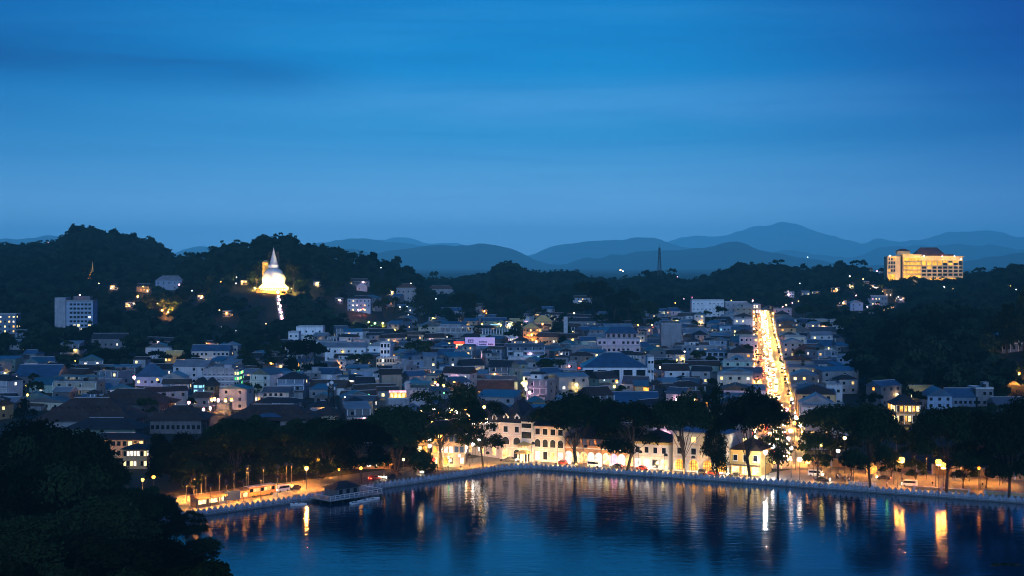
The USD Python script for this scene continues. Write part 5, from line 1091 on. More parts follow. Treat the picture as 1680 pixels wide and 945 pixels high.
for px, b_, w_, h_, c_ in ((1296, 488, 14, 9, 'w_white'), (1340, 486, 11, 7, 'w_cream'), (1372, 480, 12, 8, 'w_grey'), (1382, 502, 14, 9, 'w_white'), (1398, 474, 11, 8, 'w_cream'), (1420, 470, 12, 8, 'w_ochre'), (1436, 476, 12, 8, 'w_white'), (1410, 530, 15, 9, 'w_white'), (1460, 512, 14, 9, 'w_blue'), (1478, 496, 12, 8, 'w_grey'),
        (186, 476, 12, 8, 'w_cream'), (212, 505, 13, 8, 'w_grey'), (330, 492, 12, 8, 'w_white'), (372, 520, 13, 9, 'w_cream'), (400, 468, 10, 7, 'w_ochre'), (520, 470, 11, 7, 'w_white'), (556, 498, 13, 8, 'w_grey'), (640, 484, 12, 8, 'w_white')):
    E('hillside_house', HOUSE, 'small %s hillside house' % {'w_white': 'white', 'w_cream': 'cream', 'w_grey': 'grey', 'w_ochre': 'ochre', 'w_blue': 'bluish'}[c_], px - w_ / 2, px + w_ / 2, b_ - h_, b_, wall=c_, roof=hip('tile_red', 2.5) if px % 4 else flat('concrete', .5), floors=2, nwin=3, lit=.4, d=9, extras=('lamp',), win=(2.0, 1.7))
# the upper storey over the pink balconies, set back on its roof
Yb_ = Ysolve(1015, 592); zb_ = py_z(556, Yb_); up = thing('roof_pavilion', (px_x(1019, Yb_ + 7), Yb_ + 7, zb_ + .23), 0, 'blue roofed pavilion storey standing on the pink balconied building', 'pavilion'); w = 52 / F * Yb_
MB().box(-w / 2, w / 2, -4, 4, 0, 3.4).build('wall', M['w_pink'], up); MB().hip(-w / 2, w / 2, -4, 4, 3.4, 4.2, over=1.4).build('roof', M['metal_blue'], up)
for k in range(6): u = -w / 2 + w * (k + .5) / 6; MB().box(u - .8, u + .8, -4.1, -3.9, .6, 2.8).build('window', M['glass_dark'], up)
# bar on the windowless block
Yb_ = Ysolve(654, 694); zb_ = py_z(655, Yb_); bar = thing('rooftop_bar', (px_x(653, Yb_ + 4), Yb_ + 4, zb_ + .25), 0, 'rooftop bar glowing pink and orange on the pale block', 'bar'); w = 26 / F * Yb_
MB().box(-w / 2, w / 2, -1.5, 2, 0, 2.6).build('wall', M['lit_orange'], bar); MB().box(-w / 2 - .3, w / 2 + .3, -2.4, 2.3, 2.6, 3.0).build('roof', M['metal_grey'], bar); MB().box(-w / 2 - .3, w / 2 + .3, -2.55, -2.4, 2.5, 3.3).build('neon_strip', M['lit_pink'], bar)
for k in range(4): u = -w / 2 + w * (k + .5) / 4; MB().box(u - .5, u + .5, -1.56, -1.5, .3, 2.0).build('window', M['lit_yellow'], bar)
# scaffolded concrete frame
Yf_ = Ysolve(745, 562); xf = px_x(746, Yf_); zf = gz(xf, Yf_); w = 62 / F * Yf_; h = py_z(535, Yf_) - zf
fr = thing('concrete_frame', (xf, Yf_ + 8, zf), 0, 'unfinished open concrete frame of bare floors and columns', 'building')
for f in range(4): MB().box(-w / 2 - 1 + f * .8, w / 2, -7, 7, h * f / 3.2 - .35, h * f / 3.2 + .35).build('floor_slab', M['concrete_pale'], fr)
for f in range(3):
    for k in range(7):
        for yy in (-6.2, 5.6): u = -w / 2 + 1.5 + f * .8 + (w - 3 - f * .8) * k / 6; MB().box(u - .3, u + .3, yy, yy + .6, h * f / 3.2 + .35, h * (f + 1) / 3.2 - .35).build('column', M['concrete_pale'], fr)
for k in range(7): u = -w / 2 + 3 + (w - 4) * k / 6; MB().tube((u, -6, h * 3 / 3.2), (u, -6, h * 3 / 3.2 + 4), .12, .12, 4).build('bar', M['steel'], fr)
FOOT.append(footprint(xf, Yf_ + 8, w, 16, 0, 1))
# billboard and red sign
Yb_ = Ysolve(787, 582); xb = px_x(787.5, Yb_); zb = gz(xb, Yb_); w = 49 / F * Yb_; z1, z2 = py_z(573, Yb_) - zb, py_z(553.5, Yb_) - zb
M['board_pink'] = usdkit.material(stage, '/World/Looks/board_pink', {'p': ('principled_bsdf', {'base_color': (.62, .48, .70), 'roughness': .5, 'emission_color': (.50, .32, .66), 'emission_strength': .40})}, surface='p.BSDF')
M['print_purple'] = mat('print_purple', (.16, .03, .18), .6, .1); M['print_navy'] = mat('print_navy', (.02, .03, .12), .6, .1)
bb = thing('billboard', (xb, Yb_, zb), -.03, 'pale pink billboard with dark purple emblem and two lines of print', 'billboard')
MB().box(-w / 2, w / 2, 0, .8, z1, z2).build('panel', M['board_pink'], bb); MB().box(-w / 2 - .2, w / 2 + .2, .05, .75, z1 - .35, z1 - .003).build('frame', M['steel'], bb)
for s_ in (-.4, 0, .4): MB().tube((s_ * w, .4, -2), (s_ * w, .4, z1 - .3), .2, .2, 6).build('post', M['steel'], bb)
hh = z2 - z1; em = MB()
em.box(-w * .40, -w * .22, -.05, 0, z1 + hh * .74, z1 + hh * .82).box(-w * .40, -w * .22, -.05, 0, z1 + hh * .56, z1 + hh * .63).box(-w * .40, -w * .375, -.05, 0, z1 + hh * .63, z1 + hh * .74).box(-w * .32, -w * .30, -.05, 0, z1 + hh * .63, z1 + hh * .74).box(-w * .245, -w * .22, -.05, 0, z1 + hh * .63, z1 + hh * .74).box(-w * .46, -w * .14, -.05, 0, z1 + hh * .36, z1 + hh * .44).box(-w * .36, -w * .24, -.05, 0, z1 + hh * .18, z1 + hh * .26)
em.build('emblem', M['print_purple'], bb)
gl = np.random.default_rng(5)
for zz, u0_, u1_, mm, nm in ((.56, -.03, .22, 'print_navy', 'print_line'), (.34, -.03, .21, 'print_navy', 'print_line'), (.35, .27, .43, 'print_purple', 'print_line')):
    pr_ = MB(); u = u0_
    while u < u1_: q = gl.uniform(.010, .022); pr_.box(w * u, w * (u + q), -.05, 0, z1 + hh * zz, z1 + hh * (zz + gl.uniform(.09, .15))); u += q + .004
    pr_.build(nm, M[mm], bb)
rs = thing('red_sign', (px_x(753, Yb_ + 3), Yb_ + 3, zb), 0, 'glowing red sign box with yellow lettering left of the pink billboard', 'sign'); w = 17 / F * Yb_; z1, z2 = py_z(575, Yb_) - zb, py_z(561, Yb_) - zb
MB().box(-w / 2, w / 2, 0, 1, z1, z2).build('panel', M['lit_red'], rs); MB().box(-w / 3, -w / 3 + .3, .3, .6, -2, z1).build('post', M['steel'], rs)
lt = MB(); u = -w * .42
while u < w * .4: q = gl.uniform(.08, .13) * w; lt.box(u, u + q, -.12, 0, z1 + (z2 - z1) * .35, z1 + (z2 - z1) * .72); u += q + .03 * w
lt.build('lettering', M['lit_yellow'], rs)
# pink rooftop sign over the slab building, tilted lit oval canopy, green lit column
Ys_ = Ysolve(1125, 505); ps = thing('pink_sign', (px_x(1125, Ys_), Ys_, py_z(494, Ys_)), 0, 'white and magenta glowing sign box above the slab building', 'sign'); w = 25 / F * Ys_; h = 7 / F * Ys_
MB().box(-w / 2, w / 2, 0, 1.2, 0, h).build('panel', glow('sign_magenta', (1, .12, .55), 1.5), ps); lt = MB(); u = -w * .44
while u < w * .34: q = gl.uniform(.09, .14) * w; lt.box(u, u + q, -.15, 0, h * .22, h * .78); u += q + .025 * w
lt.build('lettering', glow('sign_white', (1, .85, .95), 4.0), ps); MB().box(-.4, .4, .4, .9, -14, -.003).build('post', M['steel'], ps)
X, Y = base_at(490, 618); z = gz(X, Y); gc = thing('lit_column', (X, Y, z), 0, 'slim column glowing green with an orange tip among trees', 'column'); h = py_z(604, Y) - z
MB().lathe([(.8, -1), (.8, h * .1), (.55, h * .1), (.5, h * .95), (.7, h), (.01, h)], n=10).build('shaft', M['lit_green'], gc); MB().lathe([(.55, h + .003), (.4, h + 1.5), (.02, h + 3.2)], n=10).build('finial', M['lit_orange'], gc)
# green lit mosque-like hall with little spires
Yg = Ysolve(825, 568); xg = px_x(820, Yg); zg = gz(xg, Yg); s = Yg / F; w = 60 * s
gh = thing('green_lit_hall', (xg, Yg + 6, zg), -.05, 'pale hall lit green with pointed pediment and rows of small spires', 'hall'); h = py_z(550, Yg) - zg
MB().box(-w / 2, w / 2, -6, 6, -3, h).build('wall', M['w_white'], gh); MB().box(-w / 2 - .4, w / 2 + .4, -6.5, 6.5, h, h + .8).build('roof', M['w_green'], gh)
MB().slab([(-w * .1, h + .8), (w * .28, h + .8), (w * .28, h + 3.2), (w * .09, h + 8.2), (-w * .1, h + 3.2)], -5.5, -3.5).build('pediment', M['w_green'], gh)
for k in range(5): u = -w * .07 + w * .32 * (k + .5) / 5; MB().box(u - .5, u + .5, -5.62, -5.45, h + 1.2, h + 3.6).build('arch_niche', M['dark'], gh)
for k in range(13): u = -w / 2 + w * (k + .5) / 13; MB().lathe([(.35, h + .8), (.3, h + 3.4), (.02, h + 5.6)], (u, -6.2), 6).build('pinnacle', M['st_white'], gh)
for k in range(9): u = -w / 2 + w * (k + .5) / 9; MB().box(u - .8, u + .8, -6.1, -5.9, .8, h * .7).build('window', M['lit_white' if k % 3 else 'lit_pink'], gh)
FOOT.append(footprint(xg, Yg + 6, w, 14, 0, 1))
for u, c, I in ((-.3, 'green', 420), (.1, 'green', 520), (.4, 'white', 620)): spot_lamp(xg + u * w, Yg - 9, zg + 1, I, c, .4, label='floodlight before the green lit hall', group='floodlights of the green lit hall', aim=(xg + u * w, Yg + 3, zg + 9), share=True)
X, Y = base_at(711, 566); z = gz(X, Y); oc = thing('oval_canopy', (X, Y, z), 0, 'oval canopy glowing yellow left of the concrete frame', 'canopy'); r = 9.5 / F * Y; h = py_z(557, Y) - z
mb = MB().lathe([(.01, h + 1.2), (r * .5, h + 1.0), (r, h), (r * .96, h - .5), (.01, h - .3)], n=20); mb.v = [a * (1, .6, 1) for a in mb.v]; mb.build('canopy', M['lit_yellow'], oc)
for k in range(6): an = k * math.pi / 3; MB().tube((math.cos(an) * r * .85, math.sin(an) * r * .5, -2), (math.cos(an) * r * .85, math.sin(an) * r * .5, h - .3), .14, .14, 5).build('post', M['steel'], oc)
# ---------------------------------------------------------------- palace roofs on the left
def palace(label, p0, p1, eave, base, hr, d, wall='w_dark', roof='tile_brown', rows=1, rz=0.0, lit=0.0, floors=1, nwin=10, over=2.2, litmats=None, win=(1.2, 1.6), gablets=8):
    n_seed[0] += 1
    t = B('palace_building', 'palace', label, p0, p1, eave, base, d=d, wall=wall, roof=('hip', roof, hr), rz=rz, lit=lit, floors=floors, nwin=nwin, over=over, litmats=litmats, win=win, seed=n_seed[0])
    Y = Ysolve((p0 + p1) / 2, base); w = (p1 - p0) / F * Y; h = py_z(eave, Y) - gz(px_x((p0 + p1) / 2, Y), Y)
    for k in range(gablets):                       # small gablets standing along the front slope
        u = -w / 2 + w * (k + .5) / gablets; q = .45; y = -d / 2 - over + (d / 2 + over) * q; z = h + hr * q
        MB().add([(u - .9, y, z - .05), (u + .9, y, z - .05), (u, y, z + 1.3), (u, y + 2.2, z + 1.3)], [(0, 1, 2), (1, 3, 2), (3, 0, 2)]).build('gablet', M[roof], t)
    return t
palace('long palace building with broad dark brown roof nearest the near bank trees', 62, 212, 690, 716, 8.2, 22, gablets=12)
palace('palace building with brown roof and orange lit end wall', 152, 262, 662, 684, 6.0, 18, gablets=11)
palace('palace pavilion with grey-green eaves over a row of white columns', 113, 222, 703, 729, 3.6, 12, wall='w_green', roof='tile_dark', lit=.25, litmats=['lit_yellow'], nwin=14, gablets=0)
palace('orange lit two-storey palace wall below the columned pavilion', 145, 236, 721, 752, 2.0, 8, wall='h_terra' if False else 'w_ochre', roof='tile_dark', floors=2, nwin=10, lit=.1, gablets=0, over=1)
palace('narrow palace gatehouse with a row of bright white windows', 202, 241, 737, 772, 1.5, 7, wall='w_ochre', roof='tile_dark', floors=2, nwin=7, lit=.6, litmats=['lit_white', 'lit_yellow'], gablets=0, over=1)
palace('dim palace wing with brown roof right of the columned pavilion', 246, 330, 688, 712, 5.0, 16, gablets=7)
palace('orange walled palace end block with two white windows', 246, 281, 660, 676, 2.5, 10, wall='w_ochre', roof='tile_brown', nwin=3, lit=.9, litmats=['lit_orange', 'lit_white'], gablets=0)
palace('long museum building with dark brown roof beside the lattice mast', 372, 512, 689, 712, 5.5, 18, gablets=10)
palace('cream lit gable with columns at the right end of the museum', 516, 552, 681, 702, 3.0, 12, wall='w_cream', nwin=7, lit=.7, litmats=['lit_warm', 'lit_yellow'], gablets=0)
palace('grey palace annex before the museum roof', 420, 460, 684, 712, 2.0, 10, wall='w_blue', roof='metal_blue', nwin=4, gablets=0, over=.8)
E('park_hall', 'building', 'cream lit hall seen through the tree gaps left of the hotel', 684, 762, 712, 768, wall='w_cream', roof=hip('tile_dark', 4), floors=3, nwin=9, lit=.75, litmats=['lit_warm', 'lit_yellow', 'lit_white', 'lit_orange'], win=(2.2, 2.6))
E('park_wall_house', 'building', 'ochre lit building low among the left shore trees', 560, 640, 745, 775, wall='w_ochre', roof=hip('tile_dark', 3), floors=2, nwin=8, lit=.35, litmats=['lit_orange', 'lit_white'])

for px, c in ((160, 'sodium'), (190, 'sodium'), (222, 'sodium'), (236, 'orange')):
    Yq = Ysolve(px, 764); spot_lamp(px_x(px, Yq - 5), Yq - 5, gz(px_x(px, Yq - 5), Yq - 5) + .5, 300, c, .3, 'flood_lamp', 'floodlight at the foot of the orange palace wall', 'floodlights of the palace wall', aim=(px_x(px, Yq), Yq + 6, 7), share=True)
Yq = Ysolve(263, 676); spot_lamp(px_x(266, Yq - 6), Yq - 6, 5, 240, 'sodium', .3, 'flood_lamp', 'floodlight on the orange palace end block', aim=(px_x(263, Yq), Yq + 4, 7))
# ---------------------------------------------------------------- town trees
def town_tree(k, px, base, top, half, lab): 
    x, y, z = lone_tree(k, px, base, top, half, lab, 'town_tree', T_MID, (13, 6.5), 'trees among the town houses', 500)
    FOOT.append(Point(x, y).buffer(half / F * y * .75)); return x, y
for k, px, b_, t_, h_, lab in [(0, 902, 628, 586, 32, 'big round dark tree with tiny lights among the roofs'), (1, 843, 577, 544, 20, 'bright edged dark tree beside the festival lights'), (2, 688, 604, 556, 30, 'dark leafy tree right of the columned tower'),
        (0, 590, 615, 578, 26, 'dark tree before the long white houses'), (2, 500, 622, 556, 44, 'large dark tree right of the gridded block'), (1, 455, 610, 566, 36, 'large dark tree left of the green column'), (0, 1092, 612, 588, 20, 'dark tree below the grey tower'),
        (3, 1150, 660, 632, 12, 'slim dark tree behind the lakeside crowns'), (0, 976, 530, 458, 42, 'largest dark tree crown above the town roofs'), (2, 1008, 540, 480, 34, 'dark tree crown left of the grey tower'), (1, 955, 545, 500, 26, 'dark crown behind the slim white block'),
        (2, 1060, 545, 492, 26, 'dark tree crown behind the grey tower'), (0, 1030, 535, 470, 22, 'dark crown in the hollow behind the balconies'), (1, 820, 520, 474, 30, 'dark crown above the festival lights'), (2, 760, 540, 478, 30, 'dark crown behind the concrete frame'), (0, 630, 520, 458, 26, 'dark round crown above the lit shop row'),
        (3, 690, 520, 470, 24, 'dark crown below the small pagoda'), (0, 870, 530, 482, 28, 'dark crown left of the largest crown'), (1, 1180, 535, 505, 14, 'dark tree before the white slab building'), (0, 1215, 520, 498, 10, 'small dark tree at the slab wing'), (2, 1350, 530, 500, 28, 'dark tree above the weathered row'),
        (1, 1320, 545, 505, 24, 'dark tree right of the street end'), (0, 1300, 545, 518, 12, 'small dark tree beside the street end'), (2, 1384, 560, 520, 22, 'dark tree right of the weathered row'), (3, 402, 612, 568, 24, 'dark tree behind the gridded block'), (0, 250, 606, 574, 32, 'dark tree above the blue hipped roof'), (2, 180, 606, 572, 34, 'dark tree left of the lit stall house'), (1, 100, 604, 570, 36, 'dark tree above the long shed'), (0, 310, 605, 578, 20, 'dark tree left of the stepped hillside building'),
        (3, 1652, 582, 492, 30, 'tall dark tree on the right hillside'), (3, 1680, 576, 470, 26, 'tallest dark tree at the right picture edge'), (0, 1640, 560, 534, 16, 'dark tree left of the columned villa'), (2, 548, 556, 520, 26, 'dark tree right of the modern houses'), (0, 460, 556, 522, 22, 'dark tree left of the modern houses')]:
    town_tree(k, px, b_, t_, h_, lab)
for k, px, b_, t_, h_, lab in [(0, 268, 514, 488, 11, 'tree glowing orange red on the left hill'), (2, 284, 515, 496, 8, 'smaller reddish lit tree on the left hill'), (0, 1664, 628, 594, 14, 'tree glowing orange at the right picture edge'), (1, 1444, 482, 463, 10, 'greenish lit tree below the hilltop hotel')]:
    lit_tree(k, px, b_, t_, h_, lab, 'orange' if px != 1444 else 'yellow', 7000 if px != 1444 else 2500)
# ridge trees that stand out against the sky
for k, px, b_, t_, h_ in [(0, 124, 388, 370, 9), (1, 148, 386, 369, 11), (3, 164, 388, 376, 5), (0, 186, 394, 375, 10), (1, 178, 398, 380, 8), (2, 217, 402, 385, 9), (0, 248, 408, 388, 8), (3, 233, 404, 396, 5), (1, 270, 418, 403, 8), (0, 326, 430, 414, 7), (2, 308, 430, 416, 8), (0, 296, 430, 417, 6), (1, 430, 396, 384, 12), (3, 451, 394, 382, 5), (0, 472, 396, 385, 12), (1, 545, 413, 402, 6), (3, 555, 413, 403, 5), (0, 529, 410, 399, 6), (0, 612, 432, 413, 12), (0, 651, 440, 420, 11), (2, 712, 462, 448, 9),
        (0, 832, 446, 431, 24), (1, 940, 455, 443, 22), (0, 1060, 456, 443, 10), (1, 1083, 452, 441, 9), (2, 1105, 455, 443, 8), (0, 1215, 442, 430, 14), (1, 1248, 438, 429, 12), (2, 1275, 436, 428, 12), (0, 1318, 444, 432, 8), (1, 1345, 442, 431, 10), (0, 1378, 438, 427, 12), (2, 1402, 436, 429, 10), (0, 1415, 436, 426, 8), (1, 1640, 446, 436, 12), (0, 1662, 442, 432, 10), (2, 1606, 450, 441, 12)]:
    lone_tree(k, px, b_ + 14, t_, h_, ('round', 'flat-topped', 'ragged', 'slim tall')[k] + ' tree standing up on the skyline', 'skyline_tree', y0=1400, group='trees on the skyline')

# ---------------------------------------------------------------- street blocks on both sides of the main street
WALLS = [('w_white', 'white'), ('w_white', 'white'), ('w_cream', 'cream'), ('w_grey', 'grey'), ('w_grey', 'grey'), ('w_blue', 'bluish'), ('w_pink', 'pinkish'), ('w_lilac', 'lilac'), ('w_green', 'greenish'), ('w_ochre', 'ochre'), ('w_dark', 'dark')]
ROOFS = [('gable', 'metal_blue', 'blue-roofed'), ('gable', 'metal_grey', 'grey-roofed'), ('gable', 'tile_brown', 'brown-roofed'), ('hip', 'tile_brown', 'brown hip-roofed'), ('flat', 'concrete', 'flat-roofed'), ('flat', 'concrete', 'flat-roofed'), ('gable', 'metal_rust', 'rust-roofed'), ('gabley', 'metal_grey', 'gable-fronted'), ('shed', 'metal_pale', 'pale shed-roofed'), ('hip', 'tile_dark', 'dark hip-roofed'), ('gable', 'tile_dark', 'dark-roofed'), ('gable', 'metal_pale', 'pale-roofed'), ('shed', 'metal_blue', 'blue shed-roofed'), ('gabley', 'metal_teal', 'teal-gabled')]
FLO = {1: 'low', 2: 'two-storey', 3: 'three-storey', 4: 'four-storey'}
gs = np.random.default_rng(21)
for side in (-1, 1):
    y = 505.0 if side < 0 else 520.0
    while y < (1530 if side < 0 else 1330):
        fw = gs.uniform(10, 19); dp = gs.uniform(13, 18); hgt = gs.choice([6.5, 8, 9.5, 11, 12.5]) * (1.0 if y < 1100 else 1.15)
        ym = y + fw / 2; off = 9.6 + dp / 2; cx = street_x(ym) + side * off * math.cos(SANG); cy = ym + side * off * math.sin(SANG) * -1 * -1
        cy = ym - side * off * .1715 / 1.0146
        rz = SANG + side * -math.pi / 2 * 1.0
        rz = math.radians(90) + SANG if side < 0 else math.radians(-90) + SANG
        fp = footprint(cx, cy, fw - .4, dp, rz); y += fw
        if any(fp.intersects(q) for q in FOOT if q is not STREET_ZONE): continue
        wm = WALLS[int(gs.integers(len(WALLS)))]; rf = ROOFS[int(gs.integers(len(ROOFS)))]; fl = max(1, int(round(hgt / 3.4)))
        rk = rf[0] if rf[0] not in ('shed',) else 'flat'
        bldg('street_shop', 'shop building', '%s %s %s %s street shop' % (wm[1], FLO[min(fl, 4)], rf[2], 'left-side' if side < 0 else 'right-side'), cx, cy, fw - .4, dp, hgt, rz, wm[0], (rk, rf[1], .7 if rk == 'flat' else gs.uniform(2, 4)), fl, int(fw / 3.2), .35, seed=int(y * 10), extras=('shopfront', 'awning', 'lamp') + (('sign',) if gs.random() < .6 else ()) + (('tank',) if rk == 'flat' and gs.random() < .5 else ()), group='shops lining the main street')

# ---------------------------------------------------------------- the mass of town houses
VIS = [(715, 777, 535, 556, 1150), (763, 812, 553, 572, 1000), (744, 762, 561, 573, 1000), (793, 850, 540, 560, 1080), (486, 494, 600, 616, 880), (536, 550, 624, 680, 600), (637, 705, 630, 676, 640), (333, 392, 609, 648, 700), (980, 1050, 540, 586, 900), (1085, 1118, 533, 580, 900), (956, 1073, 585, 628, 800), (624, 652, 563, 612, 850), (92, 152, 493, 552, 1250),
       (533, 642, 567, 590, 950), (473, 541, 537, 576, 1000), (1141, 1215, 573, 600, 860), (1190, 1258, 612, 634, 720), (431, 474, 644, 658, 680), (875, 917, 573, 586, 920), (784, 842, 630, 652, 680), (1287, 1362, 553, 590, 850), (1469, 1536, 640, 697, 560), (222, 302, 605, 634, 780), (1228, 1248, 498, 514, 1500), (1135, 1228, 490, 512, 1400), (314, 390, 567, 594, 950), (1224, 1258, 641, 664, 650), (1316, 1382, 645, 668, 620), (583, 611, 630, 648, 700), (711, 741, 560, 582, 1000), (858, 930, 525, 560, 1100), (934, 978, 520, 545, 1150), (736, 765, 636, 655, 670), (1042, 1066, 634, 648, 720), (885, 920, 586, 622, 760)]
def density(px, Y):
    if Y < 545: return 0.0
    if Y < 600: return .9 if 575 < px < 1235 else (.5 if 1340 < px < 1440 and Y > 570 else 0)
    if Y < 860: return (.95 if px > 400 else .8) if px < 1245 and not (px < 560 and Y < 650) else (.9 if 1285 < px < 1388 else (.25 if px < 1460 and Y < 680 else 0))
    if Y < 1000: return (.9 if px > 560 else .35 if px > 440 else .1) if px < 1245 else (.9 if 1285 < px < 1380 else 0)
    if Y < 1120: return (.08 if px < 520 else .6) if px < 1245 else (.85 if 1285 < px < 1372 else 0)
    if Y < 1480: return (.62 if 1050 < px < 1245 else .34 if 560 < px <= 1050 else 0) if px < 1245 else (.4 if 1285 < px < 1360 and Y < 1300 else 0)
    return 0.0
from shapely import STRtree
gs = np.random.default_rng(77); made = 0; cells = []; kinds = {}
Y = 548.0
while Y < 1480:
    st_ = (14.5 + gs.uniform(0, 5)) * (1.0 if Y < 900 else 1.15); xa, xb = px_x(-30, Y), px_x(1640, Y); X = xa + gs.uniform(0, 8)
    while X < xb:
        fw = gs.choice([gs.uniform(6, 10), gs.uniform(9, 14), gs.uniform(14, 26)], p=[.28, .44, .28]); cells.append((X + fw / 2, Y + gs.uniform(-3.5, 3.5), fw)); X += fw + gs.uniform(.6, 5.5)
    Y += st_
for X, Y, fw in cells:
    px = 840 + F * X / Y
    if gs.random() > density(px, Y) or made >= 600: continue
    if abs(X - street_x(Y)) < 28 and Y < 1540: continue
    dp = gs.uniform(7, 13); rz = gs.choice([-.17, -.3, .1, .3, -.5, .5]) + gs.normal() * .1
    hgt = float(gs.choice([3.6, 4.2, 6.2, 7.0, 7.4, 9.5, 10.5], p=[.24, .17, .17, .13, .10, .10, .09])); fl = max(1, int(round(hgt / 3.3)))
    rf = ROOFS[int(gs.integers(len(ROOFS)))]; hr = .6 if rf[0] == 'flat' else (gs.uniform(1.2, 2.4) if rf[0] == 'shed' else gs.uniform(.28, .42) * min(fw, dp) * .8)
    fp = footprint(X, Y, fw, dp, rz, .3)
    if any(fp.intersects(q) for q in FOOT): continue
    z0 = gz(X, Y)
    hits = [v for v in VIS if v[4] > Y + 6 and v[0] < px + F * fw / 2 / Y and v[1] > px - F * fw / 2 / Y]
    lim = min([py_z(v[2] + .55 * (v[3] - v[2]), Y) - z0 for v in hits] or [99])
    if hgt + hr > lim:
        hgt = lim - hr
        if hgt < 2.6: continue
        fl = max(1, int(round(hgt / 3.3)))
    wm = WALLS[int(gs.choice(len(WALLS), p=[.08, .07, .07, .17, .17, .13, .04, .05, .04, .03, .15]))]; big = fw > 17
    kind = 'hall' if big and fl == 1 else 'shed' if fl == 1 and 'metal' in rf[1] else ('shop building' if gs.random() < .3 else 'house')
    if kinds.get(kind, 0) >= {'house': 205, 'shop building': 150, 'shed': 180, 'hall': 60}[kind]: continue
    kinds[kind] = kinds.get(kind, 0) + 1
    ex = []
    if rf[0] == 'flat': ex += [e for e, p_ in (('tank', .5), ('upper', .5), ('stair', .15), ('canopy', .15), ('aerial', .25)) if gs.random() < p_]
    if fl >= 2 and gs.random() < .3: ex.append('balcony')
    if kind == 'shop building' and gs.random() < .5: ex.append('sign')
    if gs.random() < .1: ex.append('aerial')
    if gs.random() < (.46 if 540 < px < 1240 else .3): ex.append('lamp')
    if fw > 8 and gs.random() < .45: ex.append('annex')
    bldg({'house': 'town_house', 'hall': 'low_hall', 'shed': 'metal_shed', 'shop building': 'shop_building'}[kind], kind, '%s %s %s %s' % (wm[1], FLO[min(fl, 4)], rf[2], kind.replace(' building', '')), X, Y, fw, dp, hgt, rz, wm[0], (rf[0], rf[1], hr), fl, max(2, int(fw / 4.6)), float(gs.choice([0, .06, .2, .5], p=[.22, .3, .28, .2])), seed=int(X * 7 + Y * 13) % 99991, extras=tuple(ex), group='houses of the town'); made += 1
kt = 0
for X, Y, fw in cells[::3]:
    X, Y = X + gs.uniform(-6, 6), Y + gs.uniform(-6, 6); px = 840 + F * X / Y
    if density(px, Y) == 0 or kt >= 150 or gs.random() > (.9 if px < 520 or Y > 1000 else .5): continue
    q = Point(X, Y).buffer(2.6)
    if any(q.intersects(f) for f in FOOT): continue
    z0 = gz(X, Y); hh = gs.uniform(6, 12); lim = min([py_z(v[2] + .55 * (v[3] - v[2]), Y) - z0 for v in VIS if v[4] > Y + 4 and v[0] - 8 < px < v[1] + 8] or [99])
    if hh > lim: continue
    t = copy_of(T_MID[kt % 4], 'town_tree', (X, Y, z0), gs.uniform(0, 6.28), (hh / 13 * gs.uniform(.8, 1.1),) * 2 + (hh / 13,), None, 'tree', 'trees among the town houses'); plabel(t, '%s dark town tree' % ('small' if hh < 8.5 else 'tall'), px, to_px(X, Y, z0 + hh / 2)[1]); FOOT.append(q); kt += 1
print('town trees', kt); print(kinds); print('town houses', made, 'footprints', len(FOOT))
# ---------------------------------------------------------------- lamps
def lamp_class(name, col, I, h, r, arm, vis):
    """vis: glowing globe over a downward lens; else a shaded head, its lens seen only from below"""
    p = proto(name)
    MB().tube((0, 0, -1), (0, 0, h), .11, .07, 6).build('pole', M['steel'], p)
    if arm: MB().tube((0, 0, h - .1), (arm, 0, h + .35), .06, .05, 5).build('arm', M['steel'], p)
    z = h + .3
    if vis: MB().ball((arm, 0, z + r * .6), r, 1, (1, 1, .8)).build('lamp_head', vis_mat(col, vis), p); q = min(r * .62, .8); MB().lathe([(.01, z - r * .26), (q, z - r * .26), (q, z - r * .26 - .06), (.01, z - r * .26 - .06)], (arm, 0), 8).build('lens', lamp_mat(I, col, q), p)
    else:
        MB().lathe([(.66, z - .55), (.62, z - .12), (.5, z + .16), (.14, z + .3), (.01, z + .3)], (arm, 0), 10).build('lamp_head', M['dark'], p); MB().lathe([(.01, z - .10), (.42, z - .10), (.42, z - .13), (.01, z - .13)], (arm, 0), 10).build('lens', lamp_mat(I, col, .42), p)
    return p.GetPath()
LC = {}
def lamp(name, x, y, col, I, h, r, label, group=None, arm=1.6, rz=0.0, z=None, share=False, vis=0):
    k = (col, I, round(h, 1), r, arm, vis)
    if k not in LC: LC[k] = lamp_class('lamp_class', col, I, h, r, arm, vis)
    z = gz(x, y) if z is None else z
    t = copy_of(LC[k], name, (x, y, z), rz, None, None, 'lamp', group)
    if share: tag(t, label)
    else: plabel(t, label, *to_px(x, y, z + h))
    return t
# along the lake in front of the hotel
for px in (872, 915, 958, 1003, 1048, 1090, 1135, 1180, 1222):
    p = RS(px, 4.4); lamp('street_lamp', p[0], p[1], 'warm', 420, 7.0, .28, 'slender lamp on the hotel road', 'lamps of the lakeside road', 1.4, RANG + math.pi / 2)
for px in (822, 850, 880, 912, 945, 980, 1015, 1050, 1085, 1120, 1155, 1190, 1222):
    p = RS(px, 2.2); q = RS(px, 14); spot_lamp(p[0], p[1], 1.1, 460 if px < 930 else 250, 'warm', .3, 'flood_lamp', 'low floodlight behind the lake wall lighting the fronts', 'floodlights behind the lake wall', aim=(q[0], q[1], 8.5), share=True)
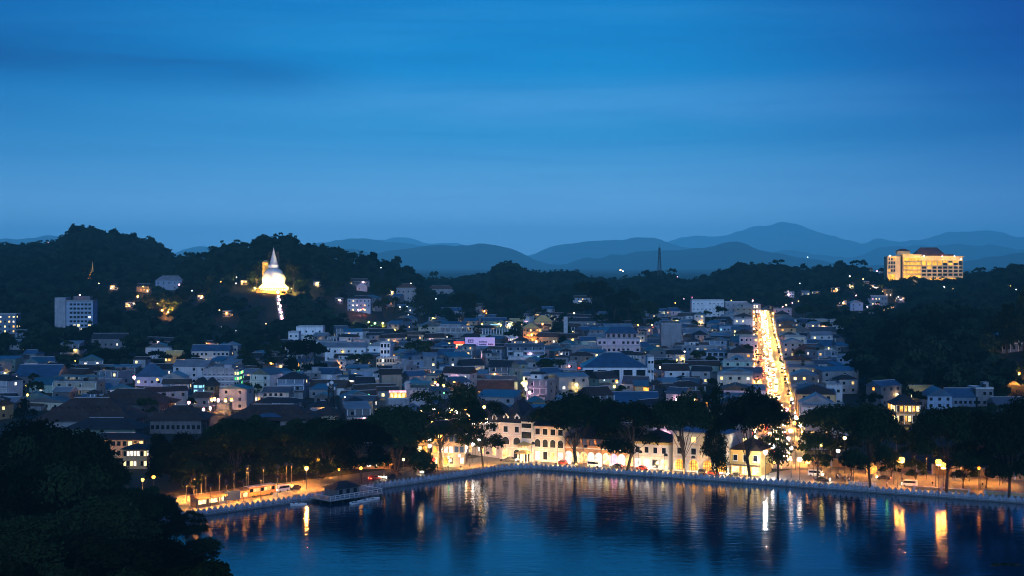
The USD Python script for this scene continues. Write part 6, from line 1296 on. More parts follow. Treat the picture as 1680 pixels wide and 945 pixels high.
# plaza
for px, off, col, I, h, r, lab in ((1472, 7.5, 'sodium', 420, 7.5, .8, 'bright orange twin lamp at the plaza, left one'), (1479, 7, 'sodium', 420, 8.0, .8, 'bright orange twin lamp at the plaza, right one'), (1540, 7, 'sodium', 420, 8.0, .8, 'orange lamp hidden by the forked promenade tree'), (1548, 7.5, 'sodium', 420, 7.0, .8, 'second orange lamp by the forked promenade tree'), (1606, 12, 'orange', 500, 6.5, .4, 'orange lamp among the right promenade trees'), (1658, 9, 'orange', 420, 6.5, .4, 'orange lamp near the right picture edge'),
        (1375, 20, 'white', 900, 8, .5, 'white lamp on the plaza by the round tree'), (1312, 9, 'white', 1300, 6, .6, 'white glaring lamp at the street mouth by the wall'), (1298, 13, 'white', 900, 9, .5, 'tall white lamp at the right of the street mouth'), (1348, 26, 'yellow', 600, 9, .5, 'yellow lamp over the small plaza tree'), (1386, 30, 'warm', 500, 11, .5, 'tall lamp behind the small plaza trees'), (1256, 8, 'white', 1500, 8, .5, 'white lamp at the left of the street mouth'), (1420, 30, 'sodium', 900, 8, .4, 'orange lamp behind the wide promenade tree'), (1520, 30, 'sodium', 900, 7, .4, 'orange lamp by the plaza wall'), (1590, 30, 'sodium', 700, 7, .4, 'orange lamp right along the plaza wall'), (1640, 26, 'sodium', 600, 7, .4, 'orange lamp by the wall at right'), (1471, 24, 'pink', 150, 13, .5, 'pink lamp on a tall pole over the plaza'), (1455, 20, 'green', 60, 6, .4, 'small green lamp left of the orange twin lamps'), (1340, 8, 'warm', 500, 6, .3, 'warm lamp at the plaza edge')):
    p = RS(px, off); v_ = {1472: 9, 1479: 9, 1540: 6, 1548: 6, 1312: 9, 1298: 6, 1471: 5, 1455: 3, 1606: 3, 1658: 3, 1348: 6, 1256: 6, 1386: 6, 1375: 8}.get(px, 0); lamp('plaza_lamp', p[0], p[1], col, I * 1.25 if not v_ or px in (1472, 1479, 1540, 1548, 1256) else 2, h, r * 1.3, lab, None, 0.0, vis=v_)
# left shore
for px, off, col, I, h, r, lab in ((503, 12, 'sodium', 900, 6, .5, 'round orange lamp by the boat jetty'), (592, 8, 'sodium', 350, 4.5, .5, 'orange lamp in the trees right of the jetty'), (556, 9, 'orange', 120, 5, .3, 'small orange lamp right of the jetty roof'), (330, 26, 'sodium', 1500, 9, .5, 'orange lamp under the lit left tree'), (252, 30, 'sodium', 700, 6, .45, 'orange lamp on the left road, leftmost'), (234, 34, 'yellow', 500, 5, .4, 'yellow lamp at the palace wall foot'), (306, 20, 'sodium', 800, 5, .45, 'orange lamp left of the kiosks'), (405, 22, 'sodium', 1100, 7.5, .4, 'orange lamp behind the bus'), (372, 17, 'warm', 700, 5, .35, 'warm lamp at the kiosk row'), (470, 20, 'sodium', 1200, 7, .4, 'orange lamp on the road right of the bus'),
        (630, 10, 'sodium', 500, 5, .4, 'orange lamp under the dense middle tree'), (662, 10, 'warm', 500, 5, .4, 'warm lamp under the dense middle tree'), (678, 9, 'pink', 350, 4, .45, 'pink lamp at the wall below the glittering tree'), (712, 8, 'red', 260, 4, .5, 'red lamp at the wall below the glittering tree'), (736, 9, 'green', 120, 4, .35, 'green lamp at the wall below the glittering tree'), (754, 9, 'cool', 120, 4, .35, 'bluish lamp near the lake corner'), (770, 10, 'sodium', 700, 4, .4, 'orange lamp near the lake corner'), (560, 24, 'sodium', 700, 7, .4, 'orange lamp on the road behind the jetty'), (520, 26, 'sodium', 600, 7, .4, 'orange lamp on the road left behind the jetty'), (800, 9, 'sodium', 600, 4, .35, 'orange lamp where the wall rounds the corner')):
    p = LS(px, off); v_ = {503: 7, 592: 5, 556: 3, 330: 0, 252: 5, 234: 4, 678: 5, 712: 4, 736: 2, 754: 2, 662: 4, 630: 3}.get(px, 0); lamp('lakeside_lamp', p[0], p[1], col, I * 1.6 if not v_ or px == 503 else 2, h, r * 1.25, lab, None, 0.0, vis=v_)
gl = np.random.default_rng(31)
for k in range(80):                                # festoon lamps in the park behind the left shore trees
    px = gl.uniform(684, 800); p = LS(px, gl.uniform(15, 40)); h = gl.uniform(3, 18)
    col = ('white', 'warm', 'sodium', 'yellow', 'pink', 'cool')[int(gl.choice(6, p=[.3, .26, .2, .1, .08, .06]))]
    lamp('festoon_lamp', p[0], p[1], col, 22, round(h), .6, 'festoon lamp twinkling through the glittering tree left of the hotel', 'festoon lamps behind the shore trees', 0.0, vis=9, share=True)
for k, px in enumerate((1305, 1335, 1362, 1400, 1432, 1466, 1500, 1535, 1572, 1608, 1645, 1680)):
    p = RS(px, 14 if k % 2 else 30); lamp('plaza_street_lamp', p[0], p[1], 'sodium', 620, 7.5, .3, 'shaded orange lamp over the plaza', 'shaded lamps of the plaza', 0.0, share=True)
for k in range(26):
    y = gl.uniform(462, 640); x = street_x(y) + gl.uniform(-8.4, 8.4) if k % 3 else street_x(y) + gl.choice([-8.6, 8.6]); h = gl.uniform(2.5, 9)
    lamp('shop_lamp', x, y, ('white', 'warm', 'sodium', 'pink', 'red')[int(gl.choice(5, p=[.3, .3, .25, .1, .05]))], 30, round(h), .75, 'glaring lamp at the mouth of the main street', 'lamps at the mouth of the main street', 0.0, vis=9, share=True)
for px in (690, 712, 735, 756):
    p = LS(px, 15); Yq = Ysolve(px, 768); spot_lamp(px_x(px, Yq - 7), Yq - 7, 1.2, 520, 'sodium' if px < 720 else 'warm', .3, 'flood_lamp', 'floodlight in the park aimed at the lit hall', 'floodlights in the park', aim=(px_x(px, Yq), Yq + 4, 8), share=True)
for px, off, I_ in ((226, 34, 500), (250, 32, 600), (316, 20.5, 700), (338, 24, 400), (470, 26, 500), (500, 24, 400), (545, 22, 350), (622, 13, 450), (660, 15, 450), (1350, 22, 500), (1480, 20, 700), (1530, 16, 400), (1612, 20, 400)):
    p = LS(px, off) if px < 900 else RS(px, off); spot_lamp(p[0], p[1], 1.1, I_, 'sodium', .25, 'flood_lamp', 'uplight under the shore trees', 'uplights under the shore trees', aim=(p[0] + gl.uniform(-3, 3), p[1] + 5, 9), share=True)
for px in (322, 345, 372, 400, 428, 455):
    p = LS(px, 7.2); lamp('street_lamp', p[0], p[1], 'sodium', 900, 6.0, .3, 'shaded orange lamp before the kiosks and the bus', 'lamps before the kiosks and the bus', 0.0, share=True)
for px in (318, 338, 360, 384, 408, 432, 456, 478):
    p = LS(px, 21); lamp('street_lamp', p[0], p[1], 'sodium', 1500, 6.5, .3, 'shaded orange lamp along the left lakeside road', 'lamps of the left lakeside road', 0.0, share=True)
# main street lamps
y = 482.0; k = 0
while y < 1550:
    for s in (-1, 1):
        y += gl.uniform(-5, 5); x = street_x(y) + s * gl.uniform(7.8, 9.2); c = ('sodium', 'sodium', 'sodium', 'yellow')[k % 4]
        lamp('street_lamp', x, y, c, (2200, 3200, 4200, 1500)[int(gl.integers(4))], (6.0, 8.0, 9.5)[int(gl.integers(3))], .42, 'street lamp lost in the glare of the main street', 'lamps along the main street', 1.6, SANG + (0 if s < 0 else math.pi), share=True); k += 1
    y += gl.uniform(13, 25)
# far road, hills and town: one lamp for each bright dot of the photograph
def dot(px, py, col, I=70, r=.6, lab=None, hh=6.0, group=None):
    y = np.arange(560, 2350, 3.0); x = px_x(px, y); z = ground(x, y, True); q = HZ + F * (H - z - hh) / y
    i = np.nonzero(q <= py)[0]; Y = float(y[i[0]]) if len(i) else 2300.0
    for _ in range(14):
        X = px_x(px, Y)
        if not any(f.contains(Point(X, Y)) for f in FOOT if f is not STREET_ZONE): break
        Y -= 3.0
    z = gz(X, Y); h = max(py_z(py, Y) - z, 1.5)
    r = max(r, Y * .00042)
    t = thing('town_lamp' if Y < 1150 else 'hill_lamp', (X, Y, z), 0, None, 'lamp')
    MB().tube((0, 0, -1), (0, 0, h), .1, .07, 5).build('pole', M['steel'], t); MB().ball((0, 0, h), r, 1).build('lamp_head', vis_mat(col, 9.0 if I >= 200 else 6.0 if I >= 100 else 3.5), t)
    if I >= 150: MB().lathe([(.01, h - r * .97), (.3, h - r * .97), (.3, h - r * .97 - .07), (.01, h - r * .97 - .07)], n=8).build('lens', lamp_mat(I * 1.6, col, .3), t)
    keep(X - 4, X + 4, Y - 5, Y + 4); keep_sight(px - 2.5, px + 2.5, Y, 100)
    names_ = {'warm': 'warm', 'white': 'white', 'cool': 'bluish white', 'pink': 'pink', 'sodium': 'orange', 'orange': 'amber', 'yellow': 'yellow', 'green': 'green', 'red': 'red'}
    if group: tag(t, lab, group=group)
    else: plabel(t, lab or '%s lamp among %s' % (names_[col], 'roofs' if Y < 1150 else 'hillside trees'), px, py)
DOTS = [(83, 397, 'pink', 300, 1.3), (79, 398, 'pink', 100), (85, 455, 'white'), (162, 465, 'warm', 110), (226, 486, 'sodium', 260, .9), (219, 498, 'white'), (235, 470, 'yellow', 120), (242, 477, 'warm', 150), (294, 467, 'pink', 200, .9), (256, 472, 'green', 90), (315, 477, 'cool', 50), (362, 462, 'sodium', 140), (388, 455, 'white'), (387, 465, 'white', 60), (360, 509, 'warm', 60), (363, 537, 'cool'), (387, 542, 'cool'), (240, 421, 'white', 120), (229, 420, 'cool', 40), (266, 509, 'orange', 500), (276, 511, 'sodium', 420), (285, 514, 'pink', 220), (259, 497, 'orange', 260), (40, 574, 'warm', 110), (514, 437, 'cool'), (625, 439, 'cool', 80), (674, 465, 'white', 90), (656, 504, 'white', 130), (668, 503, 'cool', 100), (436, 531, 'warm', 50),
    (1063, 474, 'pink', 260, .9), (1111, 454, 'pink', 170), (1200, 478, 'pink', 120), (1312, 465, 'cool', 60), (1394, 453, 'white', 160), (1416, 458, 'warm', 140), (1405, 485, 'pink', 340, .9), (1439, 445, 'pink', 340, 1.0), (1474, 487, 'white', 110), (1655, 467, 'white', 110), (1658, 469, 'yellow', 80), (1667, 475, 'cool', 60), (1200, 493, 'yellow', 120), (1235, 493, 'pink', 240, .8), (1108, 497, 'sodium', 140), (1293, 478, 'white', 60), (1497, 469, 'yellow', 200), (1519, 466, 'yellow', 160), (1549, 470, 'white', 160), (1563, 474, 'warm', 60), (1664, 604, 'orange', 700, .6), (1660, 617, 'sodium', 420), (1672, 612, 'orange', 420), (1447, 478, 'warm', 200), (1423, 503, 'pink', 220), (1440, 497, 'yellow', 140), (1443, 519, 'white', 70), (1284, 503, 'pink', 120), (1290, 500, 'warm', 200), (1280, 508, 'warm', 240), (1268, 514, 'sodium', 300), (1247, 512, 'sodium', 240), (1300, 497, 'pink', 120), (1310, 494, 'warm', 80),
    (5, 608, 'pink', 60), (45, 648, 'yellow', 120), (44, 632, 'yellow', 100), (220, 619, 'pink', 300, .8), (258, 623, 'sodium', 140), (268, 641, 'pink', 200, .8), (290, 624, 'warm', 90), (377, 647, 'pink', 320, .6), (386, 646, 'white', 320, .6), (397, 647, 'pink', 320, .6), (310, 660, 'pink', 240, .6), (334, 671, 'pink', 220, .5), (345, 669, 'pink', 240, .5), (347, 655, 'sodium', 260), (352, 654, 'yellow', 240), (358, 656, 'pink', 220), (370, 656, 'sodium', 300), (380, 655, 'orange', 240), (387, 640, 'yellow', 200), (478, 626, 'pink', 200, .6), (632, 564, 'pink', 300, .7), (562, 577, 'yellow', 80), (791, 531, 'orange', 180, .7), (798, 514, 'orange', 120), (818, 515, 'orange', 120), (1050, 560, 'warm', 140), (1083, 603, 'white', 120), (1092, 660, 'white', 140), (1172, 594, 'yellow', 160), (1110, 591, 'yellow', 120), (1123, 577, 'white', 60), (882, 593, 'pink', 320, .7), (946, 631, 'yellow', 160), (867, 629, 'yellow', 500, .5), (863, 637, 'white', 420, .5), (857, 628, 'yellow', 300, .5), (869, 643, 'pink', 300, .5), (1018, 531, 'orange', 200, .7), (1047, 533, 'orange', 220, .7), (1050, 537, 'orange', 100), (940, 557, 'yellow', 110), (934, 601, 'pink', 60), (718, 631, 'pink', 240, .5), (728, 632, 'sodium', 240), (714, 627, 'sodium', 160), (745, 627, 'sodium', 140), (966, 641, 'yellow', 140), (1012, 625, 'orange', 160), (1008, 634, 'yellow', 160), (982, 641, 'white', 80), (707, 646, 'white', 160), (712, 645, 'white', 160), (880, 560, 'warm', 240), (872, 549, 'sodium', 400), (863, 545, 'sodium', 340), (878, 540, 'orange', 300), (860, 556, 'pink', 300), (890, 531, 'orange', 300), (845, 532, 'sodium', 260), (822, 534, 'sodium', 200), (835, 531, 'yellow', 160), (715, 490, 'cool', 50), (601, 492, 'white', 90), (593, 492, 'white', 90), (586, 491, 'white', 90), (580, 491, 'white', 60), (588, 508, 'pink', 240), (596, 507, 'red', 200), (605, 528, 'yellow', 500, .5), (615, 530, 'green', 400, .5), (628, 530, 'yellow', 300, .5), (670, 517, 'white', 60), (942, 513, 'yellow', 240), (1325, 422, 'cool', 60), (1018, 443, 'warm', 220, 1.2), (1022, 445, 'cool', 120, 1.0)]
for d in DOTS: dot(*d)
for k in range(7): dot(118 + 6.5 * k, 614.5 + .3 * k, 'cool', 30, .35, 'small white lamp in the row along a shed roof', group='row of small white lamps')
for k in range(24):
    px, py = (gl.uniform(54, 96), gl.uniform(588, 602)) if k < 12 else ((gl.uniform(120, 165), gl.uniform(586, 600)) if k < 17 else (gl.uniform(560, 1230), gl.uniform(588, 655)))
    dot(px, py, ('cool', 'white', 'green', 'yellow')[k % 4], 30, .35)

# ---------------------------------------------------------------- vehicles
M['car_dark'] = mat('car_dark', (.03, .03, .035), .25, .05, 1, .6); M['car_white'] = mat('car_white', (.7, .7, .7), .3, .05, 1, .6); M['car_red'] = mat('car_red', (.35, .03, .02), .3, .05, 1, .6); M['bus_paint'] = mat('bus_paint', (.55, .25, .08), .4, .1, 1, .5); M['tyre'] = mat('tyre', (.015, .015, .015), .9, .1)
M['headlight'] = glow('headlight', (1.0, .60, .22), 230); M['taillight'] = glow('taillight', (1.0, .05, .02), 60); M['headlight_soft'] = glow('headlight_soft', (1.0, .75, .5), 120)
def wheels(p, w, xs, r=.32):
    for x in xs:
        for s in (-1, 1):
            t = MB().tube((x, s * (w / 2 - .22), r), (x, s * (w / 2), r), r, r, 12).build('wheel', M['tyre'], p); MB().tube((x, s * (w / 2), r), (x, s * (w / 2 + .015), r), r * .6, r * .55, 10).build('rim', M['steel'], t)
def car_class(name, paint, front, kind='car'):
    p = proto(name); w = 1.7
    if kind == 'car': prof = [(-2.1, .25), (2.1, .25), (2.15, .62), (1.95, .82), (1.0, .95), (.45, 1.45), (-1.0, 1.48), (-1.7, 1.0), (-2.1, .95)]; glass = [(.93, .97), (.45, 1.38), (-.98, 1.4), (-1.55, 1.0)]; xs = (-1.3, 1.3)
    elif kind == 'van': prof = [(-2.3, .28), (2.2, .28), (2.3, .8), (2.05, 1.05), (1.45, 1.85), (1.2, 2.0), (-2.2, 2.0), (-2.3, 1.8)]; glass = [(1.9, 1.12), (1.42, 1.78), (-2.0, 1.8), (-2.0, 1.12)]; xs = (-1.4, 1.4)
    else: prof = [(-1.2, .3), (1.1, .3), (1.35, .6), (1.3, .95), (1.05, 1.55), (.8, 1.7), (-1.1, 1.7), (-1.25, .9)]; glass = [(1.22, 1.0), (.98, 1.52), (-.95, 1.52), (-.95, 1.0)]; xs = (-.8, .9); w = 1.3
    MB().slab(prof, -w / 2, w / 2).build('body', M[paint], p); MB().slab(glass[::-1] if Polygon(glass).exterior.is_ccw is False else glass, -w / 2 - .012, w / 2 + .012).build('side_windows', M['glass_dark'], p)
    xf = max(q[0] for q in prof)
    g_ = [q for q in prof if q[1] > .9 and q[0] > .3]
    wheels(p, w, xs, .32 if kind != 'tuk' else .22)
    for s in (-1, 1):
        MB().ball((xf - .06, s * w * .34, .68), .19, 1).build('headlight', M[front], p); MB().box(min(q[0] for q in prof) - .03, min(q[0] for q in prof) + .05, s * w * .36 - .12, s * w * .36 + .12, .7, .9).build('tail_light', M['taillight'], p)
    MB().box(xf - .02, xf + .03, -.5, .5, .36, .5).build('bumper', M['black_plastic'], p); return p.GetPath()
CARS = [car_class('car_class', 'car_white', 'headlight'), car_class('car_class', 'car_dark', 'headlight'), car_class('van_class', 'car_white', 'headlight', 'van'), car_class('tuk_class', 'car_red', 'headlight', 'tuk'), car_class('car_class', 'car_red', 'headlight')]
PARK = [car_class('car_class', 'car_dark', 'headlight_soft'), car_class('car_class', 'car_red', 'headlight_soft'), car_class('van_class', 'car_white', 'headlight_soft', 'van'), car_class('tuk_class', 'car_dark', 'headlight_soft', 'tuk')]
CN = ['car', 'car', 'van', 'three_wheeler', 'car']
sang = math.atan2(1, .1715)
gc_ = np.random.default_rng(3)
for lane, dir_ in ((2.9, -1), (-.4, -1), (-3.4, 1)):
    y = 486 + gc_.uniform(0, 10)
    while y < 1540:
        k = int(gc_.integers(5)); x = street_x(y) + lane + gc_.normal() * .5
        if not (dir_ > 0 and gc_.random() < .25):
            copy_of(CARS[k], CN[k], (x, y, gz(x, y) + .36), sang + (math.pi if dir_ < 0 else 0), None, (('white car', 'dark car', 'white van', 'red three-wheeler', 'red car')[k] + (' with blazing headlights in the main street queue' if dir_ < 0 else ' with red tail lights driving up the main street')), CN[k].replace('_', ' '), 'traffic on the main street')
        y += gc_.choice([gc_.uniform(6.5, 10), gc_.uniform(14, 34)], p=[.6, .4]) * (1 if dir_ < 0 else 1.6)
for px, off, k, flip, lab in ((925, 8.6, 1, 0, 'dark red car passing before the hotel arcade'), (975, 7.6, 2, 0, 'pale van before the hotel terrace'), (1012, 8.8, 0, 1, 'dark car before the pale two-storey house'), (1055, 8.2, 1, 0, 'red car before the pale two-storey house'), (1152, 7.8, 3, 1, 'dark three-wheeler before the arched shop'), (1172, 8.6, 1, 0, 'red car before the arched shop'), (1205, 7.4, 0, 1, 'dark car before the yellow corner shop'), (838, 7.6, 0, 0, 'dark car rounding the lake corner'), (1338, 20, 2, 0, 'pale van parked on the plaza'), (1450, 22, 0, 1, 'dark car at the plaza wall'), (1492, 12, 2, 1, 'pale van before the orange twin lamps'), (1350, 10, 0, 0, 'dark car at the plaza edge')):
    p = RS(px, off); copy_of(PARK[k], 'parked_car' if k < 2 else ('van', 'three_wheeler')[k - 2], (p[0], p[1], 1.0), RANG + (math.pi if flip else 0), None, lab, ('car', 'car', 'van', 'three wheeler')[k])
for px, off, k, flip, lab in ((463, 14, 2, 0, 'van with bright lamps right behind the bus'), (482, 14.5, 0, 0, 'car with bright lamps nearest the jetty on the left road'), (640, 9.5, 0, 0, 'dark car under the dense left shore tree'), (615, 11, 1, 1, 'red car in the shade right of the jetty'), (700, 9, 0, 0, 'dark car below the glittering tree'), (345, 15, 2, 1, 'van beside the shop kiosks')):
    p = LS(px, off); copy_of(PARK[k], 'parked_car' if k < 2 else 'van', (p[0], p[1], 1.0), math.atan2(-.724, -.690) + (math.pi if flip else 0), None, lab, 'car' if k < 2 else 'van')
p = LS(427, 12.5); bus = thing('bus', (p[0], p[1], 1.0), math.atan2(.724, .690), 'orange lit bus standing on the left lakeside road', 'bus')
MB().slab([(-5, .5), (5, .5), (5.1, 1.4), (4.9, 3.0), (-5, 3.0)], -1.2, 1.2).build('body', M['bus_paint'], bus); MB().slab([(-5.05, 3.003), (4.95, 3.003), (4.6, 3.25), (-4.8, 3.25)], -1.22, 1.22).build('roof', M['w_cream'], bus)
for k in range(7):
    for s in (-1, 1): MB().box(-4.6 + 1.3 * k, -3.5 + 1.3 * k, s * 1.2 - .03, s * 1.2 + .03, 1.6, 2.6).build('window', M['lit_warm' if k % 3 else 'glass_dark'], bus)
MB().box(4.9, 5.1, -1.0, 1.0, 1.5, 2.7).build('windscreen', M['glass_dark'], bus); wheels(bus, 2.4, (-3.2, 3.2), .5)
for s in (-.8, .8): MB().ball((5.08, s, .9), .18, 1).build('headlight', M['headlight_soft'], bus)

# ---------------------------------------------------------------- kiosks, jetty, boats, plaza things, people
for k, (px, off, lab, m, w) in enumerate(((336, 10, 'orange lit shop kiosk, leftmost by the lake', 'w_ochre', 7.5), (357, 11, 'yellow lit kiosk with scalloped awning by the lake', 'w_cream', 5), (392, 11.5, 'small lit kiosk left of the bus', 'w_ochre', 4.5))):
    p = LS(px, off); t = thing('kiosk', (p[0], p[1], 1.0), math.atan2(.724, .690), lab, 'kiosk')
    MB().box(-w / 2, w / 2, -1.5, 1.5, -.3, 2.7).build('wall', M[m], t); MB().gable(-w / 2, w / 2, -1.9, 1.8, 2.7, .8, .3).build('roof', M['metal_rust'], t)
    for j in range(int(w / 1.4)): u = -w / 2 + 1.4 * (j + .6); MB().slab([(u - .6, 2.3), (u, 2.05), (u + .6, 2.3), (u + .6, 2.7), (u - .6, 2.7)], -2.45, -2.3).build('awning_scallop', M['h_yellow'], t)
    for j in range(2): u = -w / 4 + w / 2 * j; MB().box(u - w * .17, u + w * .17, -1.56, -1.4, .9, 2.1).build('counter_opening', M['lit_yellow'], t)
p = LS(381, 8.5); t = thing('notice_board', (p[0], p[1], 1.0), math.atan2(.724, .690) - .3, 'plain dark blue board on two posts left of the bus', 'board')
MB().box(-2.4, 2.4, -.08, .08, .8, 3.4).build('panel', mat('board_blue', (.03, .06, .14), .5, .1), t)
for s in (-2, 2): MB().box(s - .08, s + .08, .081, .2, -.5, 3.3).build('post', M['steel'], t)
q = LS(548, 0); jt = thing('boat_jetty', (q[0], q[1], 0), math.atan2(.724, .690), 'dark roofed boat jetty with pale railings standing in the lake', 'jetty')
MB().box(-10, 10, -10.5, -.2, 1.0, 1.35).build('deck', M['concrete'], jt); MB().box(-5.2, 3.4, -7.5, -2.0, 1.35, 3.7).build('boathouse', M['w_dark'], jt); MB().hip(-5.2, 3.4, -7.5, -2.0, 3.7, 1.6, over=.8).build('roof', M['tile_dark'], jt)
for x in (-9.5, -5, 0, 5, 9.5):
    for y in (-10.1, -5.5): MB().tube((x, y, -3), (x, y, .999), .22, .22, 7).build('pile', M['dark'], jt)
for x in np.linspace(-9.8, 9.8, 12): MB().box(x - .05, x + .05, -10.45, -10.35, 1.35, 2.4).build('rail_post', M['trim'], jt)
MB().box(-9.9, 9.9, -10.47, -10.33, 2.4, 2.5).box(-9.9, 9.9, -10.44, -10.36, 1.85, 1.92).build('rail', M['trim'], jt); MB().box(-9.97, -9.87, -10.4, -.6, 2.4, 2.5).box(9.87, 9.97, -10.4, -.6, 2.4, 2.5).build('side_rail', M['trim'], jt)
for k in range(3): MB().box(-4.2 + 2.7 * k, -2.9 + 2.7 * k, -7.56, -7.4, 2.0, 3.3).build('window', M['glass_dark'], jt)
def boat(px, py, rz, label, m='car_white'):
    x, y = at(px, py, 0); t = thing('boat', (x, y, 0), rz, label, 'boat'); st_ = [(-2.2, .75), (-1.2, .95), (0, 1.0), (1.2, .8), (2.0, .4), (2.5, .02)]
    v = [(a, s * b * k, z) for a, b in st_ for s, k, z in ((-1, 1, .55), (-1, .6, -.25), (1, .6, -.25), (1, 1, .55))]; f = []
    for i in range(5):
        for j in range(3): a = i * 4 + j; f.append((a, a + 1, a + 5, a + 4))
    f.append((0, 3, 2, 1)); MB().add(v, f).build('hull', M[m], t); MB().box(-1.6, 1.4, -.75, .75, .18, .22).build('deck', M['trim'], t)
    for x_ in (-1.1, .2): MB().box(x_ - .2, x_ + .2, -.72, .72, .23, .5).build('seat', M['metal_blue'], t)
    MB().box(-1.5, .7, -.7, .7, 1.75, 1.85).build('canopy', M['metal_pale'], t)
    for a_ in (-1.4, .6):
        for b_ in (-.62, .62): MB().tube((a_, b_, .2), (a_, b_, 1.75), .04, .04, 4).build('canopy_post', M['steel'], t)
boat(489, 829, .2, 'small pale boat left of the jetty'); boat(585, 826, .9, 'pale boat moored right of the jetty'); boat(600, 823, .8, 'second pale boat moored farther right of the jetty'); boat(612, 820, .75, 'pale boat nearest the left shore trees')
def low_wall(name, a, b, h, m, label, cat, th=.35, z=.98):
    d = math.hypot(*(b - a)); t = thing(name, (a[0], a[1], z), math.atan2(b[1] - a[1], b[0] - a[0]), label, cat); n = max(1, int(d / 6))
    MB().box(0, d, 0, th, -.5, h).build('wall', M[m], t); MB().box(-.1, d + .1, -.08, th + .08, h, h + .15).build('coping', M['concrete_pale'], t)
    for k in range(n + 1): u = d * k / n; MB().box(u - .3, u + .3, -.15, -.003, -.5, h + .5).build('pier', M['concrete_pale'], t)
low_wall('boundary_wall', RS(1330, 43), RS(1505, 44), 2.6, 'w_ochre', 'ochre boundary wall behind the lit plaza, left stretch', 'wall'); low_wall('boundary_wall', RS(1530, 40), RS(1700, 40), 3.0, 'w_ochre', 'orange lit boundary wall behind the right plaza trees', 'wall')
low_wall('kerb_wall', RS(1500, 7), RS(1590, 7), .9, 'w_ochre', 'low orange lit wall along the right promenade', 'wall'); low_wall('kerb_wall', RS(1616, 7), RS(1730, 7), .9, 'w_ochre', 'low wall along the promenade at the right edge', 'wall')
bp = proto('bollard_class'); MB().lathe([(.2, -.2), (.17, .8), (.23, .85), (.2, 1.0), (.01, 1.2)], n=8).build('post', M['trim'], bp)
for k in range(16): p = RS(1393 + k * 2.9, 6.6); copy_of(bp.GetPath(), 'bollard', (p[0], p[1], 1.1), 0, None, 'white bollard in the row along the plaza edge', 'bollard', 'white bollards along the plaza')
for px, off, lab in ((1430, 24, 'round orange lit sign board on the plaza wall'),):
    p = RS(px, off); t = thing('round_sign', (p[0], p[1], .98), RANG, lab, 'sign'); m = MB().lathe([(.01, -.1), (1.7, -.1), (1.7, .1), (.01, .1)], n=20); m.v = [np.c_[a[:, 0], a[:, 2], a[:, 1] + 3.0] for a in m.v]; m.build('disc', M['lit_orange'], t); MB().box(-.1, .1, .12, .3, -.5, 3).build('post', M['steel'], t)
for px, lab in ((1566, 'left stone gate pillar lit orange on the right plaza'), (1574, 'right stone gate pillar lit orange on the right plaza')):
    p = RS(px, 30); t = thing('gate_pillar', (p[0], p[1], .98), RANG, lab, 'pillar'); MB().box(-.6, .6, -.6, .6, -.5, 4.6).build('shaft', M['concrete_pale'], t); MB().box(-.8, .8, -.8, .8, 4.6, 5.0).build('cap', M['concrete_pale'], t)
import manifold3d as m3
def person_class(name, shirt, legs, stride, seed):
    p = proto(name); S = lambda c, r: m3.Manifold.sphere(r, 10).translate(c)
    def bone(a, ra, b, rb): return m3.Manifold.batch_hull([S(a, ra), S(b, rb)])
    q = stride
    hipz, kz = .92, .5
    parts = [bone((0, 0, .98), .15, (0, 0, 1.38), .17), bone((-.13, 0, 1.38), .09, (.13, 0, 1.38), .09), bone((0, 0, 1.4), .06, (0, .01, 1.56), .06), m3.Manifold.batch_hull([S((0, .01, 1.66), .105), S((0, .03, 1.58), .07)]), bone((0, .10, 1.63), .025, (0, .13, 1.62), .02)]
    for s in (-1, 1):
        parts += [bone((s * .09, 0, hipz), .10, (s * .10, s * q * .5, kz), .065), bone((s * .10, s * q * .5, kz), .065, (s * .10, s * q, .09), .045), bone((s * .10, s * q, .05), .045, (s * .10, s * q + .16, .04), .035), bone((s * .20, 0, 1.40), .055, (s * .24, -s * q * .3, 1.13), .045), bone((s * .24, -s * q * .3, 1.13), .042, (s * .23, -s * q * .4 + .1, .88), .032), bone((s * .23, -s * q * .4 + .1, .86), .035, (s * .22, -s * q * .4 + .13, .76), .022)]
    MB_ = m3.Manifold.batch_boolean(parts, m3.OpType.Add); usdkit.mesh(stage, str(p.GetPath()) + '/body', MB_, M['skin'], smooth=40)
    sh = m3.Manifold.batch_boolean([bone((0, 0, .98), .165, (0, 0, 1.38), .185), bone((-.15, 0, 1.39), .10, (.15, 0, 1.39), .10)] + [bone((s * .20, 0, 1.40), .07, (s * .235, -s * q * .25, 1.17), .06) for s in (-1, 1)], m3.OpType.Add); usdkit.mesh(stage, str(p.GetPath()) + '/shirt', sh, M[shirt], smooth=40)
    tr = m3.Manifold.batch_boolean([bone((s * .09, 0, hipz), .118, (s * .10, s * q * .5, kz), .083) for s in (-1, 1)] + [bone((s * .10, s * q * .5, kz), .083, (s * .10, s * q * .9, .16), .06) for s in (-1, 1)], m3.OpType.Add); usdkit.mesh(stage, str(p.GetPath()) + '/trousers', tr, M[legs], smooth=40)
    usdkit.mesh(stage, str(p.GetPath()) + '/hair', m3.Manifold.batch_hull([S((0, -.02, 1.70), .10), S((0, -.04, 1.64), .09)]), M['dark'], smooth=40); return p.GetPath()
M['skin'] = mat('skin', (.22, .12, .08), .6, .1)
PP = [person_class('person_class', 'w_white', 'dark', .22, 1), person_class('person_class', 'car_dark', 'dark', .02, 2), person_class('person_class', 'w_blue', 'w_dark', .12, 3)]
for k in range(18):
    p = RS(1372 + gl.uniform(0, 24), gl.uniform(11, 19)); copy_of(PP[k % 3], 'person', (p[0], p[1], .985), gl.uniform(0, 6.28), None, 'person standing in the small crowd on the plaza', 'person', 'people gathered on the plaza')
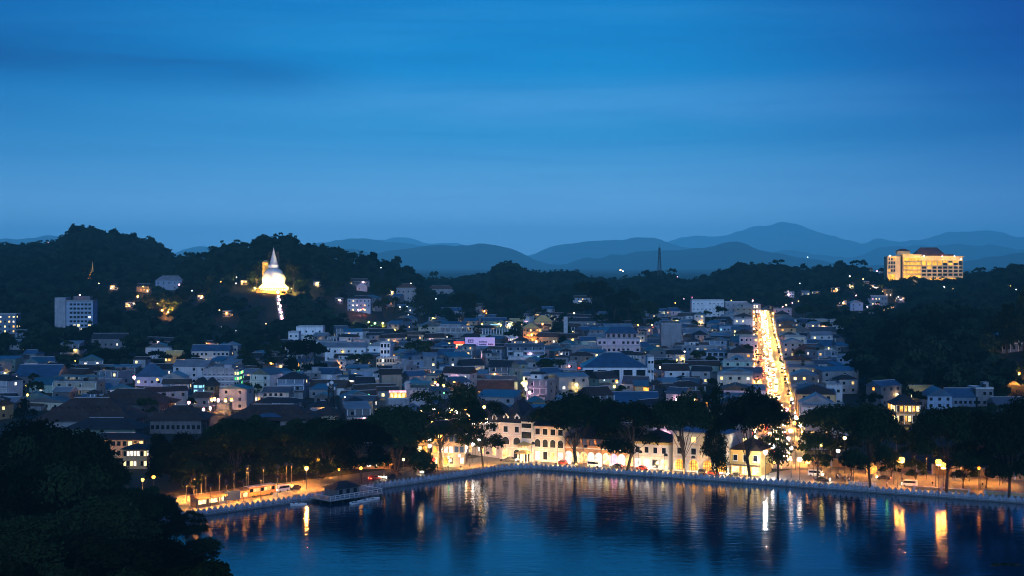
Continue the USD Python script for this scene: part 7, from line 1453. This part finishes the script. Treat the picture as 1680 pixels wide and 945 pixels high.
for px, off, lab in ((1337, 9, 'person walking left on the plaza by the white glare'), (1344, 11, 'person beside the small bushy plaza tree'), (1360, 8, 'person in dark clothes left of the plaza crowd'), (1455, 8, 'person left of the orange twin lamps'), (1562, 8, 'person sitting out by the forked promenade tree'), (1410, 9, 'person right of the plaza crowd')):
    p = RS(px, off); copy_of(PP[int(px) % 3], 'person', (p[0], p[1], .985), gl.uniform(0, 6.28), None, lab, 'person')
x, y = at(1648, 927, 0); fl = thing('floating_branch', (x, y, 0), .1, 'dark tangle of floating branches on the lake at lower right', 'branch')
m = MB()
for k in range(14): a_ = gl.uniform(-4, 3); m.tube((a_, gl.uniform(-.8, .8), -.05), (a_ + gl.uniform(1, 3), gl.uniform(-.8, .8), gl.uniform(.05, .5)), .12, .05, 5)
m.build('branches', M['bark'], fl); v, f = make_crown(1.5, [(-2, 0, .1, .9), (0, .2, .1, 1.0), (2, 0, .1, .8)], 160, .3, .25, 8); MB().add(v, f).build('weed', M['foliage'], fl)
# ---------------------------------------------------------------- woods on the hills
houses_all = shapely.union_all([q.buffer(3.5) for q in FOOT]); shapely.prepare(houses_all)
def scatter(y0, y1, step, p0, p1, cond):
    out = []; y = y0; g = np.random.default_rng(int(y0 + p0 + 5000))
    while y < y1:
        xa, xb = px_x(p0, y), px_x(p1, y); x = np.arange(xa, xb, step) + g.random() * step
        x = x + g.normal(size=len(x)) * step * .28; yy = y + g.normal(size=len(x)) * step * .28
        out.append(np.stack([x, yy], 1)); y += step
    P = np.vstack(out); p = 840 + F * P[:, 0] / P[:, 1]
    ok = cond(P[:, 0], P[:, 1], p)
    for a, b, c, d in KEEP_OUT: ok &= ~((P[:, 0] > a) & (P[:, 0] < b) & (P[:, 1] > c) & (P[:, 1] < d))
    P = P[ok]
    P = P[~shapely.contains(houses_all, shapely.points(P[:, 0], P[:, 1]))]; return np.c_[P, ground(P[:, 0], P[:, 1]) - .6]
def foot(p): return np.interp(p, _g, _fY)
def rim(p): return np.interp(p, _g, _rY)
a = scatter(830, 2330, 10.5, -60, 1740, lambda x, y, p: (y > np.where(p < 540, np.interp(p, [-60, 300, 440, 540], [840, 860, 900, foot(540) - 120]), np.where((p > 560) & (p < 1050), 1150, foot(p) - 25))) & (y < rim(p) + 40) & ~((p > 1290) & (y < 1290)))
forest('hill_woods', a, .55 + .85 * meshkit.fbm(np.stack([a[:, 0] / 60, a[:, 1] / 60, a[:, 0] * 0], -1), 3, 9), PROTOS)
b = scatter(660, 1290, 9.5, 1335, 1740, lambda x, y, p: (y > np.interp(p, [1335, 1375, 1400, 1440, 1680], [1000, 800, 700, 675, 675])))
forest('right_hill_woods', b, .65 + .95 * meshkit.fbm(np.stack([b[:, 0] / 40, b[:, 1] / 40, b[:, 0] * 0], -1), 3, 19), PROTOS)
foot_all = shapely.union_all([q.buffer(2.5) for q in FOOT]); shapely.prepare(foot_all)
def free(x, y): return ~shapely.contains(foot_all, shapely.points(x, y))
FINE = [(11, 5.6, 'dome', 700, .62), (12, 5.2, 'loose', 650, .6), (10, 6.0, 'dome', 700, .62)]
c = scatter(452, 600, 8.5, 335, 700, lambda x, y, p: free(x, y) & (((x + 13.5) * LN[0] + (y - 461) * LN[1]) > 27) & (y < np.interp(p, [335, 560, 700], [560, 575, 530])))
forest('park_woods', c, .75 + .3 * rng.random(len(c)), FINE, 'foliage')
d = scatter(505, 668, 8.5, 1325, 1740, lambda x, y, p: free(x, y) & (((x - 22.3) * RN[0] + (y - 468) * RN[1]) > 52) & ~((p > 1440) & (p < 1560) & (y < 650)))
forest('plaza_woods', d, .6 + .3 * rng.random(len(d)), FINE, 'foliage')
BUSH = [(4.5, 3.6, 'dome', 900, .34), (5.5, 3.2, 'loose', 900, .34)]
e = scatter(196, 392, 4.6, -60, 352, lambda x, y, p: shapely.distance(LAKE, shapely.points(x, y)) > .8)
forest('bank_shrubs', e, .7 + .7 * rng.random(len(e)), BUSH, 'foliage')
finish_labels()
